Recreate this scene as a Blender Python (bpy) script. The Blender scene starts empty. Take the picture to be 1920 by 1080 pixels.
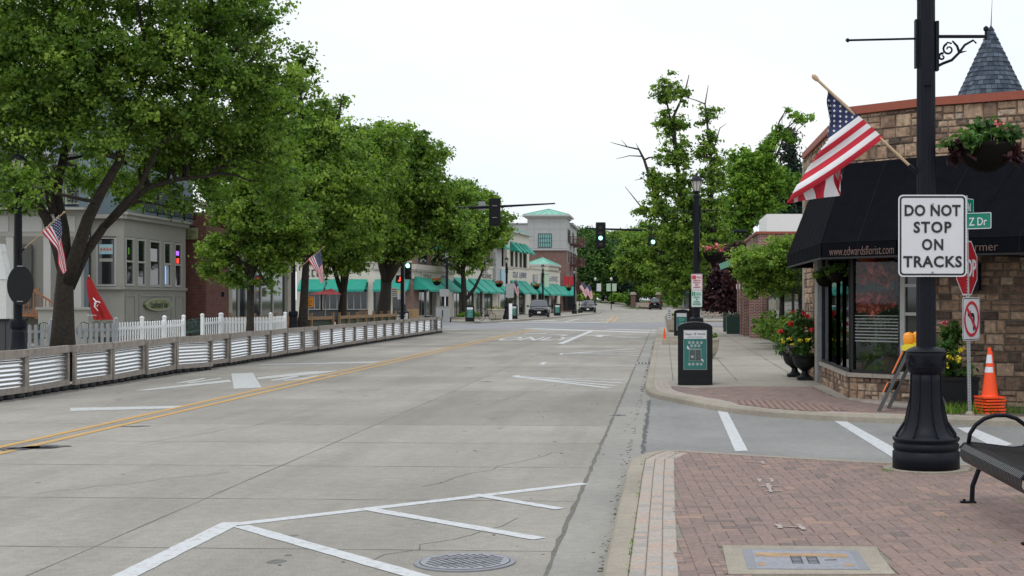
import bpy, math, random
import numpy as np
from mathutils import Vector, Matrix
R = math.radians
S = bpy.context.scene
COL = S.collection
# ---------------------------------------------------------------- camera
F, H, VX, VY = 2700.0, 1.7, 1245.0, 562.0        # focal in photo pixels, eye height, vanishing point of the street
cd = bpy.data.cameras.new('camera'); cam = bpy.data.objects.new('camera', cd); COL.objects.link(cam)
cam.location = (0, 0, H); cam.rotation_euler = (R(90), 0, 0)
cd.sensor_width = 36.0; cd.lens = F/1920*36
cd.shift_x = (960-VX)/1920; cd.shift_y = (VY-540)/1920
cd.clip_start = 0.2; cd.clip_end = 3000
S.camera = cam
def P(px, py, z=0.0):                            # point of the level z seen at a photo pixel
    Y = F*(H-z)/(py-VY); return ((px-VX)*Y/F, Y)
def Q(px, py, Y):                                # point at distance Y seen at a photo pixel
    return Vector(((px-VX)*Y/F, Y, H+(VY-py)*Y/F))
# ---------------------------------------------------------------- sky and sun
W = bpy.data.worlds.new('World'); S.world = W; W.use_nodes = True
nt = W.node_tree; nt.nodes.clear(); N = nt.nodes.new; L = nt.links.new
SUN_EL, SUN_ROT = R(62), R(200)
sky = N('ShaderNodeTexSky'); sky.sky_type = 'NISHITA'; sky.sun_disc = False; sky.sun_elevation = SUN_EL; sky.sun_rotation = SUN_ROT
b1 = N('ShaderNodeBackground'); b1.inputs[1].default_value = 0.08; L(sky.outputs[0], b1.inputs[0])
tc = N('ShaderNodeTexCoord'); mp = N('ShaderNodeMapping'); mp.inputs['Scale'].default_value = (1.4, 1.4, 5.0); L(tc.outputs['Generated'], mp.inputs[0])
nz = N('ShaderNodeTexNoise'); nz.inputs['Scale'].default_value = 2.2; nz.inputs['Detail'].default_value = 6; L(mp.outputs[0], nz.inputs[0])
cr = N('ShaderNodeValToRGB'); cr.color_ramp.elements[0].position = .38; cr.color_ramp.elements[0].color = (.88, .94, 1, 1)
cr.color_ramp.elements[1].position = .62; cr.color_ramp.elements[1].color = (.97, .985, 1, 1); L(nz.outputs[0], cr.inputs[0])
sp = N('ShaderNodeSeparateXYZ'); L(tc.outputs['Generated'], sp.inputs[0])
mr = N('ShaderNodeMapRange'); mr.inputs['From Min'].default_value = .15; mr.inputs['From Max'].default_value = .9
mr.inputs['To Min'].default_value = 1.03; mr.inputs['To Max'].default_value = 1.35; L(sp.outputs[2], mr.inputs[0])
b2 = N('ShaderNodeBackground'); L(cr.outputs[0], b2.inputs[0]); L(mr.outputs[0], b2.inputs[1])
mx = N('ShaderNodeMixShader'); mx.inputs[0].default_value = .95; L(b1.outputs[0], mx.inputs[1]); L(b2.outputs[0], mx.inputs[2])
ow = N('ShaderNodeOutputWorld'); L(mx.outputs[0], ow.inputs[0])
sd = bpy.data.lights.new('sun', 'SUN'); sd.energy = 0.8; sd.angle = R(18); sd.color = (1, .97, .93)
so = bpy.data.objects.new('sun', sd); COL.objects.link(so)
sv = Vector((math.sin(SUN_ROT)*math.cos(SUN_EL), math.cos(SUN_ROT)*math.cos(SUN_EL), math.sin(SUN_EL)))
so.rotation_euler = sv.to_track_quat('Z', 'Y').to_euler(); so.location = sv*60
S.view_settings.view_transform = 'Standard'; S.view_settings.look = 'None'
S.view_settings.exposure = 0.08; S.view_settings.gamma = 1.0
S.cycles.max_bounces = 7; S.cycles.diffuse_bounces = 3; S.cycles.glossy_bounces = 3; S.cycles.transparent_max_bounces = 8; S.cycles.transmission_bounces = 4
S.cycles.caustics_reflective = False; S.cycles.caustics_refractive = False
# ---------------------------------------------------------------- materials
M = {}
def newmat(name):
    m = bpy.data.materials.new(name); m.use_nodes = True; M[name] = m
    t = m.node_tree; return m, t, t.nodes['Principled BSDF'], t.nodes.new, t.links.new
def flat(name, c, rough=.6, metal=0, spec=.5, var=.12, scale=9, bump=0, emit=None, es=1):
    m, t, b, n, l = newmat(name)
    b.inputs['Roughness'].default_value = rough; b.inputs['Metallic'].default_value = metal
    b.inputs['Specular IOR Level'].default_value = spec
    if emit:
        b.inputs['Emission Color'].default_value = (*emit, 1); b.inputs['Emission Strength'].default_value = es
    tcn = n('ShaderNodeTexCoord'); nn = n('ShaderNodeTexNoise'); nn.inputs['Scale'].default_value = scale; nn.inputs['Detail'].default_value = 7
    nn.inputs['Roughness'].default_value = .65
    l(tcn.outputs['Object'], nn.inputs[0])
    r = n('ShaderNodeValToRGB'); r.color_ramp.elements[0].position = .3; r.color_ramp.elements[1].position = .7
    r.color_ramp.elements[0].color = (*[x*(1-var) for x in c], 1); r.color_ramp.elements[1].color = (*[min(1, x*(1+var)) for x in c], 1)
    l(nn.outputs[0], r.inputs[0]); l(r.outputs[0], b.inputs['Base Color'])
    if bump:
        bp = n('ShaderNodeBump'); bp.inputs['Strength'].default_value = bump; bp.inputs['Distance'].default_value = .01
        l(nn.outputs[0], bp.inputs['Height']); l(bp.outputs[0], b.inputs['Normal'])
    return m
def tone(name, stops, rough=.8, var=.15, scale=20, bump=.3, spec=.3, trans=0, grain=0):
    """colour by the per-piece attribute 'tone' (each brick, stone or leaf its own), with fine noise over it"""
    m, t, b, n, l = newmat(name)
    b.inputs['Roughness'].default_value = rough; b.inputs['Specular IOR Level'].default_value = spec
    a = n('ShaderNodeAttribute'); a.attribute_name = 'tone'
    r = n('ShaderNodeValToRGB'); e = r.color_ramp.elements
    while len(e) < len(stops): e.new(.5)
    for k, (p, c) in enumerate(stops): e[k].position = p; e[k].color = (*c, 1)
    l(a.outputs['Fac'], r.inputs[0])
    out = r.outputs[0]
    if var:
        tcn = n('ShaderNodeTexCoord'); nn = n('ShaderNodeTexNoise'); nn.inputs['Scale'].default_value = scale; nn.inputs['Detail'].default_value = 6
        l(tcn.outputs['Object'], nn.inputs[0])
        mrn = n('ShaderNodeMapRange'); mrn.inputs['From Min'].default_value = .3; mrn.inputs['From Max'].default_value = .7
        mrn.inputs['To Min'].default_value = 1-var; mrn.inputs['To Max'].default_value = 1+var; l(nn.outputs[0], mrn.inputs[0])
        vm = n('ShaderNodeVectorMath'); vm.operation = 'SCALE'; l(out, vm.inputs[0]); l(mrn.outputs[0], vm.inputs['Scale']); out = vm.outputs[0]
        if bump:
            bp = n('ShaderNodeBump'); bp.inputs['Strength'].default_value = bump; bp.inputs['Distance'].default_value = .02
            l(nn.outputs[0], bp.inputs['Height']); l(bp.outputs[0], b.inputs['Normal'])
    l(out, b.inputs['Base Color'])
    if trans:
        tr = n('ShaderNodeBsdfTranslucent'); mxs = n('ShaderNodeMixShader'); mxs.inputs[0].default_value = trans
        vm2 = n('ShaderNodeVectorMath'); vm2.operation = 'MULTIPLY'; vm2.inputs[1].default_value = (1.1, 1.35, .6); l(out, vm2.inputs[0]); l(vm2.outputs[0], tr.inputs[0])
        l(b.outputs[0], mxs.inputs[1]); l(tr.outputs[0], mxs.inputs[2]); l(mxs.outputs[0], t.nodes['Material Output'].inputs[0])
    return m
def brickmat(name, c1, c2, mortar, dirx=1, diry=0, bw=.2, bh=.067, ms=.012, var=.2):
    m, t, b, n, l = newmat(name); b.inputs['Roughness'].default_value = .85
    tcn = n('ShaderNodeTexCoord')
    d = n('ShaderNodeVectorMath'); d.operation = 'DOT_PRODUCT'; d.inputs[1].default_value = (dirx, diry, 0); l(tcn.outputs['Object'], d.inputs[0])
    s = n('ShaderNodeSeparateXYZ'); l(tcn.outputs['Object'], s.inputs[0])
    c = n('ShaderNodeCombineXYZ'); l(d.outputs['Value'], c.inputs[0]); l(s.outputs[2], c.inputs[1])
    br = n('ShaderNodeTexBrick'); br.inputs['Scale'].default_value = 1; br.inputs['Brick Width'].default_value = bw; br.inputs['Row Height'].default_value = bh
    br.inputs['Mortar Size'].default_value = ms; br.inputs['Color1'].default_value = (*c1, 1); br.inputs['Color2'].default_value = (*c2, 1)
    br.inputs['Mortar'].default_value = (*mortar, 1); br.inputs['Mortar Smooth'].default_value = .2
    l(c.outputs[0], br.inputs[0])
    nn = n('ShaderNodeTexNoise'); nn.inputs['Scale'].default_value = 3; nn.inputs['Detail'].default_value = 6; l(tcn.outputs['Object'], nn.inputs[0])
    mrn = n('ShaderNodeMapRange'); mrn.inputs['From Min'].default_value = .3; mrn.inputs['From Max'].default_value = .7
    mrn.inputs['To Min'].default_value = 1-var; mrn.inputs['To Max'].default_value = 1+var; l(nn.outputs[0], mrn.inputs[0])
    vm = n('ShaderNodeVectorMath'); vm.operation = 'SCALE'; l(br.outputs[0], vm.inputs[0]); l(mrn.outputs[0], vm.inputs['Scale']); l(vm.outputs[0], b.inputs['Base Color'])
    bp = n('ShaderNodeBump'); bp.inputs['Strength'].default_value = .4; bp.inputs['Distance'].default_value = .01; bp.invert = True
    l(br.outputs['Fac'], bp.inputs['Height']); l(bp.outputs[0], b.inputs['Normal'])
    return m
def pavemat(name, c1, c2, c3, speck=.3, spscale=120, wear=.5, bump=.25, rough=.9, slab=0):
    """cast concrete or asphalt: large stains, streaks along the street, fine aggregate"""
    m, t, b, n, l = newmat(name); b.inputs['Roughness'].default_value = rough; b.inputs['Specular IOR Level'].default_value = .25
    tcn = n('ShaderNodeTexCoord')
    def noise(scale, detail, sx=1, sy=1):
        mpn = n('ShaderNodeMapping'); mpn.inputs['Scale'].default_value = (sx, sy, 1); l(tcn.outputs['Object'], mpn.inputs[0])
        q = n('ShaderNodeTexNoise'); q.inputs['Scale'].default_value = scale; q.inputs['Detail'].default_value = detail; q.inputs['Roughness'].default_value = .62; l(mpn.outputs[0], q.inputs[0]); return q
    n1 = noise(.35, 8); n2 = noise(1.2, 6, 1, .12); n3 = noise(spscale, 2); n4 = noise(9, 5)
    r1 = n('ShaderNodeValToRGB'); r1.color_ramp.elements[0].position = .36; r1.color_ramp.elements[1].position = .64
    r1.color_ramp.elements[0].color = (*c1, 1); r1.color_ramp.elements[1].color = (*c2, 1); l(n1.outputs[0], r1.inputs[0])
    mxa = n('ShaderNodeMixRGB'); mxa.inputs[2].default_value = (*c3, 1); l(r1.outputs[0], mxa.inputs[1])
    f2 = n('ShaderNodeMapRange'); f2.inputs['From Min'].default_value = .45; f2.inputs['From Max'].default_value = .75; f2.inputs['To Max'].default_value = wear; l(n2.outputs[0], f2.inputs[0]); l(f2.outputs[0], mxa.inputs[0])
    f3 = n('ShaderNodeMapRange'); f3.inputs['From Min'].default_value = .3; f3.inputs['From Max'].default_value = .7; f3.inputs['To Min'].default_value = 1-speck; f3.inputs['To Max'].default_value = 1+speck; l(n3.outputs[0], f3.inputs[0])
    f4 = n('ShaderNodeMapRange'); f4.inputs['From Min'].default_value = .3; f4.inputs['From Max'].default_value = .7; f4.inputs['To Min'].default_value = .9; f4.inputs['To Max'].default_value = 1.1; l(n4.outputs[0], f4.inputs[0])
    mu = n('ShaderNodeMath'); mu.operation = 'MULTIPLY'; l(f3.outputs[0], mu.inputs[0]); l(f4.outputs[0], mu.inputs[1])
    if slab:
        at = n('ShaderNodeAttribute'); at.attribute_name = 'tone'; ms = n('ShaderNodeMapRange'); ms.inputs['To Min'].default_value = 1-slab; ms.inputs['To Max'].default_value = 1+slab; l(at.outputs['Fac'], ms.inputs[0])
        m2 = n('ShaderNodeMath'); m2.operation = 'MULTIPLY'; l(mu.outputs[0], m2.inputs[0]); l(ms.outputs[0], m2.inputs[1]); mu = m2
        n6 = noise(.9, 7); f6 = n('ShaderNodeMapRange'); f6.inputs['From Min'].default_value = .62; f6.inputs['From Max'].default_value = .72; f6.inputs['To Min'].default_value = 1; f6.inputs['To Max'].default_value = .80; l(n6.outputs[0], f6.inputs[0])
        m3 = n('ShaderNodeMath'); m3.operation = 'MULTIPLY'; l(mu.outputs[0], m3.inputs[0]); l(f6.outputs[0], m3.inputs[1]); mu = m3
    vm = n('ShaderNodeVectorMath'); vm.operation = 'SCALE'; l(mxa.outputs[0], vm.inputs[0]); l(mu.outputs[0], vm.inputs['Scale']); l(vm.outputs[0], b.inputs['Base Color'])
    if bump:
        bp = n('ShaderNodeBump'); bp.inputs['Strength'].default_value = bump; bp.inputs['Distance'].default_value = .01
        l(n3.outputs[0], bp.inputs['Height']); l(bp.outputs[0], b.inputs['Normal'])
    return m
def paintmat(name, c, under, wear=.5, scale=14):
    m, t, b, n, l = newmat(name); b.inputs['Roughness'].default_value = .75
    tcn = n('ShaderNodeTexCoord'); nn = n('ShaderNodeTexNoise'); nn.inputs['Scale'].default_value = scale; nn.inputs['Detail'].default_value = 9; nn.inputs['Roughness'].default_value = .75
    l(tcn.outputs['Object'], nn.inputs[0]); r = n('ShaderNodeValToRGB'); r.color_ramp.elements[0].position = wear-.04; r.color_ramp.elements[1].position = wear+.06
    r.color_ramp.elements[0].color = (*under, 1); r.color_ramp.elements[1].color = (*c, 1); l(nn.outputs[0], r.inputs[0]); l(r.outputs[0], b.inputs['Base Color']); return m
def glassmat(name, c, rough=.05, alpha=None):
    m, t, b, n, l = newmat(name); b.inputs['Roughness'].default_value = rough; b.inputs['Base Color'].default_value = (*c, 1); b.inputs['Specular IOR Level'].default_value = .8
    if alpha is not None:
        g = n('ShaderNodeBsdfGlossy'); g.inputs['Roughness'].default_value = .02; g.inputs[0].default_value = (.8, .85, .87, 1)
        tr = n('ShaderNodeBsdfTransparent'); tr.inputs[0].default_value = (*c, 1); fr = n('ShaderNodeFresnel'); fr.inputs[0].default_value = 1.28
        ad = n('ShaderNodeMath'); ad.operation = 'ADD'; ad.inputs[1].default_value = alpha; ad.use_clamp = True; l(fr.outputs[0], ad.inputs[0])
        mxs = n('ShaderNodeMixShader'); l(ad.outputs[0], mxs.inputs[0]); l(tr.outputs[0], mxs.inputs[1]); l(g.outputs[0], mxs.inputs[2]); l(mxs.outputs[0], t.nodes['Material Output'].inputs[0])
    return m
pavemat('concrete', (.262, .246, .218), (.315, .298, .266), (.205, .197, .180), speck=.18, spscale=60, wear=.85, slab=.12)
pavemat('gutter', (.24, .236, .22), (.295, .285, .26), (.195, .19, .175), speck=.1, spscale=50, wear=.4)
pavemat('kerb_concrete', (.26, .232, .19), (.34, .305, .25), (.21, .19, .16), speck=.14, spscale=70, wear=.5)
pavemat('walk_concrete', (.265, .245, .21), (.335, .315, .27), (.225, .21, .18), speck=.1, spscale=50, wear=.5)
pavemat('asphalt', (.20, .20, .197), (.265, .264, .258), (.17, .17, .168), speck=.3, spscale=90, wear=.4, bump=.5)
pavemat('asphalt_far', (.21, .215, .225), (.25, .255, .262), (.18, .185, .195), speck=.15, spscale=60, wear=.4)
pavemat('dirt', (.10, .095, .075), (.16, .145, .11), (.07, .07, .055), speck=.3, spscale=30)
pavemat('grass_ground', (.05, .075, .025), (.08, .11, .04), (.09, .09, .05), speck=.4, spscale=30)
flat('seal', (.075, .075, .078), .8, var=.3, scale=30)
flat('contact_shade', (.13, .125, .11), .95, var=.4, scale=12)  # dark tone for the contact shade painted below the barriers
flat('oil', (.10, .098, .09), .6, var=.3)
paintmat('spray', (.42, .40, .36), (.24, .17, .15), .5, 60)
flat('joint', (.12, .115, .10), .9, var=.4, scale=25)
flat('mortar', (.19, .17, .14), .95, var=.35, scale=30)
paintmat('white_paint', (.50, .52, .54), (.34, .33, .31), .42)
paintmat('white_worn', (.47, .49, .50), (.36, .35, .33), .47)
paintmat('yellow_paint', (.54, .29, .05), (.34, .27, .17), .46)
tone('paver_red', [(0, (.155, .124, .115)), (.35, (.208, .154, .138)), (.7, (.238, .170, .150)), (1, (.30, .20, .158))], .9, .2, 30, .25)
tone('paver_grey', [(0, (.27, .255, .24)), (.5, (.36, .32, .285)), (.8, (.39, .29, .24)), (1, (.33, .33, .33))], .9, .15, 40, .25)
tone('stone', [(0, (.095, .068, .055)), (.22, (.18, .12, .088)), (.5, (.31, .205, .14)), (.8, (.40, .285, .20)), (1, (.34, .28, .225))], .9, .38, 14, .8)
flat('stone_sill', (.34, .30, .26), .85, var=.2, scale=14, bump=.3)
flat('bench_black', (.008, .008, .010), .3, 0, .6, var=.2)
flat('black_iron', (.006, .0075, .013), .5, .0, .18, var=.25, scale=25)
flat('black_plastic', (.009, .010, .012), .5, 0, .25, var=.2)
flat('black_awning', (.006, .0065, .009), .95, 0, .03, var=.2, scale=5, bump=.15)
flat('black', (.008, .008, .009), .7)
flat('rubber', (.02, .02, .022), .8)
flat('dark_grey', (.05, .052, .055), .6)
flat('grey_metal', (.30, .31, .32), .45, .6, var=.15)
flat('grey_paint', (.30, .31, .31), .6)
flat('steel_post', (.33, .345, .36), .4, .7, var=.15)
flat('sign_white', (.66, .67, .70), .4, var=.03)
flat('sign_black', (.012, .012, .014), .4)
flat('sign_red', (.40, .012, .022), .45, var=.05)
flat('sign_green', (.0, .20, .13), .45, var=.05)
flat('sign_orange', (.80, .30, .01), .5, var=.05)
flat('sign_yellow', (.75, .55, .02), .5)
flat('sign_red2', (.55, .03, .05), .5)
flat('poster_green', (.02, .16, .14), .5, var=.15)
flat('poster_dark', (.06, .09, .09), .5)
flat('white', (.78, .78, .77), .55, var=.05)
flat('white_fence', (.84, .85, .87), .6, var=.06)
flat('grey_fence', (.44, .45, .47), .7, var=.12)
flat('green_awning', (.012, .27, .20), .75, var=.12, scale=3)
flat('green_roof', (.17, .42, .33), .6, var=.15)
flat('green_planter', (.012, .045, .035), .6)
flat('red_cap', (.28, .065, .035), .55, var=.1)
flat('red_cloth', (.34, .008, .010), .8)
flat('red_faded', (.50, .09, .10), .8)
flat('flag_red', (.52, .018, .04), .8, var=.06); flat('flag_white', (.74, .73, .76), .8, var=.05); flat('flag_blue', (.02, .03, .10), .8)
flat('pole_wood', (.50, .36, .22), .6, var=.2)
flat('barrier_wood', (.28, .245, .215), .85, var=.35, scale=7, bump=.4)
flat('deck_wood', (.30, .19, .10), .8, var=.25)
flat('stair_wood', (.26, .115, .05), .8, var=.25)
flat('cone_orange', (.95, .085, .012), .5, var=.04)
flat('cone_white', (.70, .72, .78), .35, var=.04)
flat('galv', (.80, .82, .86), .17, 1.0, var=.06, scale=2)
flat('bark', (.035, .028, .022), .95, var=.5, scale=12, bump=.8)
flat('bark_grey', (.09, .075, .06), .95, var=.4, scale=12, bump=.8)
flat('cream', (.56, .53, .46), .8, var=.06, scale=2)
flat('pale_stone', (.42, .39, .34), .85, var=.12, scale=3)
flat('grey_panel', (.36, .365, .37), .7, var=.05, scale=1)
flat('inn_grey', (.30, .295, .27), .65, var=.05, scale=2)
flat('inn_dark', (.13, .135, .13), .7)
flat('inn_trim', (.40, .40, .39), .65, var=.05)
flat('blue_siding', (.17, .225, .26), .7, var=.06)
flat('slate', (.05, .07, .10), .8, var=.5, scale=8, bump=.3)
flat('planter_stone', (.42, .38, .31), .85, var=.15, scale=12, bump=.2)
flat('amber', (.95, .32, .01), .25, spec=.7)
flat('yellow_plastic', (.75, .62, .03), .5)
flat('lantern_glass', (.55, .55, .50), .3)
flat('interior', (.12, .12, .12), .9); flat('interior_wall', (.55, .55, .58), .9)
flat('petal_red', (.62, .012, .02), .7); flat('petal_pink', (.65, .16, .18), .7, var=.25, scale=40); flat('petal_yellow', (.80, .66, .04), .7)
flat('petal_coral', (.85, .17, .12), .7, var=.35, scale=30)
flat('car_dark', (.013, .018, .026), .25, .3, .7); flat('car_black', (.008, .009, .010), .2, 0, .7); flat('chrome', (.6, .6, .62), .2, .9)
flat('headlight', (.55, .57, .6), .15); flat('tail_red', (.5, .01, .01), .3)
flat('red_light', (.9, .05, .02), emit=(1, .07, .02), es=2.2); flat('green_light', (.5, 1, .85), emit=(.35, 1, .75), es=2.4)
flat('neon_purple', (.3, .05, .9), emit=(.35, .12, 1), es=1.6); flat('neon_red', (.9, .05, .03), emit=(1, .06, .04), es=1.5); flat('neon_blue', (.05, .3, .9), emit=(.1, .5, 1), es=1.5)
flat('tan_rust', (.34, .22, .12), .8, var=.3); flat('iron_lid', (.26, .265, .30), .55, .3, var=.25, scale=30); flat('lid_frame', (.21, .215, .24), .6, .2, var=.1)
flat('wicker', (.30, .20, .10), .8); flat('chair_green', (.025, .07, .06), .5)
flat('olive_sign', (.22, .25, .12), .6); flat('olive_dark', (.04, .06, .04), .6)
flat('awning_text', (.15, .095, .08), .8)
flat('chalk', (.42, .40, .34), .9, var=.2)
glassmat('glass_dark', (.012, .015, .017)); glassmat('glass_teal', (.16, .36, .36), .2); glassmat('glass_car', (.05, .06, .07), .05); glassmat('glass_shop', (.90, .93, .93), alpha=.0)
brickmat('brick_inn', (.13, .035, .028), (.19, .06, .045), (.15, .10, .09), 1, .35)
brickmat('brick_shop', (.14, .07, .055), (.21, .10, .075), (.22, .19, .17), .3, 1)
brickmat('brick_far', (.13, .06, .05), (.18, .085, .07), (.19, .15, .135), 1, .2, bw=.4, bh=.13, ms=.02)
brickmat('brick_right', (.20, .05, .035), (.26, .075, .055), (.38, .34, .32), 1, 1)
G1 = [(0, (.050, .098, .016)), (.45, (.126, .218, .036)), (1, (.30, .41, .075))]
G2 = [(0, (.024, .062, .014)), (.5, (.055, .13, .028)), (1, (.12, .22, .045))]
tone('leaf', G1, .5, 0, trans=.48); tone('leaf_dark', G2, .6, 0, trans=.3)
tone('leaf_bright', [(0, (.06, .13, .013)), (.5, (.14, .27, .03)), (1, (.30, .44, .06))], .55, 0, trans=.4)
tone('leaf_blue', [(0, (.010, .026, .018)), (.5, (.022, .048, .032)), (1, (.05, .08, .05))], .65, 0, trans=.15)
tone('leaf_purple', [(0, (.020, .008, .012)), (.5, (.045, .014, .022)), (1, (.09, .03, .035))], .6, 0, trans=.25)
tone('leaf_mauve', [(0, (.05, .06, .05)), (.5, (.10, .12, .09)), (1, (.22, .20, .18))], .6, 0, trans=.25)
# ---------------------------------------------------------------- building blocks
class MB:
    """collects shapes for ONE mesh object"""
    def __init__(s): s.v = []; s.f = []; s.m = []; s.t = []; s.mi = 0; s.tn = .5
    def face(s, idx): s.f.append(tuple(idx)); s.m.append(s.mi); s.t.append(s.tn)
    def poly(s, pts):
        b = len(s.v); s.v += [tuple(p) for p in pts]; s.face(range(b, b+len(pts))); return s
    def box(s, c, d, rz=0, rx=0, ry=0):
        m = Matrix.Rotation(rz, 3, 'Z') @ Matrix.Rotation(ry, 3, 'Y') @ Matrix.Rotation(rx, 3, 'X'); b = len(s.v); c = Vector(c)
        for k in range(8):
            s.v.append(tuple(c + m @ Vector((((k & 1)-.5)*d[0], (((k >> 1) & 1)-.5)*d[1], ((k >> 2)-.5)*d[2]))))
        for q in ((0, 2, 3, 1), (4, 5, 7, 6), (0, 1, 5, 4), (2, 6, 7, 3), (0, 4, 6, 2), (1, 3, 7, 5)): s.face([b+i for i in q])
        return s
    def bar(s, a, c, w, h=None):                # rectangular bar between two points
        a = Vector(a); c = Vector(c); h = h or w; d = (c-a); ln = d.length
        z = d.normalized(); up = Vector((0, 0, 1)) if abs(z.z) < .95 else Vector((0, 1, 0)); x = z.cross(up).normalized(); y = x.cross(z)
        b = len(s.v)
        for p in (a, c):
            for sx, sy in ((-1, -1), (1, -1), (1, 1), (-1, 1)): s.v.append(tuple(p+x*sx*w/2+y*sy*h/2))
        for q in ((0, 3, 2, 1), (4, 5, 6, 7), (0, 1, 5, 4), (1, 2, 6, 5), (2, 3, 7, 6), (3, 0, 4, 7)): s.face([b+i for i in q])
        return s
    def tube(s, pts, r, n=8, caps=True):
        pts = [Vector(p) for p in pts]; rr = r if isinstance(r, (list, tuple)) else [r]*len(pts); b = len(s.v); pr = None
        for i, p in enumerate(pts):
            d = (pts[min(i+1, len(pts)-1)]-pts[max(i-1, 0)]).normalized()
            if pr is None: pr = d.orthogonal().normalized()
            x = (pr-d*pr.dot(d)).normalized(); pr = x; y = d.cross(x)
            for k in range(n):
                a = 2*math.pi*k/n; s.v.append(tuple(p+(x*math.cos(a)+y*math.sin(a))*rr[i]))
        for i in range(len(pts)-1):
            for k in range(n): s.face([b+i*n+k, b+i*n+(k+1) % n, b+(i+1)*n+(k+1) % n, b+(i+1)*n+k])
        if caps: s.face([b+k for k in range(n)][::-1]); s.face([b+(len(pts)-1)*n+k for k in range(n)])
        return s
    def lathe(s, prof, n=24, c=(0, 0, 0), sx=1, sy=1, flute=None):
        b = len(s.v)
        for r, z in prof:
            for k in range(n):
                a = 2*math.pi*k/n; q = r*(flute(k) if flute else 1); s.v.append((c[0]+q*math.cos(a)*sx, c[1]+q*math.sin(a)*sy, c[2]+z))
        for i in range(len(prof)-1):
            for k in range(n): s.face([b+i*n+k, b+i*n+(k+1) % n, b+(i+1)*n+(k+1) % n, b+(i+1)*n+k])
        s.face([b+k for k in range(n)][::-1]); s.face([b+(len(prof)-1)*n+k for k in range(n)]); return s
    def prism(s, pl, z0, z1):                   # pl: list of (x, y)
        b = len(s.v); n = len(pl)
        a = sum(pl[i][0]*pl[(i+1) % n][1]-pl[(i+1) % n][0]*pl[i][1] for i in range(n))
        if a < 0: pl = pl[::-1]
        s.v += [(x, y, z0) for x, y in pl]+[(x, y, z1) for x, y in pl]
        s.face(range(b+n-1, b-1, -1)); s.face(range(b+n, b+2*n))
        for i in range(n): s.face([b+i, b+(i+1) % n, b+n+(i+1) % n, b+n+i])
        return s
    def slab(s, pts, th):                       # thin solid from a polygon in space, thickened along its normal
        pts = [Vector(p) for p in pts]; nn = Vector((0, 0, 0)); n = len(pts)
        for i in range(n): nn += pts[i].cross(pts[(i+1) % n])
        nn = nn.normalized()*th; b = len(s.v)
        s.v += [tuple(p) for p in pts]+[tuple(p-nn) for p in pts]
        s.face(range(b, b+n)); s.face(range(b+2*n-1, b+n-1, -1))
        for i in range(n): s.face([b+(i+1) % n, b+i, b+n+i, b+n+(i+1) % n])
        return s
    def build(s, name, mats, parent=None, world=False, smooth=False, tone=False):
        me = bpy.data.meshes.new(name); v = s.v
        if world and parent is not None:
            o = parent_loc(parent); v = [(x-o[0], y-o[1], z-o[2]) for x, y, z in v]
        me.from_pydata([tuple(p) for p in v], [], s.f)
        if not isinstance(mats, (list, tuple)): mats = [mats]
        for q in mats: me.materials.append(M[q])
        if len(mats) > 1: me.polygons.foreach_set('material_index', s.m)
        if smooth: me.polygons.foreach_set('use_smooth', [True]*len(s.f))
        if tone:
            a = me.attributes.new('tone', 'FLOAT', 'FACE'); a.data.foreach_set('value', s.t)
        me.update(); o = bpy.data.objects.new(name, me); COL.objects.link(o)
        if parent is not None: o.parent = parent
        if smooth == 'auto': pass
        return o
def parent_loc(p):
    v = Vector((0, 0, 0))
    while p is not None: v += p.location; p = p.parent
    return v
def tag(o, label=None, cat=None, group=None, kind=None):
    if label: o['label'] = label
    if cat: o['category'] = cat
    if group: o['group'] = group
    if kind: o['kind'] = kind
    return o
def thing(name, label, cat, loc=(0, 0, 0), rz=0, group=None):
    o = bpy.data.objects.new(name, None); COL.objects.link(o); o.location = loc; o.rotation_euler = (0, 0, rz); o.empty_display_size = .2
    return tag(o, label, cat, group)
def copy_tree(o, parent=None):
    c = o.copy(); COL.objects.link(c); c.parent = parent
    for ch in [x for x in bpy.data.objects if x.parent == o]: copy_tree(ch, c)
    return c
def text(name, s, size, mat, parent, loc, rot=(R(90), 0, 0), sx=1, ext=.004, align='CENTER', off=0, space=1):
    cu = bpy.data.curves.new(name, 'FONT'); cu.body = s; cu.size = size; cu.extrude = ext; cu.align_x = align; cu.align_y = 'CENTER'; cu.offset = off; cu.space_character = space; cu.resolution_u = 3
    o = bpy.data.objects.new(name+'_tmp', cu); COL.objects.link(o); bpy.context.view_layer.update()
    me = bpy.data.meshes.new_from_object(o.evaluated_get(bpy.context.evaluated_depsgraph_get())); bpy.data.objects.remove(o); bpy.data.curves.remove(cu)
    me.materials.clear(); me.materials.append(M[mat]); me.name = name
    q = bpy.data.objects.new(name, me); COL.objects.link(q); q.parent = parent; q.location = loc; q.rotation_euler = rot; q.scale = (sx, 1, 1); return q
ORD = ['first', 'second', 'third', 'fourth', 'fifth', 'sixth', 'seventh', 'eighth', 'ninth', 'tenth', 'eleventh', 'twelfth', 'thirteenth', 'fourteenth', 'fifteenth',
       'sixteenth', 'seventeenth', 'eighteenth', 'nineteenth', 'twentieth', 'twenty-first', 'twenty-second', 'twenty-third', 'twenty-fourth', 'twenty-fifth', 'twenty-sixth', 'twenty-seventh', 'twenty-eighth']
def inside(p, pl):
    x, y = p; c = False; n = len(pl); j = n-1
    for i in range(n):
        xi, yi = pl[i]; xj, yj = pl[j]
        if (yi > y) != (yj > y) and x < (xj-xi)*(y-yi)/(yj-yi)+xi: c = not c
        j = i
    return c
def smooth01(t): t = max(0, min(1, t)); return t*t*(3-2*t)
def gz(x, y): return smooth01((y-185)/75)*(.45+.085*min(14, max(0, -x-4))) if y > 185 else 0.0
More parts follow.
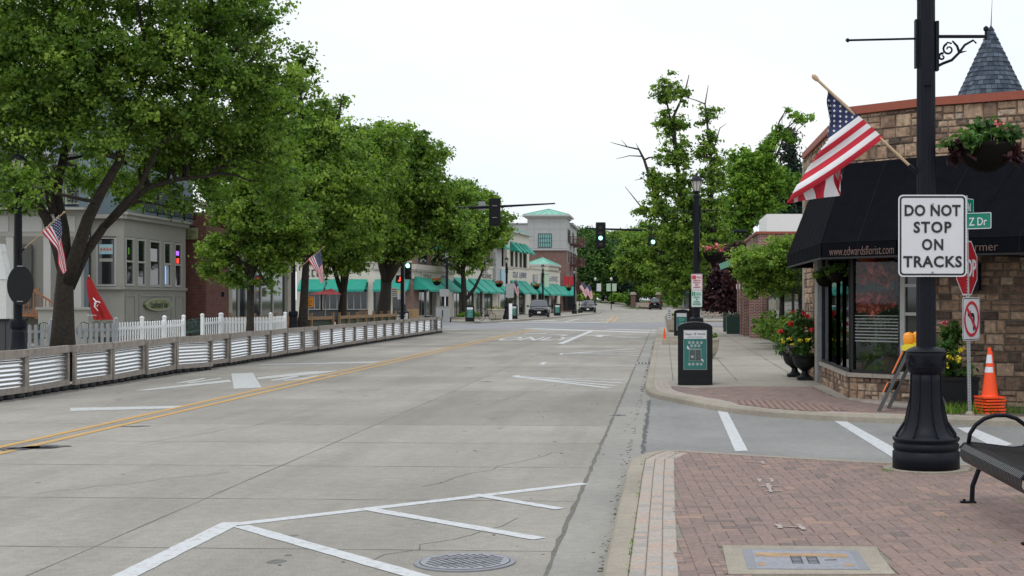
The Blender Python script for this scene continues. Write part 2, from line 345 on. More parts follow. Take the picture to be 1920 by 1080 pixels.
# ---------------------------------------------------------------- foliage
def leaves(name, mat, parent, C, T, n_per, spread, size, seed, flat_=.65, droop=.4, out=None):
    """C: clump centres (k,3); T: clump tones; each leaf a folded kite of four corners"""
    rg = np.random.default_rng(seed); k = len(C); n = k*n_per
    idx = np.repeat(np.arange(k), n_per)
    d = rg.normal(size=(n, 3)); d /= np.linalg.norm(d, axis=1)[:, None]; rad = rg.random(n)**.5
    rad = np.minimum(np.abs(rg.normal(size=n))*.62, 1.15); off = d*rad[:, None]*spread*(.7+.6*rg.random(k)[idx])[:, None]; off[:, 2] *= flat_
    c = C[idx]+off
    nrm = rg.normal(size=(n, 3))*.75+off/spread*.8; nrm[:, 2] += .55
    nrm /= np.linalg.norm(nrm, axis=1)[:, None]
    t = rg.normal(size=(n, 3)); t[:, 2] -= droop; t -= nrm*(t*nrm).sum(1)[:, None]; t /= np.linalg.norm(t, axis=1)[:, None]
    b = np.cross(nrm, t); s = size*(.6+.8*rg.random(n))[:, None]
    V = np.empty((n, 4, 3), np.float32)
    V[:, 0] = c-t*s*.5; V[:, 1] = c+b*s*.36-nrm*s*.10-t*s*.05; V[:, 2] = c+t*s*.55; V[:, 3] = c-b*s*.36-nrm*s*.10-t*s*.05
    me = bpy.data.meshes.new(name); me.vertices.add(n*4); me.vertices.foreach_set('co', V.ravel())
    me.loops.add(n*4); me.loops.foreach_set('vertex_index', np.arange(n*4, dtype=np.int32))
    me.polygons.add(n); me.polygons.foreach_set('loop_start', np.arange(0, n*4, 4, dtype=np.int32)); me.polygons.foreach_set('loop_total', np.full(n, 4, np.int32))
    a = me.attributes.new('tone', 'FLOAT', 'FACE'); tv = np.clip(T[idx]+rg.normal(size=n)*.16, 0, 1).astype(np.float32); a.data.foreach_set('value', tv)
    me.materials.append(M[mat]); me.update(calc_edges=True)
    o = bpy.data.objects.new(name, me); COL.objects.link(o); o.parent = parent; return o
def crown_points(lobes, k, seed, shell=.5):
    rg = np.random.default_rng(seed); w = np.array([(l[3]*l[4]*l[5])**.8 for l in lobes]); w /= w.sum()
    li = rg.choice(len(lobes), k, p=w); L_ = np.array([l[:6] for l in lobes])
    d = rg.normal(size=(k, 3)); d /= np.linalg.norm(d, axis=1)[:, None]
    bump = 1+.16*np.sin(d[:, 0]*7+li*2.1)*np.cos(d[:, 1]*6+li)+.12*np.sin(d[:, 2]*9+li*1.3)
    r = (rg.random(k)**shell)*bump*(1+.10*rg.normal(size=k).clip(-2, 2))
    return L_[li, :3]+d*r[:, None]*L_[li, 3:6], li
def limb_pts(a, b, rng, wob=.08, n=5, sag=.12):
    a = Vector(a); b = Vector(b); d = b-a; ln = d.length; o = []
    for i in range(n+1):
        t = i/n; p = a+d*t; p.z += sag*ln*math.sin(math.pi*t)
        if 0 < i < n: p += Vector((rng.uniform(-1, 1), rng.uniform(-1, 1), rng.uniform(-1, 1)))*wob*ln*.5
        o.append(p)
    return o
def tree(name, label, base, lobes, trunk, r, leafmat='leaf', bark='bark', clumps=500, per=60, spread=.5, size=.14, seed=1, limbs=None, group=None, shell=.5, twigs=60, tmean=.45, cat='tree', barecrown=0, sink=.0):
    """lobes and trunk in metres relative to the base; trunk: list of points up to the fork"""
    rng = random.Random(seed); root = thing(name, label, cat, base, 0, group)
    C, li = crown_points(lobes, clumps, seed, shell)
    zc = C[:, 2]; rg = np.random.default_rng(seed+5)
    T = np.clip(tmean+rg.normal(size=len(C))*.26, 0, 1)
    mb = MB(); n = len(trunk)
    tr = [r*(1.25-.55*i/(n-1)) if i else r*1.45 for i in range(n)]
    mb.tube(trunk, tr, 12)
    top = Vector(trunk[-1]); low = Vector(trunk[max(0, n-2)])
    if limbs:
        for pts, r0, r1 in limbs:
            mb.tube(pts, [r0+(r1-r0)*i/(len(pts)-1) for i in range(len(pts))], 8)
    for j, lb in enumerate(lobes):
        c = Vector(lb[:3]); s0 = top if rng.random() < .6 else low.lerp(top, .6)
        if not limbs:
            pts = limb_pts(s0, c, rng); mb.tube(pts, [r*.62*(1-.65*i/(len(pts)-1)) for i in range(len(pts))], 7)
        for q in rng.sample(list(np.where(li == j)[0]), min(int((li == j).sum()), max(3, twigs//len(lobes)))):
            cq = Vector(C[q]); st_ = c.lerp(s0, rng.random()*.4)
            if limbs:
                st_ = min((Vector(p_).lerp(Vector(p2_), f_) for pts_, _, _ in limbs for p_, p2_ in zip(pts_[:-1], pts_[1:]) for f_ in (.0, .33, .66)), key=lambda v_: (v_-cq).length+max(0, v_.z-cq.z)*1.5)
                if (st_-cq).length > 3.2*max(lb[3], .5): continue
            pts = limb_pts(st_, cq, rng, .12, 4, .05); mb.tube(pts, [min(r*.22, .03+.012*(st_-cq).length)*(1-.75*i/4)+.004 for i in range(5)], 5, False)
    mb.build('trunk', bark, root, smooth=True)
    leaves('crown', leafmat, root, C, T, per, spread, size, seed+9)
    return root
# ================================================================ GROUND, ROADS, PAVEMENTS
def struct(name, mb, mats, **k): return tag(mb.build(name, mats, **k), kind='structure')
def GP(px, py, dz=0):                            # where a photo pixel meets the rising far ground
    Y = 60.0
    while Y < 900:
        q = Q(px, py, Y)
        if q.z <= gz(q.x, Y)+dz: return (q.x, Y)
        Y += .5
    return (Q(px, py, 900).x, 900)
def grid(x0, x1, y0, y1, nx, ny, dz):
    m = MB()
    for j in range(ny+1):
        for i in range(nx+1):
            x = x0+(x1-x0)*i/nx; y = y0+(y1-y0)*j/ny; m.v.append((x, y, gz(x, y)+dz))
    for j in range(ny):
        for i in range(nx): m.face([j*(nx+1)+i, j*(nx+1)+i+1, (j+1)*(nx+1)+i+1, (j+1)*(nx+1)+i])
    return m
def flatpoly(pts, z): return MB().poly([(x, y, z) for x, y in pts])
g = grid(-700, 700, -60, 1500, 56, 104, -.05); struct('ground', g, 'grass_ground')
m = MB(); rng = random.Random(44); xs_ = [-14.35, -11.0, -7.49, -3.92, -.735]; sk = lambda x: -(x+.735)*.055
ys_ = [-40, -20, -5]+[9.72-2.42+2.42*k for k in range(0, 31)]+[84]
for j in range(len(ys_)-1):
    for i in range(4):
        m.tn = min(1, max(0, rng.gauss(.5, .28))); e0, e1 = (0, 0) if j == 0 else (sk(xs_[i]), sk(xs_[i+1])); f0, f1 = (0, 0) if j == len(ys_)-2 else (sk(xs_[i]), sk(xs_[i+1]))
        m.poly([(xs_[i], ys_[j]+e0, 0), (xs_[i+1], ys_[j]+e1, 0), (xs_[i+1], ys_[j+1]+f1, 0), (xs_[i], ys_[j+1]+f0, 0)])
struct('road', m, 'concrete', tone=True)
struct('gutter', flatpoly([(-.735, -40), (-.24, -40), (-.24, 84), (-.735, 84)], 0), 'gutter')
struct('side_street', flatpoly([(-.24, -1), (60, -1), (60, 27), (-.24, 27)], 0), 'asphalt')
struct('cross_street', flatpoly([(-90, 84), (60, 84), (60, 107), (-90, 107)], 0), 'asphalt_far')
m = grid(-70, 22, 107, 262, 46, 62, 0); struct('far_road', m, 'concrete', tone=True)
# seams and joints of the slabs, as thin strips laid on the road
def strip(m, a, b, w, z, wob=0, n=1, seed=0, taper=0):
    rng = random.Random(seed); a = Vector((*a, 0)); b = Vector((*b, 0)); d = b-a; p = Vector((-d.y, d.x, 0)).normalized(); base = len(m.v)
    for i in range(n+1):
        t = i/n; c = a+d*t+p*rng.uniform(-wob, wob); ww = w*(1-taper*abs(2*t-1))*(1+(rng.uniform(-.5, .5) if wob > .003 else rng.uniform(-.06, .06) if wob else 0))
        m.v += [(c.x+p.x*ww/2, c.y+p.y*ww/2, z), (c.x-p.x*ww/2, c.y-p.y*ww/2, z)]
    for i in range(n): m.face([base+2*i, base+2*i+1, base+2*i+3, base+2*i+2])
m = MB()
strip(m, (-.735, 5), (-.735, 83), .035, .0012, .008, 300, 1)
strip(m, (-3.92, 5), (-3.92, 83), .014, .0012, .004, 160, 2)
strip(m, (-7.49, 5), (-7.49, 83), .012, .0012, .004, 160, 3)
strip(m, (-11.0, 5), (-11.0, 83), .012, .0012, .004, 160, 4)
rj = random.Random(4); y = 9.72
for k in range(32):
    strip(m, (-.735, y+.02*rj.random()), (-14.3, y-.02+.75), .011, .0017, .006, 60, 10+k)
    y += 2.42
rc = random.Random(77)
for (xa, ya, xb, yb_2) in ((-2.2, 13.1, -1.2, 16.0), (-6.2, 17, -5.1, 21.3), (-9.2, 28, -8.5, 33), (-2.8, 24, -2.1, 29), (-5.5, 12.6, -4.3, 14.2), (-1.9, 9.4, -1.1, 11.2)):
    pa = (xa, ya)
    for k in range(9):
        t_ = (k+1)/9; pb = (xa+(xb-xa)*t_+rc.uniform(-.07, .07), ya+(yb_2-ya)*t_); strip(m, pa, pb, .008, .0021, .002, 6, k); pa = pb
struct('road_joints', m, 'joint')
m = MB()
for k in range(70):
    cx0 = rc.choice((-2.3, -5.7, -9.2))+rc.gauss(0, .35); cy0 = 9+55*rc.random()**1.4; r0 = rc.uniform(.015, .07); m.poly([(cx0+r0*rc.uniform(.7, 1.2)*math.cos(q*.7), cy0+r0*1.3*rc.uniform(.7, 1.2)*math.sin(q*.7), .0008) for q in range(9)])
struct('oil_spots', m, 'oil')
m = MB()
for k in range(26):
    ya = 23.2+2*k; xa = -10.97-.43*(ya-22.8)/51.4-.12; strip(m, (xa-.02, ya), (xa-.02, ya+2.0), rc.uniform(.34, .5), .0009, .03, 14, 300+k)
struct('barrier_contact_shade', m, 'contact_shade')  # uneven dark strips: contact shade under the barrier row, painted onto the road
m = MB()
strip(m, (-.24, 15.9), (-.25, 24.4), .05, .0016, .016, 90, 7)
for (px, py, w) in ((815, 1152, .1), (252, 800, .28), (1158, 779, .18), (912, 716, .2), (880, 690, .2), (1010, 711, .0), (640, 702, .2), (560, 706, .25), (330, 802, .0), (925, 640, .3)):
    if w: x, y = P(px, py); strip(m, (x-w*.7, y-.03), (x+w*.7, y+.05), .22, .0025, .05, 6, int(px), .8)
for (px, py) in ((60, 840), (25, 842), (85, 838)):
    x, y = P(px, py); strip(m, (x-.25, y-.05), (x+.28, y+.06), .3, .0062, .06, 8, int(px), .7)
struct('road_patches', m, 'seal')
# painted markings
m = MB(); yl = lambda x: strip(m, (x, 5), (x, 82), .11, .0045)
yl(-7.65); yl(-7.34)
a, b = P(1137, 604.5), P(1150, 594); strip(m, a, b, .15, .008); strip(m, (a[0]+.5, a[1]), (b[0]+.5, b[1]), .15, .008)
struct('yellow_centre_lines', m, 'yellow_paint')
def pxpoly(m, pts, z=.0036, s=1, ox=0, oy=0): m.poly([(*P(x/s+ox, y/s+oy), z) for x, y in pts])
m = MB()
for a, b, w in (((1097, 907), (440, 984), .135), ((437, 980), (205, 1095), .155), ((452, 987), (850, 1100), .135), ((690, 955), (1012, 1011), .125), ((890, 928), (1050, 955), .11)):
    strip(m, P(*a), P(*b), w, .0035+.0004*len(m.f)/24, .003, 24, len(m.f))
struct('hatched_bay_marking', m, 'white_paint')
m = MB(); c3 = dict(s=3.692, ox=240, oy=660)
pxpoly(m, [(35, 268), (700, 193), (720, 207), (130, 267)], **c3)
pxpoly(m, [(715, 150), (865, 145), (925, 247), (732, 256)], **c3)
pxpoly(m, [(890, 178), (1250, 136), (1460, 130), (1330, 150), (900, 190)], **c3)
for pl in ([(330, 214), (440, 195), (530, 180), (535, 186), (450, 205), (340, 218)], [(400, 214), (500, 200), (650, 178), (640, 185), (520, 205), (430, 219)],
           [(985, 194), (1060, 184), (1165, 163), (1185, 170), (1090, 190), (1000, 200)], [(1070, 197), (1180, 185), (1310, 163), (1320, 168), (1200, 191), (1090, 201)]): pxpoly(m, pl, **c3)
pxpoly(m, [(900, 85), (1760, 65), (1700, 76), (920, 91)], **c3)
pxpoly(m, [(-400, 388), (400, 373), (300, 392), (-400, 410)], **c3)
struct('crossing_symbol_marking', m, 'white_worn')
m = MB(); c1 = dict(s=5.333, ox=900, oy=580)
def pl(a, b, w, mm=m): strip(mm, P(a[0]/5.333+900, a[1]/5.333+580), P(b[0]/5.333+900, b[1]/5.333+580), w, .0032+.0003*len(mm.f))
for a, b, w in (((335, 672), (1290, 787), .16), ((400, 682), (1360, 765), .14), ((340, 668), (1420, 740), .14), ((500, 683), (1430, 706), .14),
                ((620, 540), (1560, 570), .14), ((800, 450), (1550, 393), .16), ((830, 446), (1590, 418), .14), ((830, 448), (1590, 446), .14), ((960, 440), (1590, 466), .14)): pl(a, b, w)
pxpoly(m, [(335, 664), (400, 660), (385, 674), (330, 676)], **c1); pxpoly(m, [(590, 553), (625, 530), (668, 527), (640, 555)], **c1); pxpoly(m, [(790, 452), (810, 441), (850, 444), (815, 455)], **c1)
struct('parking_bay_lines', m, 'white_paint')
m = MB()
pl((805, 345), (1130, 210), .24, m); pl((480, 193), (1740, 233), 1.1, m); pl((1270, 199), (1860, 213), .8, m)
pl((1085, 261), (1300, 264), .7, m); pxpoly(m, [(1145, 272), (1185, 255), (1245, 258), (1215, 278)], **c1)
pl((440, 243), (670, 243), .9, m); pl((720, 255), (850, 258), .6, m); pxpoly(m, [(790, 262), (850, 256), (880, 266)], **c1); pl((1340, 276), (1620, 281), .8, m)
pl((0, 130), (1280, 131), 1.6, m); pl((850, 128), (990, 95), .2, m)
for x in (880, 975, 1100, 1180, 1260): pl((x, 104), (x+60, 104), 1.3, m)
for x in (520, 640): pl((x, 118), (x+90, 112), 1.1, m)
for pa, pb in (((-850, 130), (-100, 131)),): pl(pa, pb, .5, m)
struct('crosswalk_and_lane_lines', m, 'white_paint')
tx = text('lane_word_marking', 'ONLY', 8.0, 'white_paint', None, (-5.6, 62.6, .0045), (0, 0, 0), .145, 0, off=.03); tag(tx, kind='structure')
m = MB(); p4 = dict(s=2.3415, ox=1100, oy=720)
pxpoly(m, [(572, 112), (612, 112), (708, 294), (652, 296)], **p4); pxpoly(m, [(1082, 160), (1130, 159), (1440, 330), (1400, 360)], **p4); pxpoly(m, [(1625, 193), (1690, 191), (1870, 265), (1800, 285)], **p4)
struct('side_street_crosswalk_lines', m, 'white_paint')
# kerbs, paving
def offset(pl, d):                               # shift an open polyline to its right by d
    o = []; n = len(pl)
    for i in range(n):
        a = Vector((*pl[max(0, i-1)], 0)); b = Vector((*pl[min(n-1, i+1)], 0)); t = (b-a).normalized(); o.append((pl[i][0]+t.y*d, pl[i][1]-t.x*d))
    return o
def resample(pl, ds):
    o = [pl[0]]; acc = 0
    for i in range(len(pl)-1):
        a = Vector((*pl[i], 0)); b = Vector((*pl[i+1], 0)); ln = (b-a).length; t = ds-acc
        while t <= ln: p = a.lerp(b, t/ln); o.append((p.x, p.y)); t += ds
        acc = ln-(t-ds)
    return o
def smoothpl(pl, it=2):
    for _ in range(it):
        o = [pl[0]]
        for i in range(len(pl)-1):
            a = Vector((*pl[i], 0)); b = Vector((*pl[i+1], 0)); p = a.lerp(b, .25); q = a.lerp(b, .75); o += [(p.x, p.y), (q.x, q.y)]
        pl = o+[pl[-1]]
    return pl
def kerb(name, pl, z, w=.15, mat='kerb_concrete'):
    m = MB(); n = len(pl); lines = [(offset(pl, -.012), -.02), (pl, z-.03), (offset(pl, .022), z-.004), (offset(pl, .045), z), (offset(pl, w), z), (offset(pl, w), -.02)]
    for ln, zz in lines: m.v += [(x, y, zz) for x, y in ln]
    for k in range(len(lines)-1):
        for i in range(n-1): m.face([k*n+i, k*n+i+1, (k+1)*n+i+1, (k+1)*n+i])
    return struct(name, m, mat, smooth=False)
def brick(m, c, d, rz, z, rng, bev=.006):
    m.tn = min(1, max(0, rng.gauss(.5, .2))); h = z+rng.uniform(-.0012, .0012); co, si = math.cos(rz), math.sin(rz); b = len(m.v)
    for (q, zz) in ((0, z-.03), (0, h-.004), (bev, h)):
        for sx, sy in ((-1, -1), (1, -1), (1, 1), (-1, 1)):
            x = sx*(d[0]/2-q); y = sy*(d[1]/2-q); m.v.append((c[0]+x*co-y*si, c[1]+x*si+y*co, zz))
    m.face([b+8, b+9, b+10, b+11])
    for l in (0, 4):
        for k in range(4): m.face([b+l+k, b+l+(k+1) % 4, b+l+4+(k+1) % 4, b+l+4+k])
def herring(m, poly, z, rz, holes=(), u=.1, seed=1, gap=.004):
    rng = random.Random(seed); xs = [p[0] for p in poly]; ys = [p[1] for p in poly]; cx, cy = sum(xs)/len(xs), sum(ys)/len(ys)
    rad = max(math.hypot(x-cx, y-cy) for x, y in poly); n = int(rad/u)+3; co, si = math.cos(rz), math.sin(rz)
    def w(i, j): x = i*u; y = j*u; return (cx+x*co-y*si, cy+x*si+y*co)
    def ok(p): return inside(p, poly) and not any(inside(p, h) for h in holes)
    for i in range(-n, n):
        for j in range(-n, n):
            k = (i-j) % 4
            if k == 0: cells = ((i+.5, j+.5), (i+1.5, j+.5)); d = (2*u-gap, u-gap); c = (i+1, j+.5)
            elif k == 2: cells = ((i+.5, j+.5), (i+.5, j-.5)); d = (u-gap, 2*u-gap); c = (i+.5, j)
            else: continue
            o = [ok(w(*q)) and ok(w(q[0]-.45, q[1]-.45)) and ok(w(q[0]+.45, q[1]+.45)) and ok(w(q[0]-.45, q[1]+.45)) and ok(w(q[0]+.45, q[1]-.45)) for q in cells]
            if all(o): brick(m, w(*c), d, rz, z, rng)
            else:
                for q, f in zip(cells, o):
                    if f: brick(m, w(*q), (u-gap, u-gap), rz, z, rng)
                    elif ok(w(*q)):
                        for dx in (-.25, .25):
                            for dy in (-.25, .25):
                                qq = (q[0]+dx, q[1]+dy)
                                if ok(w(*qq)): brick(m, w(*qq), (u/2, u/2), rz, z-.0005, rng, .001)
def ribbon(m, pl, o0, o1, ds, z, seed=1, gap=.006):
    rng = random.Random(seed); mid = resample(offset(pl, (o0+o1)/2), ds)
    for i in range(len(mid)-1):
        a, b = mid[i], mid[i+1]; brick(m, ((a[0]+b[0])/2, (a[1]+b[1])/2), (ds-gap, abs(o1-o0)-gap), math.atan2(b[1]-a[1], b[0]-a[0]), z, rng)
ZN, ZF = .13, .10
near = [(-.36, -6), (-.36, 14.2)]+[P(x, y, ZN) for x, y in ((1189, 857), (1205, 849), (1228, 844), (1260, 842), (1330, 846), (1420, 852), (1560, 860), (1690, 867), (1826, 870), (2300, 873))]
near = smoothpl(near, 2)
kerb('near_kerb', near, ZN)
ni = offset(near, .15); body = ni+[(ni[-1][0], -6)]
m = MB().prism(body, -.02, ZN-.008); struct('near_pavement_bed', m, 'mortar')
m = MB()
for k in range(3): ribbon(m, [p for p in near if p[1] > 6 and p[0] < .2 and p[1] < 15.6], .155+k*.096, .155+(k+1)*.096, .105, ZN, 3+k)
struct('near_cobble_border', m, 'paver_grey', tone=True)
pad = [P(x, y, ZN) for x, y in ((1354, 1023), (1644, 1026), (1650, 1040), (1679, 1077), (1366, 1077))]
post_xy = P(1746, 884, ZN); post_xy = (post_xy[0], post_xy[1]+.26)
ring = [(post_xy[0]+.40*math.cos(a*math.pi/12), post_xy[1]+.40*math.sin(a*math.pi/12)) for a in range(24)]
inner = offset(near, .15+.002); inner = [p for p in inner if p[0] > .10]
poly = [(.085, 6)]+[(.085, inner[0][1])]+inner+[(6.5, inner[-1][1]), (6.5, 6)]
m = MB(); herring(m, poly, ZN, R(3), (pad, ring), seed=5); struct('near_brick_paving', m, 'paver_red', tone=True)
m = MB().prism(ring, ZN-.03, ZN+.004); struct('post_footing', m, 'kerb_concrete')
m = MB()
for a, b in (((1423, 903), (1447, 903)), ((1424, 898), (1424, 904)), ((1446, 897), (1448, 904)), ((1426, 912), (1465, 911)), ((1436, 921), (1468, 922)), ((1438, 907), (1446, 924)), ((1462, 988), (1504, 990)), ((1458, 984), (1464, 992)), ((1496, 984), (1508, 995)), ((1405, 867), (1430, 869)), ((1428, 866), (1432, 871))):
    strip(m, P(*a, ZN), P(*b, ZN), .034, ZN+.0035+.0001*len(m.f), .004, 5, a[0])
struct('spray_paint_marks', m, 'spray')
far = [(-.36, 84), (-.36, 29.5)]+[P(x, y, ZF) for x, y in ((1210, 718), (1211, 726), (1217, 732), (1232, 737), (1258, 742), (1290, 748), (1330, 756), (1380, 763), (1440, 769), (1520, 774), (1600, 778), (1700, 781), (1800, 783), (1920, 786), (2400, 796))]
far = smoothpl(far, 2)
far = far[::-1]                                   # so that the pavement lies to the left: offsets below are negative
far_r = far[::-1]
def koff(d): return offset(far_r, -d)
m = MB(); n = len(far_r)
for ln, zz in ((offset(far_r, .012), -.02), (far_r, ZF-.03), (koff(.022), ZF-.004), (koff(.045), ZF), (koff(.15), ZF), (koff(.15), -.02)): m.v += [(x, y, zz) for x, y in ln]
for k in range(5):
    for i in range(n-1): m.face([(k+1)*n+i, (k+1)*n+i+1, k*n+i+1, k*n+i])
struct('corner_kerb', m, 'kerb_concrete')
fi = koff(.15); body = fi+[(40, fi[-1][1]), (40, 84)]
struct('corner_pavement', MB().prism(body, -.02, ZF-.008), 'walk_concrete')
m = MB(); cur = [p for p in far_r if p[1] < 28.4 and p[0] < 7]
for k in range(3): ribbon(m, cur, -.155-k*.1, -.155-(k+1)*.1, .1, ZF, 30+k)
struct('corner_cobble_border', m, 'paver_grey', tone=True)
band = [p for p in koff(.47) if p[1] < 27 and p[0] < 5.2]
redp = [P(1300, 727, ZF), P(1400, 724, ZF), P(1522, 725, ZF), P(1566, 744, ZF), P(1640, 757, ZF), P(1705, 765, ZF)]+band[::-1]
m = MB(); herring(m, redp, ZF, R(25), seed=8); struct('corner_brick_paving', m, 'paver_red', tone=True)
tac = [P(x, y, ZF+.004) for x, y in ((1372, 752), (1420, 750), (1480, 753), (1560, 762), (1590, 770), (1520, 771), (1440, 765), (1385, 758))]
m = MB(); rng = random.Random(3)
m.poly([(x, y, ZF+.006) for x, y in tac])
xs = [p[0] for p in tac]; ys = [p[1] for p in tac]
x = min(xs)
while x < max(xs):
    y = min(ys)
    while y < max(ys):
        if inside((x, y), tac): m.box((x, y, ZF+.012), (.03, .03, .012))
        y += .1
    x += .1
m.t = [.75]*len(m.f); struct('tactile_paving', m, 'paver_red', tone=True)
# joints of the far pavement slabs
m = MB(); z = ZF-.004
for y0 in [29.2, 31, 33.3, 35.8, 38.5, 41.5, 45, 49, 53.5, 58, 63, 69, 75]: strip(m, (-.2, y0), (3.6, y0+.05), .02, z, .004, 20, int(y0))
for x0 in (.18, 1.45, 2.75): strip(m, (x0, 28.6), (x0, 82), .018, z, .004, 80, int(x0*9))
strip(m, P(1252, 712, ZF), P(1470, 713, ZF), .02, z, .004, 20, 3)
struct('pavement_joints', m, 'joint')
m = MB(); rng = random.Random(9)
for a, b in (((1330, 722), (1402, 722)), ((1525, 722), (1600, 748)), ((1540, 722), (1640, 752)), ((1600, 752), (1720, 762))):
    a, b = P(*a, ZF), P(*b, ZF); pl_ = resample([a, b], .2)
    for k in range(3):
        for i in range(len(pl_)-1):
            d = Vector((b[0]-a[0], b[1]-a[1], 0)).normalized(); c = ((pl_[i][0]+pl_[i+1][0])/2+d.y*(.1*k+.05)*-1, (pl_[i][1]+pl_[i+1][1])/2+d.x*(.1*k+.05))
            brick(m, c, (.19, .09), math.atan2(d.y, d.x), ZF-.003+.0015*k, rng)
struct('corner_border_bricks', m, 'paver_grey', tone=True)
# left side and beyond the crossing
left = smoothpl([(-14.35, -40), (-14.35, 78), (-14.6, 82), (-16.5, 84.5), (-90, 84.5)], 2)
kerb_l = [(-90, 84.5), (-16.5, 84.5), (-14.6, 82), (-14.35, 78), (-14.35, -40)]
m = MB().prism(kerb_l+[(-90, -40)], -.02, .13); struct('left_pavement', m, 'walk_concrete')
lk = [P(880, 604, .13), P(905, 603, .13), P(960, 600, .13), P(1010, 597, .13), P(1050, 593.5, .13), P(1085, 590, .13), P(1108, 588, .13), P(1124, 586, .13), P(1128, 584.5, .13), P(1118, 583, .13), P(1085, 582.4, .13), P(1000, 582.2, .13)]
lf = [(-60, 112), (-19, 112.5)]+lk[1:]
m = MB().prism(lf+[(-60, lf[-1][1])], -.02, .13); struct('far_left_pavement', m, 'walk_concrete')
rf = [(1.2, 108.5), (.6, 110), (.35, 114), (.3, 150), (1.2, 175), (6, 200), (30, 215), (60, 215), (60, 108.5)]
m = MB().prism(rf, -.02, .13); struct('far_right_pavement', m, 'walk_concrete')
isl = [GP(x, y) for x, y in ((1000, 556), (1052, 557), (1090, 562), (1130, 566), (1170, 571), (1215, 575), (1262, 577), (1330, 578), (1420, 579))]
m = MB(); nb = len(isl); rows = 8
for j in range(rows+1):
    for i, (x, y) in enumerate(isl): yy = y+j*12; xx = x*(1+j*.05); m.v.append((xx, yy, gz(xx, yy)+(.16 if j else .12)))
for j in range(rows):
    for i in range(nb-1): m.face([j*nb+i, j*nb+i+1, (j+1)*nb+i+1, (j+1)*nb+i])
struct('planted_bank', m, 'grass_ground')
m = MB()
for i in range(nb-1):
    (x0, y0), (x1, y1) = isl[i], isl[i+1]; z0, z1 = gz(x0, y0), gz(x1, y1)
    m.poly([(x0, y0-.2, z0), (x1, y1-.2, z1), (x1, y1-.2, z1+.18), (x0, y0-.2, z0+.18)]); m.poly([(x0, y0-.2, z0+.18), (x1, y1-.2, z1+.18), (x1, y1+1.2, z1+.19), (x0, y0+1.2, z0+.19)])
struct('far_kerb', m, 'kerb_concrete')
# debris along the gutter, weeds in the joints
rng = random.Random(11); m = MB()
for k in range(230):
    y = 9+22*rng.random()**1.3; x = -.37-abs(rng.gauss(0, .035)) if rng.random() < .75 else rng.uniform(-2.6, -.4)
    s = rng.uniform(.004, .012); m.box((x, y, s*.2), (s*1.5, s*2.2, s*.5), rng.random()*3)
for k in range(60):
    y = rng.uniform(26, 60); m.box((-.41+rng.gauss(0, .02), y, .004), (.02, .05, .008), rng.random()*3)
tag(m.build('leaf_litter', 'dirt'), 'small dark leaf litter and grit scattered along the gutter', 'litter', kind='stuff')
def tuft(pts, name, label, size, seed, mat='leaf_bright', h=.06):
    rng = random.Random(seed); m = MB()
    for x, y, z, r, n in pts:
        for k in range(n):
            a = rng.random()*6.28; rr = r*math.sqrt(rng.random()); px, py = x+rr*math.cos(a), y+rr*math.sin(a); hh = h*rng.uniform(.4, 1.3); b = rng.random()*6.28; w = size
            lx, ly = math.cos(b)*hh*.5, math.sin(b)*hh*.5; m.tn = rng.random()
            m.poly([(px-w*math.sin(b), py+w*math.cos(b), z), (px+w*math.sin(b), py-w*math.cos(b), z), (px+lx, py+ly, z+hh)])
    return tag(m.build(name, mat, tone=True), label, 'weeds', kind='stuff')
rng = random.Random(2)
tuft([(-.21, rng.uniform(8, 14), ZN-.005, .015, 8) for k in range(16)]+[(rng.uniform(1.8, 4.2), rng.uniform(9, 13.6), ZN-.005, .04, 8) for k in range(110)]+[(post_xy[0]-.38, post_xy[1]-.2, ZN, .07, 60), (post_xy[0]+.45, post_xy[1]-.1, ZN, .05, 40)]
     +[(-.21, rng.uniform(8.6, 9.6), ZN-.005, .01, 10) for k in range(8)], 'pavement_weeds', 'low weeds growing between the red pavers', .003, 4, h=.018)
# manhole
def ellipse_ring(m, c, r0, r1, z, n=40):
    b = len(m.v)
    for k in range(n):
        a = 6.2832*k/n
        for r in (r0, r1): m.v.append((c[0]+r*math.cos(a), c[1]+r*math.sin(a), z))
    for k in range(n): m.face([b+2*k, b+2*k+1, b+2*((k+1) % n)+1, b+2*((k+1) % n)])
mc = P(872, 1055.5); mh = thing('manhole_cover', 'round cast iron manhole cover with a grid of dark holes in the road', 'manhole', (*mc, 0))
m = MB().lathe([(.325, .0), (.325, .009), (.318, .011)], 40); m.build('frame', 'lid_frame', mh)
m = MB().lathe([(.285, .0), (.285, .014), (.28, .0145)], 40); m.build('lid', 'iron_lid', mh)
m = MB(); ellipse_ring(m, (0, 0), .286, .292, .0118); 
for i in range(-5, 6):
    for j in range(-8, 9):
        x = i*.05+(.025 if j % 2 else 0); y = j*.032
        if math.hypot(x, y) < .25: m.box((x, y, .0150), (.026, .02, .0012), .5)
for s in (-1, 1): m.box((0, s*.09, .0150), (.3, .008, .0012), .25)
m.build('hole', 'rubber', mh)
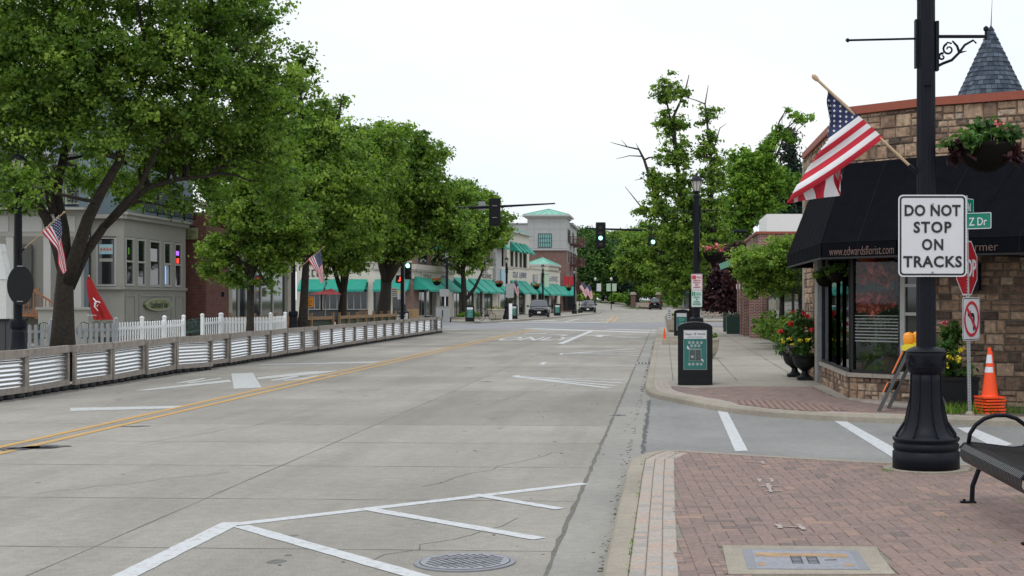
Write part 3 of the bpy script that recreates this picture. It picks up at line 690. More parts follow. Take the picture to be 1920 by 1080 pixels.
# handhole lid in its concrete pad
hx, hy = P(1515, 1050, ZN); hh = thing('access_hatch', 'rusty rectangular utility lid set in a concrete pad in the brick paving', 'utility lid', (hx, hy, ZN))
m = MB().prism([(x, y) for x, y in pad], ZN-.03, ZN+.004); m.build('concrete_pad', 'kerb_concrete', hh, world=True)
ld = [P(x, y, ZN+.006) for x, y in ((1391.5, 1029), (1606, 1031.5), (1632.5, 1068), (1402, 1066.6))]
m = MB().prism(ld, ZN, ZN+.006); m.build('frame', 'lid_frame', hh, world=True)
ld2 = [P(x, y, ZN+.009) for x, y in ((1410, 1031), (1592, 1033.5), (1613, 1066.5), (1420, 1065.5))]
m = MB().prism(ld2, ZN, ZN+.0075); m.build('lid', 'iron_lid', hh, world=True)
def lidpt(u, v, z): 
    a = Vector((*ld2[0], 0)).lerp(Vector((*ld2[1], 0)), u); b = Vector((*ld2[3], 0)).lerp(Vector((*ld2[2], 0)), u); p = a.lerp(b, v); return (p.x, p.y, z)
m = MB(); rng = random.Random(6); up = []; lo = []
for i in range(22): up.append(lidpt(.02+.93*i/21, .12+.05*rng.random(), ZN+.0085)); lo.append(lidpt(.02+.93*i/21, .28+.12*rng.random(), ZN+.0085))
for i in range(21): m.poly([up[i], lo[i], lo[i+1], up[i+1]])
m.poly([lidpt(.03, .68, ZN+.0085), lidpt(.02, .85, ZN+.0085), lidpt(.11, .83, ZN+.0085), lidpt(.08, .7, ZN+.0085)]); m.poly([lidpt(.88, .72, ZN+.0085), lidpt(.86, .84, ZN+.0085), lidpt(.97, .84, ZN+.0085), lidpt(.95, .72, ZN+.0085)])
m.build('rust', 'tan_rust', hh, world=True)
m = MB()
for u0 in (.37, .53):
    for i in range(6):
        a = lidpt(u0, .33+i*.075, ZN+.009); b = lidpt(u0+.1, .33+i*.075, ZN+.009); m.bar(a, b, .004, .003)
    m.bar(lidpt(u0, .33, ZN+.009), lidpt(u0, .72, ZN+.009), .004, .003); m.bar(lidpt(u0+.1, .33, ZN+.009), lidpt(u0+.1, .72, ZN+.009), .004, .003)
p = lidpt(.76, .52, ZN+.009); m.box(p, (.07, .012, .002), .1)
m.build('raised_mark', 'rubber', hh, world=True)
# storm drain grate on the right gutter
dx, dy = P(1211, 681.5); dg = thing('storm_drain', 'cast iron gutter grate beside the kerb past the side street', 'drain grate', (dx, dy, 0))
m = MB().box((0, 0, .004), (.5, .9, .012)); m.build('frame', 'grey_metal', dg)
m = MB()
for i in range(5): m.box((-.18+i*.09, 0, .012), (.045, .7, .006))
m.build('slot', 'rubber', dg)
# ================================================================ THE CORNER WITH THE LAMP POST
def fit(name, s, mat, parent, loc, w, h, rz=0, ext=.002, off=0, space=1, world=False, rx=R(90)):
    o = text(name, s, 1.0, mat, parent, loc, (rx, 0, rz), 1, .5, 'CENTER', off, space)
    xs = [v.co.x for v in o.data.vertices]; ys = [v.co.y for v in o.data.vertices]
    cx, cy = (max(xs)+min(xs))/2, (max(ys)+min(ys))/2; sx, sy = w/(max(xs)-min(xs)), h/(max(ys)-min(ys))
    for v in o.data.vertices: v.co = ((v.co.x-cx)*sx, (v.co.y-cy)*sy, v.co.z*2*ext)
    if world and parent: o.location = Vector(loc)-parent_loc(parent)
    return o
def rrect(w, h, r, n=5):
    o = []
    for cx, cy, a0 in ((w/2-r, h/2-r, 0), (-w/2+r, h/2-r, 90), (-w/2+r, -h/2+r, 180), (w/2-r, -h/2+r, 270)):
        for k in range(n+1): a = R(a0+90*k/n); o.append((cx+r*math.cos(a), cy+r*math.sin(a)))
    return o
def plate(m, pts, y0, y1):                       # upright plate: pts (x, z), front at y0 facing -y
    b = len(m.v); n = len(pts); m.v += [(x, y0, z) for x, z in pts]+[(x, y1, z) for x, z in pts]
    m.face(range(b, b+n)); m.face(range(b+2*n-1, b+n-1, -1))
    for i in range(n): m.face([b+(i+1) % n, b+i, b+n+i, b+n+(i+1) % n])
def ringplate(m, o, i_, y):
    b = len(m.v); n = len(o); m.v += [(x, y, z) for x, z in o]+[(x, y, z) for x, z in i_]
    for k in range(n): m.face([b+k, b+(k+1) % n, b+n+(k+1) % n, b+n+k])
def lantern(parent, z):
    l = MB().lathe([(.06, 0), (.06, .05), (.10, .07), (.10, .09)], 12); o = l.build('lantern_base', 'black_iron', parent); o.location = (0, 0, z)
    l = MB().lathe([(.085, .09), (.155, .36)], 8); q = l.build('lantern_glass', 'lantern_glass', parent); q.location = (0, 0, z)
    l = MB().lathe([(.19, .36), (.185, .38), (.12, .46), (.06, .50), (.03, .51), (.02, .54), (.03, .56), (.004, .60)], 12); q = l.build('lantern_roof', 'black_iron', parent); q.location = (0, 0, z)
    l = MB()
    for k in range(8): a = k*math.pi/4; l.bar((.088*math.cos(a), .088*math.sin(a), .09), (.16*math.cos(a), .16*math.sin(a), .36), .012)
    q = l.build('lantern_cage', 'black_iron', parent); q.location = (0, 0, z)
def scroll(m, c, r, a0, turns, w=.012, x=1):     # spiral ironwork in the XZ plane
    pts = []
    for k in range(15):
        t = k/14; a = a0+turns*6.283*t; q = r*(1-.75*t); pts.append((c[0]+x*q*math.cos(a), c[1], c[2]+q*math.sin(a)))
    m.tube(pts, [w*(1-.4*k/14) for k in range(15)], 6)
def lamp_post(label, x, y, z, group='black lamp posts along the street', arms=True, basket=False, detail=True, sc=1.0):
    t = thing('lamp_post', label, 'lamp post', (x, y, z), 0, group)
    n = 48 if detail else 16
    fl = (lambda k: 1-.03*(k % 2)) if detail else None
    prof = [(.31, 0), (.31, .155), (.295, .163), (.295, .172), (.305, .18), (.305, .225), (.292, .235), (.292, .245), (.305, .26), (.312, .275), (.308, .285), (.27, .31), (.235, .345), (.21, .39), (.185, .46), (.165, .56), (.152, .68), (.148, .80), (.146, .90)]
    MB().lathe(prof, n).build('base', 'black_iron', t, smooth=True)
    if detail:
        m = MB()
        for k in range(8):
            a = k*math.pi/4+.2; m.bar((.298*math.cos(a), .298*math.sin(a), .30), (.215*math.cos(a), .215*math.sin(a), .42), .012, .02); m.bar((.215*math.cos(a), .215*math.sin(a), .42), (.158*math.cos(a), .158*math.sin(a), .66), .010, .016)
            m.bar((.158*math.cos(a), .158*math.sin(a), .66), (.148*math.cos(a), .148*math.sin(a), .90), .009, .014)
        m.build('base_rib', 'black_iron', t)
    m = MB().lathe([(.15, .88), (.165, .90), (.18, .94), (.184, .98), (.184, 1.05), (.18, 1.075), (.19, 1.085), (.175, 1.10), (.15, 1.115), (.11, 1.13)], n)
    if detail:
        for k in range(6):
            a = k*math.pi/3-1.57
            for j in range(16):
                b2 = j*math.pi/8+.2; pp = [(.1875, a+q*.36*math.cos(b2), .995+q*.062*math.sin(b2)) for q in (.18, .6, 1)]
                m.tube([(r_*math.cos(t_), r_*math.sin(t_), z_) for r_, t_, z_ in pp], [.005, .004, .002], 5)
    m.build('collar', 'black_iron', t, smooth=False)
    MB().lathe([(.093, 1.12), (.09, 2.2), (.088, 3.4), (.085, 4.36), (.10, 4.38), (.10, 4.42), (.07, 4.45)], 32 if detail else 10, flute=(lambda k: 1-.06*(k % 2)) if detail else None).build('pole', 'black_iron', t, smooth=False)
    if arms:
        m = MB().tube([(-.09, 0, 4.0), (-.72, 0, 3.985)], .010, 6); m.lathe([(.004, -.02), (.02, -.008), (.02, .008), (.004, .02)], 8, (-.73, 0, 3.985)); m.box((-.095, 0, 3.95), (.02, .08, .45)); m.build('banner_arm', 'black_iron', t)
        m = MB().tube([(.09, 0, 4.02), (.5, 0, 4.02), (.56, 0, 4.02)], .016, 8); m.lathe([(.005, -.03), (.026, -.012), (.026, .012), (.005, .03)], 8, (.56, 0, 4.09)); m.tube([(.56, 0, 3.99), (.56, 0, 4.08)], .014, 8)
        m.box((.1, 0, 3.93), (.03, .08, .46))
        if detail:
            scroll(m, (.21, 0, 3.90), .055, 1.9, 1.2); scroll(m, (.15, 0, 3.83), .035, 1.2, 1.1)
            m.tube([(.10, 0, 3.74), (.16, 0, 3.77), (.24, 0, 3.80), (.31, 0, 3.87), (.36, 0, 3.94), (.44, 0, 3.985), (.47, 0, 3.955)], [.014, .014, .014, .013, .012, .010, .008], 6); m.tube([(.31, 0, 3.87), (.38, 0, 3.885)], [.012, .003], 5); m.tube([(.245, 0, 3.98), (.29, 0, 3.93), (.31, 0, 3.87)], [.008, .012, .013], 6); m.tube([(.24, 0, 3.955), (.20, 0, 3.965), (.165, 0, 3.92)], .009, 5)
        m.build('basket_arm', 'black_iron', t)
    if detail: MB().box((0, -.09, 3.62), (.07, .04, .14)).build('junction_box', 'black_iron', t)
    lantern(t, 4.45)
    return t
def foliage(name, parent, pts, mat, per, spread, size, seed, tmean=.5, **k):
    rg = np.random.default_rng(seed); C = np.array(pts, float); return leaves(name, mat, parent, C, np.clip(tmean+rg.normal(size=len(C))*.22, 0, 1), per, spread, size, seed, **k)
def blossoms(parent, pts, mat, r, seed, name='blossom'):
    for i, p in enumerate(pts):
        o = foliage(name, parent, [p], mat, 34, r, r*.9, seed+i, droop=0, flat_=.8)
def blob(c, r, n, seed, zs=.6):
    rg = np.random.default_rng(seed); d = rg.normal(size=(n, 3)); d /= np.linalg.norm(d, axis=1)[:, None]; d *= (rg.random(n)**.4)[:, None]*np.array(r if isinstance(r, tuple) else (r, r, r*zs)); return [tuple(np.array(c)+q) for q in d]
flat('bowl_brown', (.010, .009, .008), .9, spec=.05)
def hanging_basket(label, x, y, z, r=.26, hang=.9, seed=1, near=False, group='hanging flower baskets', petal='petal_pink'):
    """z: rim of the bowl"""
    t = thing('hanging_basket', label, 'hanging basket', (x, y, z), 0, group)
    MB().lathe([(.02, -r*1.02), (r*.35, -r*.97), (r*.66, -r*.78), (r*.88, -r*.48), (r*.98, -r*.15), (r*1.0, 0), (r*.9, -.01)], 28).build('bowl', 'bowl_brown', t, smooth=True)
    m = MB()
    for k in range(3): a = k*2.094+.5; m.tube([(r*.95*math.cos(a), r*.95*math.sin(a), 0), (0, 0, hang)], .0016, 4)
    m.build('chain', 'dark_grey', t)
    n = 26 if near else 12
    foliage('plants', t, blob((0, 0, r*.35), (r*1.1, r*1.1, r*.5), n, seed)+blob((0, 0, 0), (r*1.35, r*1.35, r*.25), n//2, seed+1), 'leaf_dark' if near else 'leaf', 34 if near else 22, r*.35, .075 if near else .09, seed, .45)
    if near:
        foliage('trailing_leaves', t, [(r*1.1*math.cos(a), r*1.1*math.sin(a)*.6, -.02-.06*(k % 3)) for k, a in enumerate([3.14, 3.3, 2.9, 3.6, 4.2, 0, .2, 5.9, 5.3])], 'leaf_purple', 16, .07, .11, seed+3, .5, droop=1.5)
    blossoms(t, [(r*.9*math.cos(a), r*.9*math.sin(a), r*.45+.05*math.sin(3*a)) for a in ([5.3, 5.0] if near else [.5, 1.8, 3.3, 4.2, 5.0, 5.8])], petal, .035 if near else .09, seed+20)
    return t
def flag(label, x, y, z, hoist, flyA, flyB, seed, group='small American flags on lamp posts', pole=None, yoff=0, wav=.03, nu=40, nv=44):
    """hoist: (bottom, top) points on the pole; flyA / flyB: fly-edge curves of the stripe end and of the canton end (lists of points)"""
    t = thing('flag', label, 'flag', (x, y, z), 0, group); o = Vector((x, y, z))
    def cat(pts, s):
        n = len(pts)-1; s = s*n; i = min(int(s), n-1); f = s-i; p = [Vector(pts[max(0, min(n, i+k))]) for k in (-1, 0, 1, 2)]
        return .5*((2*p[1])+(p[2]-p[0])*f+(2*p[0]-5*p[1]+4*p[2]-p[3])*f*f+(3*p[1]-p[0]-3*p[2]+p[3])*f**3)
    def surf(u, v):
        if callable(flyA): return flyA(u, v)-o
        a = cat(flyA, v); b = cat(flyB, v); p = a.lerp(b, u)
        h0 = Vector(hoist[0]).lerp(Vector(hoist[1]), u); p = h0.lerp(p, min(1, v*3)) if v < .34 else p
        p.y += wav*math.sin(u*13+v*5+seed)*min(1, v*2.2)+wav*.5*math.sin(u*5-v*9); return p-o
    for nm, mat, test in (('red_stripes', 'flag_red', 0), ('white_stripes', 'flag_white', 1), ('canton', 'flag_blue', 2)):
        m = MB(); idx = {}
        def vid(i, j, m=m, idx=idx):
            if (i, j) not in idx: idx[(i, j)] = len(m.v); m.v.append(tuple(surf(i/52, j/nv)))
            return idx[(i, j)]
        for i in range(52):
            for j in range(nv):
                u = (i+.5)/52; st = int(u*13); can = u > 6/13 and (j+.5)/nv < .40; k = 2 if can else (0 if st % 2 == 0 else 1)
                if k == test: m.face([vid(i, j), vid(i+1, j), vid(i+1, j+1), vid(i, j+1)])
        m.build(nm, mat, t, smooth=True)
    m = MB(); rng = random.Random(seed)
    for r_ in range(9):
        for c_ in range(6 if r_ % 2 == 0 else 5):
            u = 6/13+7/13*(r_+.7)/9.6; v = .40*((c_+(.7 if r_ % 2 == 0 else 1.2))/6.4); p = surf(u, v); dx = surf(u, v+.01)-p; dy = surf(u+.01, v)-p
            nn = dx.cross(dy).normalized(); e1 = dx.normalized(); e2 = nn.cross(e1); s = .016
            for sg in (-1, 1):
                q = p+nn*.004*sg; m.poly([tuple(q+(e1*math.cos(a)+e2*math.sin(a))*(s if k % 2 == 0 else s*.42)) for k, a in enumerate([math.pi*kk/5 for kk in range(10)])])
    m.build('star_pattern', 'flag_white', t)
    if pole:
        a, b = Vector(pole[0])-o, Vector(pole[1])-o
        MB().tube([a, b], .013, 8).build('pole', 'pole_wood', t)
        d = (b-a).normalized(); m = MB().tube([b-d*.01, b+d*.02, b+d*.05, b+d*.07], [.014, .024, .024, .008], 10); m.build('finial', 'pole_wood', t)
        m = MB().tube([a-d*.03, a+d*.12], .02, 8); m.box(a-d*.03+Vector((.02, 0, 0)), (.03, .06, .2)); m.build('bracket', 'black_iron', t)
    return t
PX, PY = post_xy; ZP = ZN+.004
lp = lamp_post('near black fluted lamp post with a wide flared base on the brick pavement', PX, PY, ZP)
# the big white sign
s = thing('regulatory_sign', 'white rectangular sign reading DO NOT STOP ON TRACKS on the near lamp post', 'sign', tuple(Q(1748.5, 442, PY-.125)))
W_, H_ = .632, .757
m = MB(); plate(m, rrect(W_, H_, .045), 0, .003); m.build('plate', 'sign_white', s)
m = MB(); ringplate(m, rrect(W_-.024, H_-.024, .036), rrect(W_-.058, H_-.058, .022), -.0012); m.build('border', 'sign_black', s)
px = F/(PY-.125)
for ln, w, yy, sp in (('DO NOT', 105, 394.5, 1.05), ('STOP', 71, 426, 1.15), ('ON', 40, 458.5, 1.15), ('TRACKS', 110, 490.5, 1.1)):
    fit('lettering', ln, 'sign_black', s, (0, -.003, (442-yy)/px), w/px, 21.5/px, off=.028, space=sp)
m = MB()
for dz in (.29, -.33): m.lathe([(.008, 0), (.006, .006)], 10, (0, 0, 0))
b = MB()
for dz in (.29, -.34): b.box((.0, -.004, dz), (.018, .008, .018))
b.build('bolt', 'grey_metal', s)
m = MB()
for dz in (.29, -.34): m.box((0, .02, dz), (.05, .036, .03))
m.build('clamp', 'grey_metal', s)
hb = hanging_basket('round dark basket of pink and green plants hanging beside the near lamp post', PX+.56, PY, ZP+4.02-1.0, .262, .96, 4, True, group=None)
# flag on the near post
Yf = PY
def fq(x, y, d=0): return tuple(Q(x, y, Yf+d))
def big_flag(u, v):
    tab = ((0, 222), (.15, 178), (.30, 134), (.46, 66), (.70, 34), (.88, 16), (1, 6)); L0 = 0
    for (u0, l0), (u1, l1) in zip(tab[:-1], tab[1:]):
        if u0 <= u <= u1+1e-6: L0 = l0+(l1-l0)*(u-u0)/(u1-u0)
    s = v*222; x = 1657+(1556-1657)*u; y = 259+(168-259)*u; f = min(s, L0); sag = 9*math.sin(math.pi*min(1, f/222))
    x += -.833*f; y += .554*f+sag*.6; d = -.03*math.sin(f*.05+u*5)-.02*math.sin(u*20)*min(1, f/60)
    if s > L0: e = s-L0; x += .10*e+4*math.sin(e*.06+u*9); y += .70*e; d += .05+.0006*e+.02*math.sin(e*.05+u*14)
    return Q(x, y, Yf+d)
flag('large American flag drooping from a wooden pole on the near lamp post', *Q(1722, 326, Yf), (fq(1657, 259), fq(1556, 168)),
     big_flag, None,
     3, None, (fq(1722, 326), fq(1533, 150)), wav=.02)
# bench
bx0 = thing('bench', 'black metal strap bench with a rounded arm at the right edge', 'bench', (2.33, 11.0, ZN))
prof = [(-.02, .33), (-.045, .37), (-.04, .42), (-.01, .452), (.05, .458), (.2, .44), (.36, .42), (.45, .43), (.50, .50), (.55, .65), (.60, .82), (.62, .84)]
m = MB(); k = 0; y = .1
while y > -1.8:
    b = len(m.v)
    for i, (x, z) in enumerate(prof):
        a = prof[max(0, i-1)]; c = prof[min(len(prof)-1, i+1)]; dx, dz = c[0]-a[0], c[1]-a[1]; ln = math.hypot(dx, dz); nx, nz_ = -dz/ln*.006, dx/ln*.006
        m.v += [(x+nx, y, z+nz_), (x+nx, y-.019, z+nz_), (x-nx, y-.019, z-nz_), (x-nx, y, z-nz_)]
    for i in range(len(prof)-1):
        for q in range(4): m.face([b+4*i+q, b+4*i+(q+1) % 4, b+4*i+4+(q+1) % 4, b+4*i+4+q])
    m.face([b, b+1, b+2, b+3]); y -= .038
m.build('seat', 'bench_black', bx0)
for yy in (.13, -1.78):
    pts = [(.02, yy, .44)]+[(.27-.25*math.cos(a), yy, .46+.22*math.sin(a)) for a in [.35*k for k in range(1, 9)]]+[(.5, yy, .47)]
    MB().tube(pts, .017, 10).build('arm', 'black_iron', bx0, smooth=True)
    MB().tube([(.32, yy, .40), (.2, yy, .34), (.1, yy, .25), (.055, yy, .13), (.05, yy, .01)], .019, 10).box((.02, yy, .008), (.12, .05, .012)).lathe([(.012, .014), (.012, .03)], 8, (-.01, yy, 0)).build('leg', 'black_iron', bx0)
    MB().tube([(.45, yy, .40), (.52, yy, .3), (.56, yy, .15), (.57, yy, .01)], .019, 10).build('leg', 'black_iron', bx0)
for yy in (.13, -1.78): MB().tube([(x, yy, z) for x, z in prof[2:]], .016, 8).build('side_rail', 'black_iron', bx0)
# ================================================================ THE FLORIST'S
fl = thing('florist_shop', 'tan stone corner shop with a red roof cap and wide display windows', 'shop', (0, 0, 0))
A0, A1, B1, C1, D1 = (3.04, 31.0), (3.04, 23.6), (4.12, 22.5), (5.45, 21.7), (14.0, 16.6)
def stones(m, p0, p1, z0, z1, rng, smin=.13, smax=.32, rows=(.10, .13, .17, .21), dep=.022):
    p0 = Vector((*p0, 0)); p1 = Vector((*p1, 0)); d = p1-p0; ln = d.length; d.normalize(); nn = Vector((-d.y, d.x, 0))*-1   # outward: right of travel
    z = z0
    while z < z1-.03:
        h = min(rng.choice(rows), z1-z)
        if z1-z-h < .06: h = z1-z
        s = -rng.random()*.1
        while s < ln:
            w = rng.uniform(smin, smax)*(.75 if h < .12 else 1); e = min(s+w, ln); st = max(s, 0)
            if ln-e < .06: e = ln
            if e-st > .03:
                parts = [(z, z+h)]
                if h > .15 and rng.random() < .3: q = z+h*rng.uniform(.4, .6); parts = [(z, q), (q, z+h)]
                for a, b_ in parts:
                    m.tn = min(1, max(0, rng.choice([rng.gauss(.5, .16), rng.gauss(.5, .16), rng.gauss(.8, .12), rng.gauss(.16, .1)]))); g_ = .006; dd = dep*rng.uniform(.5, 1.4); q = .016; b = len(m.v)
                    nx_, nz2 = 3, 2; W0 = e-st-2*g_; H0 = b_-a-2*g_
                    for (ins, out) in ((0, 0), (q, dd)):
                        for (uu, vv) in ((0, 0), (1, 0), (1, 1), (0, 1)):
                            su = st+g_+ins+(W0-2*ins)*uu; zz = a+g_+ins*.7+(H0-1.4*ins)*vv; o_ = out*(rng.uniform(.75, 1.2) if out else 1)-.004; p = p0+d*su+nn*o_; m.v.append((p.x, p.y, zz))
                    c = p0+d*(st+g_+W0*rng.uniform(.35, .65))+nn*(dd*rng.uniform(.9, 1.5)); m.v.append((c.x, c.y, a+H0*rng.uniform(.4, .65)))
                    for k in range(4): m.face([b+k, b+(k+1) % 4, b+4+(k+1) % 4, b+4+k]); m.face([b+4+k, b+4+(k+1) % 4, b+8])
            s += w
            if e >= ln: break
        z += h
rng = random.Random(21); ms = MB(); mb_ = MB()
def wallseg(a, b, z0, z1, stone=True, th=.2):
    a3 = Vector((*a, 0)); b3 = Vector((*b, 0)); d = (b3-a3).normalized(); nn = Vector((d.y, -d.x, 0))
    q0 = a3-nn*.012; q1 = b3-nn*.012; r0 = a3-nn*th; r1 = b3-nn*th
    mb_.prism([(q0.x, q0.y), (q1.x, q1.y), (r1.x, r1.y), (r0.x, r0.y)], z0, z1)
    if stone: stones(ms, a, b, z0, z1, rng)
# stones() faces the right of travel; walking A0 -> A1 -> B1 -> C1 the street is on the right
wallseg(A0, (3.04, 27.95), 0.05, 4.72); wallseg((3.04, 27.95), A1, 3.75, 4.72); wallseg(A1, B1, 3.75, 4.72); wallseg(B1, C1, .02, 4.72); wallseg(C1, D1, .02, 4.72)
wallseg((3.04, 27.95), A1, .05, .44); wallseg(A1, B1, .05, .44)
mb_.build('mortar_backing', 'mortar', fl); ms.build('stone_wall', 'stone', fl, tone=True)
def along(a, b, w, z0, z1, out=0, m=None):
    m = m or MB(); a3 = Vector((*a, 0)); b3 = Vector((*b, 0)); d = (b3-a3).normalized(); nn = Vector((d.y, -d.x, 0)); q = [a3+nn*out, b3+nn*out, b3+nn*(out-w), a3+nn*(out-w)]
    return m.prism([(p.x, p.y) for p in q], z0, z1)
m = MB(); rng = random.Random(5)
for a, b in (((3.04, 27.95), A1), (A1, B1)):
    ln = math.dist(a, b); k = int(ln/.55)+1
    for i in range(k):
        p = Vector((*a, 0)).lerp(Vector((*b, 0)), (i+.006)/k); q = Vector((*a, 0)).lerp(Vector((*b, 0)), (i+.994)/k); along((p.x, p.y), (q.x, q.y), .3, .442, .505+rng.uniform(-.002, .002), .06, m)
m.build('window_sill', 'stone_sill', fl)
m = MB(); along((3.04, 31.0), A1, .5, 4.722, 4.85, .07, m); along(A1, B1, .5, 4.722, 4.852, .07, m); along(B1, C1, .5, 4.722, 4.85, .07, m); along(C1, D1, .5, 4.722, 4.852, .07, m); m.build('roof_cap', 'red_cap', fl)
m = MB().prism([(3.3, 30.8), (3.3, 23.8), (4.2, 22.9), (5.5, 22.1), (14, 17), (14, 30.8)], 4.5, 4.6); m.build('roof', 'dark_grey', fl)
m = MB().prism([(3.0, 30.99), (14, 30.99), (14, 31.2), (3.0, 31.2)], 0, 4.72); m.prism([(14, 16.6), (14.2, 16.6), (14.2, 31.2), (14, 31.2)], 0, 4.72); m.build('rear_wall', 'stone_sill', fl)
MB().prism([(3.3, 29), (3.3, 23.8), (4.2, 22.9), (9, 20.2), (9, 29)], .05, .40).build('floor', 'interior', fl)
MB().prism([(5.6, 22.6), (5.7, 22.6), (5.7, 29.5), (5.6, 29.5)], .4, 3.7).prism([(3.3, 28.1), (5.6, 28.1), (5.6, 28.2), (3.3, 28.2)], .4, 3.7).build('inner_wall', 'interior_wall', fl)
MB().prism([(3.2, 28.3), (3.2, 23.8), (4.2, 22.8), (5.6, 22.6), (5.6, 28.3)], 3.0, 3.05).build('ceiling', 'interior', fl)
# window frames and panes
def win(a, b, z0, z1, name='display_window'):
    w = thing('tmp', None, None); bpy.data.objects.remove(w)
    fr = MB(); along(a, b, .08, z0, z0+.05, .0, fr); along(a, b, .08, z1-.05, z1, .0, fr)
    for p in (a, b):
        d = Vector((b[0]-a[0], b[1]-a[1], 0)).normalized()*.028; q = Vector((*p, 0)); along(((q-d).x, (q-d).y), ((q+d).x, (q+d).y), .083, z0+.05, z1-.05, .002, fr)
    f = fr.build(name, 'black', fl)
    along(a, b, .008, z0+.05, z1-.05, -.03).build('pane', 'glass_shop', f); return f
Z0, Z1 = .507, 3.0
ys = [27.75, 26.6, 25.35, 24.5, 23.66]
for i in range(4): win((3.04, ys[i]), (3.04, ys[i+1]), Z0, Z1)
def onB(t): p = Vector((*A1, 0)).lerp(Vector((*B1, 0)), t); return (p.x, p.y)
wB = win(onB(.03), onB(.66), Z0, Z1)
m = MB(); along(onB(.66), onB(.72), .09, Z0, Z1, .01, m); along(onB(.94), onB(1.0), .09, Z0, Z1, .01, m)
for z in (.51, 1.0, 1.45, 1.9, 2.35, 2.9): along(onB(.72), onB(.94), .06, z, z+.05, .005, m)
w2 = m.build('white_framed_window', 'inn_trim', fl); along(onB(.72), onB(.94), .008, .56, 2.9, -.03).build('pane', 'glass_dark', w2)
m = MB()
for k in range(9): along(onB(.06), onB(.62), .002, 1.02+k*.052, 1.02+k*.052+.02*(1-k*.05), -.026, m)
m.build('etched_stripes', 'grey_paint', wB)
m = MB().box((3.06, 27.85, 1.75), (.2, .2, 3.4)); m.build('door_frame', 'grey_metal', fl)
m = MB(); m.prism([(2.98, 27.98), (3.16, 27.98), (3.16, 28.5), (2.98, 28.5)], .1, 3.3); m.build('pilaster', 'stone_sill', fl)
m = MB(); along((4.13, 22.49), (4.22, 22.42), .05, .1, 3.7, .04, m); m.build('corner_trim', 'stone_sill', fl)
MB().box((4.72, 22.0, 2.05), (.22, .12, .42), R(-31)).build('wall_lamp', 'black_iron', fl); 
# awning
aw = [(2.48, 28.9), (2.48, 22.7), (3.47, 21.5), (4.36, 20.72), (9.5, 17.2)]
at_ = [(3.0, 28.9), (3.0, 23.6), (4.1, 22.42), (5.43, 21.62), (11, 18.2)]
m = MB()
for i in range(4):
    a, b = Vector((*aw[i], 2.6)), Vector((*aw[i+1], 2.6)); c, d = Vector((*at_[i+1], 3.93)), Vector((*at_[i], 3.93)); nseg = 14; prev = None
    for k in range(nseg):
        t0, t1 = k/nseg, (k+1)/nseg; sg = lambda t: .018*math.sin(t*nseg*math.pi)**2
        P0, P1, P2, P3 = a.lerp(b, t0), a.lerp(b, t1), d.lerp(c, t1), d.lerp(c, t0); m.poly([P0, P1, P2, P3])
    m.poly([(*aw[i], 2.36), (*aw[i+1], 2.36), (*aw[i+1], 2.6), (*aw[i], 2.6)])
    m.poly([(aw[i][0]+.02, aw[i][1], 2.36), (aw[i+1][0]+.02, aw[i+1][1]+.02, 2.36), (aw[i+1][0]+.02, aw[i+1][1]+.02, 2.6), (aw[i][0]+.02, aw[i][1], 2.6)])
m.poly([(2.48, 28.9, 2.36), (2.48, 28.9, 2.6), (3.0, 28.9, 3.93), (3.0, 28.9, 2.36)])
awn = m.build('awning', 'black_awning', fl)
flat('seam', (.013, .014, .018), .9, spec=.05)
for i in range(4):
    a, b = Vector((*aw[i], 2.6)), Vector((*aw[i+1], 2.6)); c, d = Vector((*at_[i+1], 3.93)), Vector((*at_[i], 3.93)); ns = max(2, int((b-a).length/.75)); m = MB()
    for k in range(ns+1): p_, q_ = a.lerp(b, k/ns), d.lerp(c, k/ns); m.bar(p_, q_, .012, .012); m.bar(p_-Vector((0, 0, .24)), p_, .012, .012)
    m.bar(a, b, .012, .012); m.build('seam', 'seam', awn)
m = MB()
for i in range(4):
    m.bar((*aw[i], 2.35), (*aw[i+1], 2.35), .03)
for i in range(5): m.bar((*aw[i], 2.35), (at_[i][0], at_[i][1]+.02, 2.35), .03)
m.build('awning_frame', 'black', awn)
dv = Vector((aw[2][0]-aw[1][0], aw[2][1]-aw[1][1], 0)); th = math.atan2(dv.y, dv.x); dn = dv.normalized(); no = Vector((dn.y, -dn.x, 0))
c = Vector((*aw[1], 0))+dn*(dv.length*.545)+no*.012; fit('lettering', 'www.edwardsflorist.com', 'awning_text', awn, (c.x, c.y, 2.455), 1.33, .135, th, off=-.008)
dv2 = Vector((aw[3][0]-aw[2][0], aw[3][1]-aw[2][1], 0)); dv3 = Vector((aw[4][0]-aw[3][0], aw[4][1]-aw[3][1], 0)); d3 = dv3.normalized(); no3 = Vector((d3.y, -d3.x, 0))
c = Vector((*aw[3], 0))+d3*.17+no3*.012; fit('lettering', 'Shermer', 'awning_text', awn, (c.x, c.y, 2.46), .60, .12, math.atan2(d3.y, d3.x), off=-.008)
# conical turret behind the parapet
tu = Q(1858, 48, 28.0); m = MB(); pr = []
for k in range(15):
    t = k/14; r = 1.12*(t**.9)+.03*math.sin(t*math.pi*14); pr.append((max(.012, 1.1*t+.06*math.sin(t*math.pi*2)), -t*2.5))
rows = 26; rng = random.Random(8)
prev = None
for k in range(rows):
    t0, t1 = k/rows, (k+1)/rows; r0, r1 = 1.12*t0+.01, 1.12*t1+.02; n = max(10, int(6.28*r1/.11)); ph = rng.random()
    for j in range(n):
        a0, a1 = 6.2832*(j+ph)/n, 6.2832*(j+ph+.94)/n; e = rng.uniform(0, .012); m.tn = rng.random()
        m.poly([((r1+e)*math.cos(a0), (r1+e)*math.sin(a0), -t1*2.42), ((r1+e)*math.cos(a1), (r1+e)*math.sin(a1), -t1*2.42), ((r0)*math.cos(a1), (r0)*math.sin(a1), -t0*2.42), ((r0)*math.cos(a0), (r0)*math.sin(a0), -t0*2.42)])
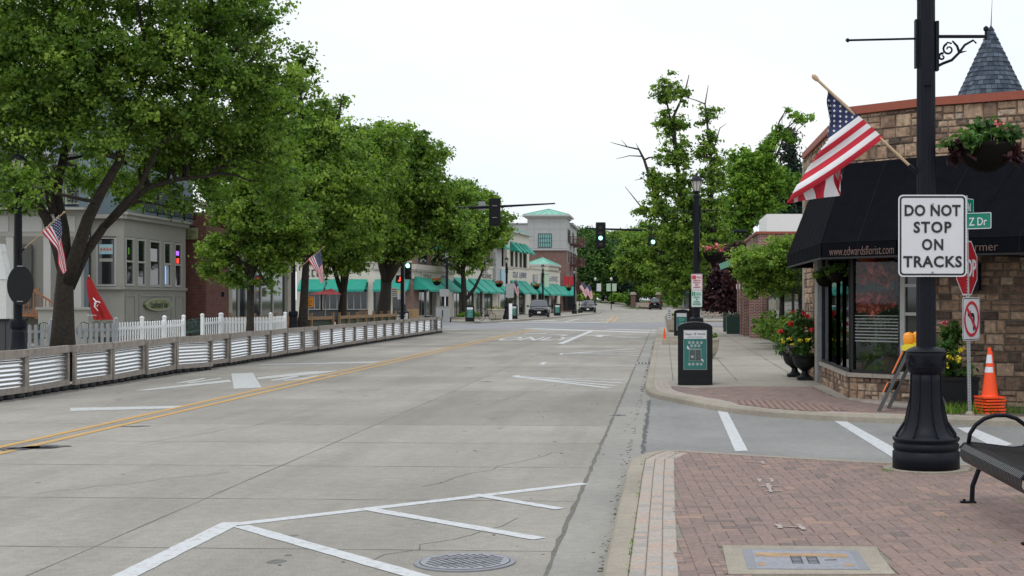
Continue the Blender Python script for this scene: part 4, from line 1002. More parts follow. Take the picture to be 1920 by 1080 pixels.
tone('shingle', [(0, (.030, .042, .060)), (.5, (.055, .075, .105)), (1, (.10, .125, .16))], .85, .2, 12, .3)
tr_ = m.build('turret_roof', 'shingle', fl, tone=True); tr_.location = tu
MB().lathe([(.004, -2.42), (.02, -.02), (1.11, -2.44)][1:], 28).build('roof_underlay', 'black', tr_)
MB().tube([(0, 0, -.05), (.012, 0, .25), (.03, 0, .62)], [.012, .006, .003], 5).build('finial', 'dark_grey', tr_)
MB().lathe([(1.0, -3.9), (1.0, -2.44)], 28).build('turret_drum', 'stone_sill', tr_)
# things in the display window
def giant_flower(x, y, z, mat, r, seed, label, stem=True):
    t = thing('paper_flower', label, 'paper flower', (x, y, z))
    foliage('petals', t, blob((0, 0, 0), (r*.75, r*.75, r*.5), 22, seed), mat, 46, r*.35, .12, seed, droop=1.0)
    if stem:
        m = MB().tube([(0, 0, -(z-.42)), (.03, 0, -.5), (0, 0, 0)], .018, 6); m.build('stem', 'flower_stem', t)
        foliage('leaves', t, [(.1, 0, -.75), (-.1, .05, -.9), (.08, 0, -1.1)], 'leaf', 24, .16, .2, seed+1)
flat('flower_stem', (.10, .30, .07), .6)
p = Q(1640, 568, 23.75); giant_flower(p.x, p.y, p.z, 'petal_coral', .34, 3, 'pink giant paper flower on a green stem in the display window')
p = Q(1655, 500, 23.9); giant_flower(p.x, p.y, p.z, 'petal_coral', .5, 5, 'coral giant paper flower hanging at the top of the display window', False)
p = Q(1668, 560, 25.2); giant_flower(p.x, p.y, p.z, 'petal_pink', .22, 9, 'smaller pink paper flower behind the large one in the display window')
p = Q(1700, 560, 25.0)
t = thing('curtain', 'pale grey gathered curtain behind the paper flowers in the display window', 'curtain', (4.1, 25.6, .42)); m = MB()
for k in range(26): x0 = k*.055; m.poly([(x0, .03*math.sin(k*1.9), 0), (x0+.055, .03*math.sin((k+1)*1.9), 0), (x0+.055, .03*math.sin((k+1)*1.9), 2.4), (x0, .03*math.sin(k*1.9), 2.4)])
m.build('cloth', 'curtain_cloth', t) if 'curtain_cloth' in M else (flat('curtain_cloth', (.38, .38, .42), .9), m.build('cloth', 'curtain_cloth', t))
for i, (px_, py_, Y_, r_, h_, mt, lb) in enumerate(((1650, 688, 23.9, .10, .17, 'cone_green', 'small lime green pot on the display window floor'), (1680, 690, 24.2, .2, .35, 'barrel_brown', 'brown wooden tub on the display window floor'), (1620, 690, 24.2, .13, .25, 'barrel_brown', 'small brown pot on the display window floor near the corner'))):
    if mt not in M: flat(mt, (.22, .55, .08) if 'green' in mt else (.14, .07, .04), .6)
    x = (px_-VX)*Y_/F; o = MB().lathe([(r_*.75, 0), (r_*.95, h_*.7), (r_, h_), (r_*.85, h_), (r_*.8, h_*.9)], 16).build('pot', mt, None); o.location = (x, Y_, .401); tag(o, lb, 'pot')
for i, (x, y) in enumerate(((3.35, 26.9), (3.4, 25.7), (3.45, 24.9), (3.75, 24.3))):
    t = thing('potted_plant', ['tall leafy plant in a pot behind the far pane of the florist window', 'leafy plant with dark leaves behind the second pane of the florist window', 'leafy plant behind the third pane of the florist window', 'dark leafy plant beside the corner mullion of the florist window'][i], 'potted plant', (x, y, .401))
    MB().lathe([(.11, 0), (.15, .25), (.13, .25)], 14).build('pot', 'dark_grey', t)
    foliage('leaves', t, blob((0, 0, .8), (.22, .22, .5), 12, 60+i), 'leaf_dark', 26, .12, .12, 70+i, .5)
# baskets of greenery under the awning, urns, barrel
hanging_basket('dark hanging basket of greenery under the left corner of the florist awning', *Q(1547, 520, 25.4).to_tuple(), .17, .85, 12, group='hanging flower baskets', petal='leaf_dark')
hanging_basket('second hanging basket of greenery under the florist awning against the window', *Q(1568, 512, 23.9).to_tuple(), .16, .8, 14, group='hanging flower baskets', petal='leaf_dark')
def urn(label, x, y, z, seed, big=1.0):
    t = thing('urn_planter', label, 'urn planter', (x, y, z), 0, 'black urns of flowers by the florist window')
    MB().box((0, 0, .03), (.30, .30, .06)).lathe([(.13, .06), (.075, .11), (.06, .17), (.09, .20), (.19, .27), (.235, .36), (.245, .44), (.30, .47), (.31, .50), (.27, .505), (.25, .47)], 24).build('urn', 'black_plastic', t, smooth=False)
    foliage('foliage', t, blob((0, 0, .75), (.26*big, .26, .28), 30, seed)+blob((-.05, 0, 1.12*big), (.30*big, .26, .26), 30, seed+1)+blob((-.12, 0, .6), (.34, .25, .12), 10, seed+2), 'leaf_dark', 30, .11, .075, seed, .5)
    foliage('trailing_foliage', t, blob((-.3, 0, .62), (.15, .12, .10), 8, seed+3), 'leaf_mauve', 26, .08, .05, seed, .6)
    blossoms(t, [(.02, -.26, 1.28*big), (-.30, -.15, 1.12*big), (.10, -.26, 1.0), (-.05, -.2, 1.33), (.2, -.1, 1.15)], 'petal_red', .062, seed+30, 'red_blossom')
    blossoms(t, [(-.13, -.28, .80), (.03, -.28, .81), (-.25, -.2, .72)], 'petal_yellow', .05, seed+50, 'yellow_blossom')
x, y = P(1509, 712, ZF); urn('nearer black urn of red and yellow flowers beside the florist window', x, y, ZF, 31)
x, y = P(1490, 706, ZF); urn('farther black urn half hidden behind the nearer urn', x, y, ZF, 37, .85)
t = thing('trough_planter', 'dark wooden tub of shrubs and yellow flowers behind the stop sign post', 'planter', (4.33, 21.45, .06))
MB().box((0, 0, .24), (.62, .4, .48)).box((0, 0, .47), (.66, .44, .05)).build('tub', 'black_plastic', t)
foliage('foliage', t, blob((-.12, 0, .95), (.22, .2, .42), 36, 81)+blob((.1, 0, .6), (.35, .2, .12), 16, 82), 'leaf_dark', 30, .11, .08, 83, .55)
blossoms(t, [(-.14, -.22, .80), (.0, -.24, .76), (-.18, -.2, .68), (.05, -.2, .9)], 'petal_yellow', .06, 90, 'yellow_blossom'); blossoms(t, [(.3, -.1, 1.28), (-.2, -.2, 1.3)], 'petal_pink', .05, 95, 'pink_blossom')
tuft([(x, 20.25+rng.uniform(-.1, .6), .09, .12, 46) for x in [3.95+.085*k for k in range(9)]]+[(x, 20.1+rng.uniform(0, .5), .09, .12, 18) for x in [4.85+.1*k for k in range(14)]], 'grass_strip', 'ragged green grass and weeds around the stop sign post', .008, 40, h=.15)
struct('planting_strip', flatpoly([(3.85, 20.05), (3.85, 21.9), (5.2, 21.6), (9, 19.2), (9, 18.3), (5.1, 19.7)], ZF+.0), 'dirt')
# sign post with stop, no-left-turn and street names
bx, by = P(1818, 777, ZF); sp_ = thing('stop_sign', 'red STOP sign and no left turn sign on a perforated steel post', 'road sign', (bx, by, ZF))
m = MB().bar((0, 0, -.02), (-.055, 0, 3.05), .045); m.build('post', 'steel_post', sp_)
m = MB()
for k in range(70): z = .06+k*.042; m.box((-.0184*z, -.0235, z), (.012, .003, .012))
m.build('post_holes', 'black', sp_)
MB().lathe([(.07, -.01), (.06, .02), (.03, .05)], 10).build('footing', 'kerb_concrete', sp_)
def sub(name, z, rz, x=-.02): o = bpy.data.objects.new(name, None); COL.objects.link(o); o.parent = sp_; o.location = (x, -.03, z); o.rotation_euler = (0, 0, rz); return o
def zat(py): return H+(VY-py)/F*by-ZF
octo = lambda r: [(r*math.cos(R(22.5+45*k)), r*math.sin(R(22.5+45*k))) for k in range(8)]
m = MB(); plate(m, octo(.412), 0, .004); st = m.build('stop_panel', 'sign_red', sp_); st.location = (-.085+.04, -.029, zat(502.5)); st.rotation_euler = (0, 0, R(56))
m = MB(); ringplate(m, octo(.412), octo(.392), -.002); m.build('white_border', 'sign_white', st); fit('lettering', 'STOP', 'sign_white', st, (0, -.004, 0), .66, .25, off=.02)
m = MB(); plate(m, rrect(.58, .60, .04), 0, .003); nl = m.build('turn_panel', 'sign_white', sp_); nl.location = (-.02+.04, -.029, zat(598)); nl.rotation_euler = (0, 0, R(54))
m = MB(); ringplate(m, rrect(.56, .58, .035), rrect(.54, .56, .03), -.002); m.build('border', 'sign_black', nl)
m = MB(); cc = [(k*math.pi/20) for k in range(40)]; ringplate(m, [(.25*math.cos(a), .25*math.sin(a)) for a in cc], [(.205*math.cos(a), .205*math.sin(a)) for a in cc], -.005)
m.poly([(-.165, -.0055, .13), (-.13, -.0055, .165), (.165, -.0055, -.13), (.13, -.0055, -.165)]); m.build('red_circle', 'sign_red2', nl)
m = MB(); m.poly([(.05, -.003, -.16), (.10, -.003, -.16), (.10, -.003, .03), (.07, -.003, .08), (-.03, -.003, .085), (-.03, -.003, .035), (.04, -.003, .03), (.05, -.003, .01)]); m.poly([(-.03, -.003, .12), (-.03, -.003, 0), (-.14, -.003, .06)]); m.build('arrow', 'sign_black', nl)
def sname(z, w, rz, txt, tw, tx, off):
    m = MB(); plate(m, rrect(w, .225, .02), -.002, .002); b = m.build('name_plate', 'sign_green', sp_); b.location = (-.055+off*math.cos(rz), -.03+off*math.sin(rz), z); b.rotation_euler = (0, 0, rz)
    m = MB(); ringplate(m, rrect(w, .225, .02), rrect(w-.02, .205, .015), -.0035); m.build('white_border', 'sign_white', b)
    fit('lettering', txt, 'sign_white', b, (tx, -.005, -.01), tw, .11, off=.01)
sname(zat(415), .80, R(-38), 'Z Dr', .27, .2, -.02); sname(zat(387), .80, R(52), 'T Rd', .2, .2, -.17)
# traffic cones
def cone(label, x, y, z, s=1, bands=True, group=None, rz=.1):
    t = thing('traffic_cone', label, 'traffic cone', (x, y, z), rz, group)
    b = MB(); b.prism(rrect(.36*s*1.2, .36*s*1.2, .04*s), 0, .03*s); b.build('base', 'cone_orange', t)
    MB().lathe([(.155*s, .03*s), (.14*s, .05*s), (.03*s, .90*s), (.024*s, .91*s)], 24).build('body', 'cone_orange', t, smooth=False)
    if bands:
        for z0, z1 in ((.46, .56), (.63, .78)):
            r = lambda q: (.14-.11*(q-.05)/.85)*s+.002; MB().lathe([(r(z0), z0*s), (r(z1), z1*s)], 24).build('reflective_band', 'cone_white', t)
    return t
cx_, cy_ = P(1861, 776, ZF)
for k in range(6):
    cone(['bottom cone of the orange stack by the stone wall', 'second cone from the bottom of the orange stack', 'third cone from the bottom of the orange stack', 'fourth cone from the bottom of the orange stack', 'fifth cone from the bottom of the orange stack', 'topmost orange cone with two white bands on the stack by the stone wall'][k],
         cx_+.01*math.sin(k*2), cy_+.16, ZF+.043*k, .78, k == 5, 'stacked orange cones by the stone wall', .3+.08*math.sin(k*5))
x, y = P(1246, 636.5, ZF); cone('small plain orange cone on the kerb before the crossing', x, y, ZF, .50, False)
# A-frame barricade with warning lights
ab = thing('barricade', 'folding A-frame barricade with yellow and amber warning lights outside the florist window', 'barricade', (3.07, 20.6, ZF))
if 'board_brown' not in M: flat('board_brown', (.07, .04, .025), .7); flat('frame_grey', (.10, .10, .105), .5, .4); flat('board_orange', (.75, .18, .04), .6)
wv = Vector((.23, .6, 0)); lean = Vector((.43, 0, .89))
for k, w in enumerate((Vector((0, 0, 0)), wv)):
    MB().bar(w, w+lean, .06, .05).build('leg', 'frame_grey', ab); MB().bar(w+Vector((.86, 0, 0)), w+lean+Vector((.01, 0, 0)), .06, .05).build('leg', 'frame_grey', ab)
def board(f0, f1, mat, nm, off=-.03):
    a = lean*f0; b = lean*f1; o = Vector((off, 0, .01)); n_ = Vector((.02, 0, -.01)); m = MB(); q = [a+o-wv*.06, a+o+wv*1.06, b+o+wv*1.06, b+o-wv*.06]; m.slab(q, .018); return m.build(nm, mat, ab)
if 'board_brown' not in M: flat('board_brown', (.16, .07, .035), .7); flat('frame_grey', (.10, .10, .105), .5, .4); flat('board_orange', (.75, .18, .04), .6)
board(.60, .95, 'board_brown', 'upper_board'); board(.60, .95, 'board_orange', 'upper_board_face', -.050); board(.30, .45, 'board_brown', 'lower_board'); board(.30, .45, 'board_orange', 'lower_board_face', -.050)
m = MB()
for k in range(3):
    a = lean*.50+wv*(.2+.25*k)+Vector((-.03, 0, 0)); m.box(a, (.01, .1, .12))
for k, f in enumerate((.0, 1.0)):
    c = lean+wv*f+Vector((0, 0, .02)); l = MB().box(c, (.20, .10, .07)).box(c+Vector((.0, 0, .04)), (.12, .09, .03)).build('light_housing', 'yellow_plastic', ab)
    a = MB().lathe([(.055, 0), (.075, .03), (.082, .08), (.075, .13), (.05, .16), (.02, .17)], 14, tuple(c+Vector((0, 0, .055))), sy=.55).build('amber_lens', 'amber', l)
# lettering too small to read in the photograph: rows of letter-sized strokes, no words
def marks(name, count, mat, parent, loc, w, h, rz=0, **k):
    rng = random.Random(count*7+int(w*100)); n = max(3, count); m = MB(); cw = w/n
    for i in range(n):
        x = -w/2+cw*(i+.5); q = cw*.62; t = rng.randrange(4); b = h*.18
        m.box((x-q/2+b/2, 0, 0), (b, .02, h))
        if t in (0, 1): m.box((x, 0, h/2-b/2), (q, .018, b))
        if t in (0, 2): m.box((x, 0, -h/2+b/2), (q, .018, b))
        if t in (1, 3): m.box((x+q/2-b/2, 0, 0), (b, .019, h*.9))
        if t in (2, 3): m.box((x, 0, 0), (q*.8, .017, b))
    o = m.build(name, mat, parent); o.location = loc; o.rotation_euler = (0, 0, rz); return o
# ================================================================ PAVEMENT BEYOND
def recycler(label, x, y, z, rz=0, near=False):
    t = thing('recycling_bin', label, 'recycling bin', (x, y, z), rz, 'black street recycling bins with green posters')
    w, d, h = .64, .66, 1.18
    MB().box((0, d/2+.01, .56), (w, d-.03, 1.0)).build('cabinet', 'grey_paint' if not near else 'black_plastic', t)
    pts = [(-w/2-.005, .0), (w/2+.005, .0), (w/2+.005, 1.07)]+[(w/2*math.cos(a)*1.0, 1.07+.10*math.sin(a)) for a in [math.pi*k/12 for k in range(1, 12)]]+[(-w/2-.005, 1.07)]
    m = MB(); plate(m, pts, -.02, .04); m.build('front_frame', 'black_plastic', t)
    m = MB(); plate(m, [(p[0]*1.01, p[1]+.01) for p in pts[2:]], -.03, d); m.build('hood', 'black_plastic', t)
    m = MB().box((0, -.025, .075), (w-.02, .02, .13)); m.build('kick_plate', 'black_plastic', t)
    pw, p0, p1 = .42, .295, 1.02
    f = MB(); plate(f, [(-pw/2-.012, p0-.012), (pw/2+.012, p0-.012), (pw/2+.012, p1+.012), (-pw/2-.012, p1+.012)], -.026, -.02); f.build('poster_frame', 'grey_metal', t)
    po = MB(); plate(po, [(-pw/2, p0), (pw/2, p0), (pw/2, p1-.155), (-pw/2, p1-.155)], -.030, -.026); pp = po.build('poster', 'poster_green', t)
    po = MB(); plate(po, [(-pw/2, p1-.155), (pw/2, p1-.155), (pw/2, p1), (-pw/2, p1)], -.030, -.026); po.build('poster_heading', 'sign_white', pp)
    if near:
        fit('lettering', 'Please', 'poster_dark', pp, (-.125, -.032, p1-.065), .12, .038); fit('lettering', 'Recycle', 'poster_dark', pp, (.12, -.032, p1-.065), .14, .045)
        m = MB()
        for k in range(3): a0 = k*2.094; ringplate(m, [(.022*math.cos(a0+j*.3), p1-.063+.022*math.sin(a0+j*.3)) for j in range(6)], [(.012*math.cos(a0+j*.3), p1-.063+.012*math.sin(a0+j*.3)) for j in range(6)], -.0315)
        m.build('recycling_symbol', 'poster_dark', pp)
        m = MB()
        for w_, zz in ((.26, p1-.115), (.31, p1-.13)): m.box((0, -.0308, zz), (w_, .001, .004))
        m.build('small_print', 'poster_dark', pp)
        m = MB(); cc = [k*math.pi/8 for k in range(16)]
        for xs_, zz in (((-.11, -.04, .04, .115), p1-.225), ((-.07, .0, .07), p1-.285), ((-.11, -.04, .04, .11), p0+.095)):
            for x_ in xs_: ringplate(m, [(x_+.026*math.cos(a), zz+.026*math.sin(a)) for a in cc], [(x_+.021*math.cos(a), zz+.021*math.sin(a)) for a in cc], -.0315); m.box((x_, -.0312, zz), (.012, .001, .028))
        m.build('round_icons', 'sign_white', pp)
        m = MB(); plate(m, [(-.115, .45), (.115, .45), (.115, .68), (-.115, .68)], -.0325, -.031); q = m.build('bin_picture', 'grey_paint', pp)
        m = MB(); plate(m, [(-.107, .46), (-.004, .46), (-.004, .66), (-.107, .66)], -.034, -.033); plate(m, [(.004, .46), (.107, .46), (.107, .66), (.004, .66)], -.034, -.033); m.build('bin_doors', 'poster_dark', q)
        m = MB(); ringplate(m, [(-.055+.022*math.cos(a), .53+.022*math.sin(a)) for a in cc], [(-.055+.012*math.cos(a), .53+.012*math.sin(a)) for a in cc], -.035); m.bar((.03, -.035, .52), (.08, -.035, .545), .008, .001); m.build('door_symbols', 'sign_white', q)
        m = MB(); m.poly([(-.15, -.033, .75), (-.155, -.033, .68), (-.12, -.033, .67), (-.10, -.033, .67), (-.12, -.033, .70)]); m.poly([(.10, -.033, .48), (.14, -.033, .49), (.165, -.033, .42), (.13, -.033, .45)]); m.build('pointing_arrows', 'sign_white', q)
    else:
        m = MB()
        for zz, w_ in ((.78, .28), (.72, .2), (.6, .24), (.5, .24), (.4, .28)): m.box((0, -.0312, zz), (w_, .001, .035))
        m.build('printed_lines', 'green_roof', pp)
    return t
x, y = P(1303.5, 721.5, ZF); recycler('near black recycling bin with a green poster on the corner pavement', x, y, ZF, 0, True)
x, y = P(1278, 632, ZF); recycler('second black recycling bin farther along the right pavement', x, y, ZF, R(-4), False)
def bowl_planter(label, x, y, z, r=.34, h=.56, seed=1, petal='petal_pink', kind='leaf'):
    t = thing('bowl_planter', label, 'planter', (x, y, z), 0, 'round stone planters on the pavements')
    MB().lathe([(r*.55, 0), (r*.6, .04), (r*.8, .12), (r*.95, h*.5), (r*1.0, h*.86), (r*1.1, h*.88), (r*1.1, h), (r*.98, h), (r*.9, h*.9)], 28).build('bowl', 'planter_stone', t, smooth=False)
    foliage('plants', t, blob((0, 0, h+.06), (r*.85, r*.85, .14), 16, seed), kind, 24, .11, .07, seed, .5)
    blossoms(t, [(.1, -.15, h+.24), (-.12, -.1, h+.2), (.2, 0, h+.14)], petal, .05, seed+4)
    return t
x, y = P(1333, 672, ZF); bowl_planter('beige stone bowl planter half hidden behind the near recycling bin', x-.12, y+.3, ZF, .36, .56, 3, 'flag_white')
x, y = P(1262, 623.5, ZF); bp = bowl_planter('beige bowl planter beside the second recycling bin', x+.04, y+1.2, ZF, .42, .8, 5, 'flag_white')
x, y = P(1250, 612, ZF); t = thing('notice_sign', 'small white notice board stuck above the farther bowl planter', 'sign', (*Q(1255, 588, 69), )); m = MB(); plate(m, rrect(.22, .54, .02), 0, .01); m.build('panel', 'sign_white', t); m = MB()
for k in range(5): m.box((0, -.002, .18-.09*k), (.14, .002, .03))
m.build('print', 'dark_grey', t); MB().bar((0, .01, -.27), (0, .01, -.6), .02).build('stake', 'grey_metal', t)
x, y = P(1262, 645, ZF); tag(MB().box((x+.05, y, ZF+.09), (.9, .35, .18)).box((x+.08, y+.6, ZF+.22), (.7, .5, .10)).build('stone_block', 'planter_stone'), 'low stone blocks at the kerb beside the small orange cone', 'stone block')
lp2 = lamp_post('tall black lamp post carrying the parking signs beyond the near recycling bin', .885, 39.0, ZF, detail=False)
hanging_basket('basket of pink flowers hanging from the lamp post with the parking signs', .885+.45, 39.0, 2.98, .28, .95, 22)
t = thing('parking_sign', 'two stacked parking restriction signs on the second lamp post', 'sign', tuple(Q(1306.5, 543, 38.85)))
k = F/38.85; m = MB(); plate(m, rrect(21/k, 31/k, .02), 0, .004); up = m.build('no_parking_panel', 'sign_white', t); up.location = (0, 0, 14/k)
m = MB(); plate(m, rrect(20/k, 31/k, .02), 0, .004); dn_ = m.build('time_limit_panel', 'sign_pale_green', t) if 'sign_pale_green' in M else (flat('sign_pale_green', (.50, .62, .58), .5), m.build('time_limit_panel', 'sign_pale_green', t))[1]; dn_.location = (0, 0, -17/k)
m = MB(); ringplate(m, rrect(20/k, 30/k, .02), rrect(18.6/k, 28.6/k, .015), -.002); m.build('red_border', 'sign_red2', up)
m = MB(); m.box((-.075, -.002, .13), (.10, .002, .10)); m.build('red_block', 'sign_red2', up); fit('lettering', 'PARKING', 'sign_red2', up, (.055, -.003, .13), .14, .06)
for i, (s_, w_) in enumerate(((8, .2), (7, .2), (4, .1), (8, .2))): marks('print', s_, 'sign_red2', up, (0, -.003, .05-.062*i), w_, .035)
m = MB(); m.box((-.085, -.002, .13), (.09, .002, .11)); m.build('green_block', 'sign_green', dn_); fit('lettering', '2', 'sign_white', dn_, (-.085, -.005, .13), .04, .08); fit('lettering', 'HOUR', 'sign_green', dn_, (.045, -.003, .15), .12, .035); fit('lettering', 'PARKING', 'sign_green', dn_, (.045, -.003, .105), .13, .035)
for i, (s_, w_) in enumerate(((6, .17), (3, .05), (6, .17), (9, .22))): marks('print', s_, 'sign_green', dn_, (0, -.003, .04-.062*i), w_, .032)
t = thing('parking_direction_sign', 'green direction sign for parking beyond the second lamp post', 'sign', tuple(Q(1281, 541, 62))); k = F/62
m = MB(); plate(m, rrect(24/k, 23/k, .03), 0, .006); m.build('panel', 'sign_green', t); fit('lettering', 'P MERCH', 'sign_white', t, (0.02, -.004, -.01), .46, .09); fit('lettering', 'PARKING', 'sign_white', t, (.02, -.004, -.15), .46, .10)
m = MB(); m.poly([(-.16, -.003, .13), (-.03, -.003, .13), (.06, -.003, .2), (.0, -.003, .2), (.1, -.003, .24), (.12, -.003, .14), (.09, -.003, .18), (0, -.003, .09), (-.16, -.003, .09)]); m.build('arrow', 'sign_white', t)
MB().bar((0, .02, .2), (0, .02, -1.05), .05).build('post', 'steel_post', t)
tag(MB().box(tuple(Q(1286, 565, 62.5)), (.24, .12, .62)).build('meter_box', 'grey_metal'), 'grey metal box below the green parking sign', 'utility box')
# brick and dark-fronted shops past the florist
b2_ = thing('brick_shop', 'red brick shop with a dark storefront beyond the florist', 'shop', (0, 0, 0))
MB().prism([(3.62, 60.5), (4.15, 60.5), (4.15, 61.2), (3.62, 61.2)], ZF, 3.5).build('brick_pier', 'brick_right', b2_)
for xx, yy in ((3.5, 63.5), (3.5, 66.0), (3.5, 68.6)): MB().prism([(xx, yy), (xx+.28, yy), (xx+.28, yy+.4), (xx, yy+.4)], ZF, 3.5).build('brick_pier', 'brick_right', b2_)
MB().prism([(4.15, 41), (4.4, 41), (4.4, 61), (4.15, 61)], ZF, 3.2).build('front_wall', 'black_plastic', b2_)
MB().prism([(4.3, 61.3), (12, 61.3), (12, 61.6), (4.3, 61.6)], ZF, 3.9).build('cross_wall', 'black_plastic', b2_)
MB().prism([(4.0, 61.2), (12, 61.2), (12, 70), (4.0, 70)], 3.9, 4.5).build('brick_parapet', 'brick_right', b2_); MB().prism([(3.9, 61.1), (12.1, 61.1), (12.1, 70.1), (3.9, 70.1)], 4.502, 4.6).build('coping', 'red_cap', b2_)
for i in range(5):
    y0 = 42+i*3.7; f = MB().prism([(4.08, y0), (4.149, y0), (4.149, y0+2.9), (4.08, y0+2.9)], .6, 3.0).build('shop_window', 'dark_grey', b2_); MB().prism([(4.06, y0+.1), (4.079, y0+.1), (4.079, y0+2.8), (4.06, y0+2.8)], .7, 2.9).build('pane', 'glass_dark', f)
for px_ in (1447, 1462): q = Q(px_+3, 572, 53); MB().box(tuple(q), (.34, .02, .4)).build('window_poster', 'chalk', b2_)
for px_, Y_ in ((1384, 70), (1389, 68), (1396, 64.5), (1405, 61)): q = Q(px_, 538, Y_-.2); MB().lathe([(.08, -.12), (.10, .12)], 10, tuple(q)).build('wall_lamp', 'white', b2_)
wb = thing('white_building', 'plain white upper storey beyond the red brick shop', 'building', tuple(Q(1470, 430, 75))); MB().box((1.2, 3, -2.0), (4.2, 6, 5.6)).build('wall', 'white', wb)
q = Q(1372, 487, 72); tag(MB().box(tuple(q), (1.0, 1.2, .06), 0, 0, R(-22)).box((q.x-.1, q.y-.6, q.z-.18), (1.1, .5, .3), 0, 0, R(-20)).build('teal_canopy', 'green_roof'), 'small teal canopy on the brick piers', 'canopy')
for i, (px0, px1, yb, yt, lb) in enumerate(((1362, 1395, 626, 593, 'dark green square planter at the end of the brick shop'), (1404, 1428, 631, 597, 'dark green square planter against the brick pier'), (1356, 1364, 622, 593, 'narrow dark green planter behind the other square planters'))):
    x0, y0 = P(px0, yb, ZF); x1 = (px1-VX)*y0/F; hh_ = (yb-yt)*y0/F; t = thing('square_planter', lb, 'planter', ((x0+x1)/2, y0, ZF), 0, 'dark green square planters'); w_ = x1-x0
    m = MB(); m.v += [(-w_*.46, 0, 0), (w_*.46, 0, 0), (w_*.46, w_*.92, 0), (-w_*.46, w_*.92, 0), (-w_/2, -.03, hh_), (w_/2, -.03, hh_), (w_/2, w_, hh_), (-w_/2, w_, hh_)]
    for qf in ((0, 3, 2, 1), (4, 5, 6, 7), (0, 1, 5, 4), (1, 2, 6, 5), (2, 3, 7, 6), (3, 0, 4, 7)): m.face(qf)
    m.build('box', 'green_planter', t); foliage('plants', t, blob((0, w_/2, hh_+.05), (w_*.4, w_*.4, .1), 8, 40+i), 'leaf_mauve', 20, .12, .1, 41+i)
hd = thing('hedge', 'low green hedge along the dark shopfront', 'hedge', (3.75, 45, ZF))
C_ = [tuple(p) for (yy, hh2, xo) in ((-6, .50, 0), (-4, .58, .0), (-2, .6, 0), (0, .62, 0), (2.5, .65, -.05), (5, .68, -.05), (8, .7, -.1)) for p in blob((xo, yy, hh2), (.42, 1.3, hh2*.75), 34, int(yy*7+90))]
foliage('leaves', hd, C_, 'leaf', 34, .16, .085, 60, .45)
# ================================================================ LEFT SIDE OF THE STREET
bar0 = None; rng = random.Random(12)
def barrier_proto():
    t = thing('street_barrier', '', 'barrier', (0, 0, 0), 0, 'corrugated metal street barriers in a row'); w = 1.93
    m = MB().box((0, .03, .775), (w, .10, .13)).box((0, .025, .145), (w, .05, .11)); m.build('rail', 'barrier_wood', t)
    for s_ in (-1, 1): MB().box((s_*(w/2-.047), .024, .455), (.09, .052, .508)).build('post', 'barrier_wood', t)
    m = MB(); n = 90; z0, z1 = .20, .71; hw = w/2-.093
    for i in range(n+1):
        z = z0+(z1-z0)*i/n; y = .03+.0095*math.sin(6.2832*(z-z0)/.076); m.v += [(-hw, y, z), (hw, y, z)]
    for i in range(n): m.face([2*i, 2*i+1, 2*i+3, 2*i+2])
    m.build('corrugated_sheet', 'galv', t, smooth=True)
    MB().box((0, .16, .80), (w-.02, .14, .03)).box((0, .2, .45), (w-.04, .03, .62)).build('backing', 'barrier_wood', t)
    for k in range(5): MB().lathe([(.05, 0), (.06, .03), (.06, .07), (.04, .095)], 8, (-.8+k*.4, .1, 0), 2.6, 2.0).build('rubber_foot', 'rubber', t)
    return t
bar0 = barrier_proto(); N_ = 26
for i in range(N_):
    o = bar0 if i == 0 else copy_tree(bar0); yc = 24.1+1.995*i; xc = -10.97-.43*(yc-23.8)/51.4-.12
    o.location = (xc+rng.uniform(-.03, .03)+(.10 if i == 5 else 0), yc, 0); o.rotation_euler = (rng.uniform(-.012, .012), rng.uniform(-.016, .016), R(90.5)+rng.uniform(-.03, .03)-(.10 if i == 5 else 0))
    o['label'] = f'corrugated metal barrier in a weathered wood frame, {ORD[i]} from the left edge of the photo' if i < 13 else f'corrugated metal barrier in a weathered wood frame, {ORD[N_-1-i] if N_-1-i else "last"} from the far end of the row' if N_-1-i else 'corrugated metal barrier in a wood frame, the last at the far end of the row'
# picket fences
def picket(label, a, b, z, h, n, mat, posts=(0, 1), pw=.07, rails=(.25, .72), group='white picket fences', top=.03):
    t = thing('picket_fence', label, 'fence', (a[0], a[1], z), math.atan2(b[1]-a[1], b[0]-a[0]), group); L_ = math.dist(a, b)
    m = MB()
    for k in range(n):
        x = L_*(k+.5)/n; m.v_ = 0; b_ = len(m.v); w = pw/2
        plate(m, [(x-w, .04), (x+w, .04), (x+w, h-.04), (x, h), (x-w, h-.04)], -.012, .012)
    m.build('pickets', mat, t)
    for r_ in rails: MB().box((L_/2, .03, h*r_), (L_, .035, .08)).build('rail', mat, t)
    for p in posts: MB().box((L_*p, .03, (h+.1)/2), (.1, .1, h+.1)).lathe([(.075, 0), (.075, .02), (.01, .06)], 4, (L_*p, .03, h+.1)).build('post', mat, t)
    return t
def PY_(px, Y): return ((px-VX)*Y/F, Y)
picket('grey picket fence with wide gaps left of the big tree trunk', PY_(38, 39.0), PY_(96, 39.6), .13, .90, 5, 'grey_fence', (1,), .085, (.78, .3))
picket('grey picket fence with wide gaps right of the big tree trunk', PY_(132, 40), PY_(218, 41), .13, .92, 8, 'grey_fence', (1,), .085, (.78, .3))
picket('white picket fence in two lengths below the oval inn sign', PY_(222, 41.2), PY_(346, 47.5), .13, .92, 28, 'white_fence', (.34, .68, 1), .075, (.8, .3))
picket('short white picket fence left of the small street tree', PY_(381, 49), PY_(415, 51.6), .13, .95, 9, 'white_fence', (0, 1), .075, (.8, .3))
picket('white picket fence behind the small street tree trunk', PY_(416, 51.8), PY_(508, 52.8), .13, .95, 16, 'white_fence', (0, 1), .085, (.8, .3))
picket('white picket fence ending at the wooden terrace rail', PY_(508, 52.9), PY_(536, 55.5), .13, .95, 10, 'white_fence', (1,), .075, (.8, .3))
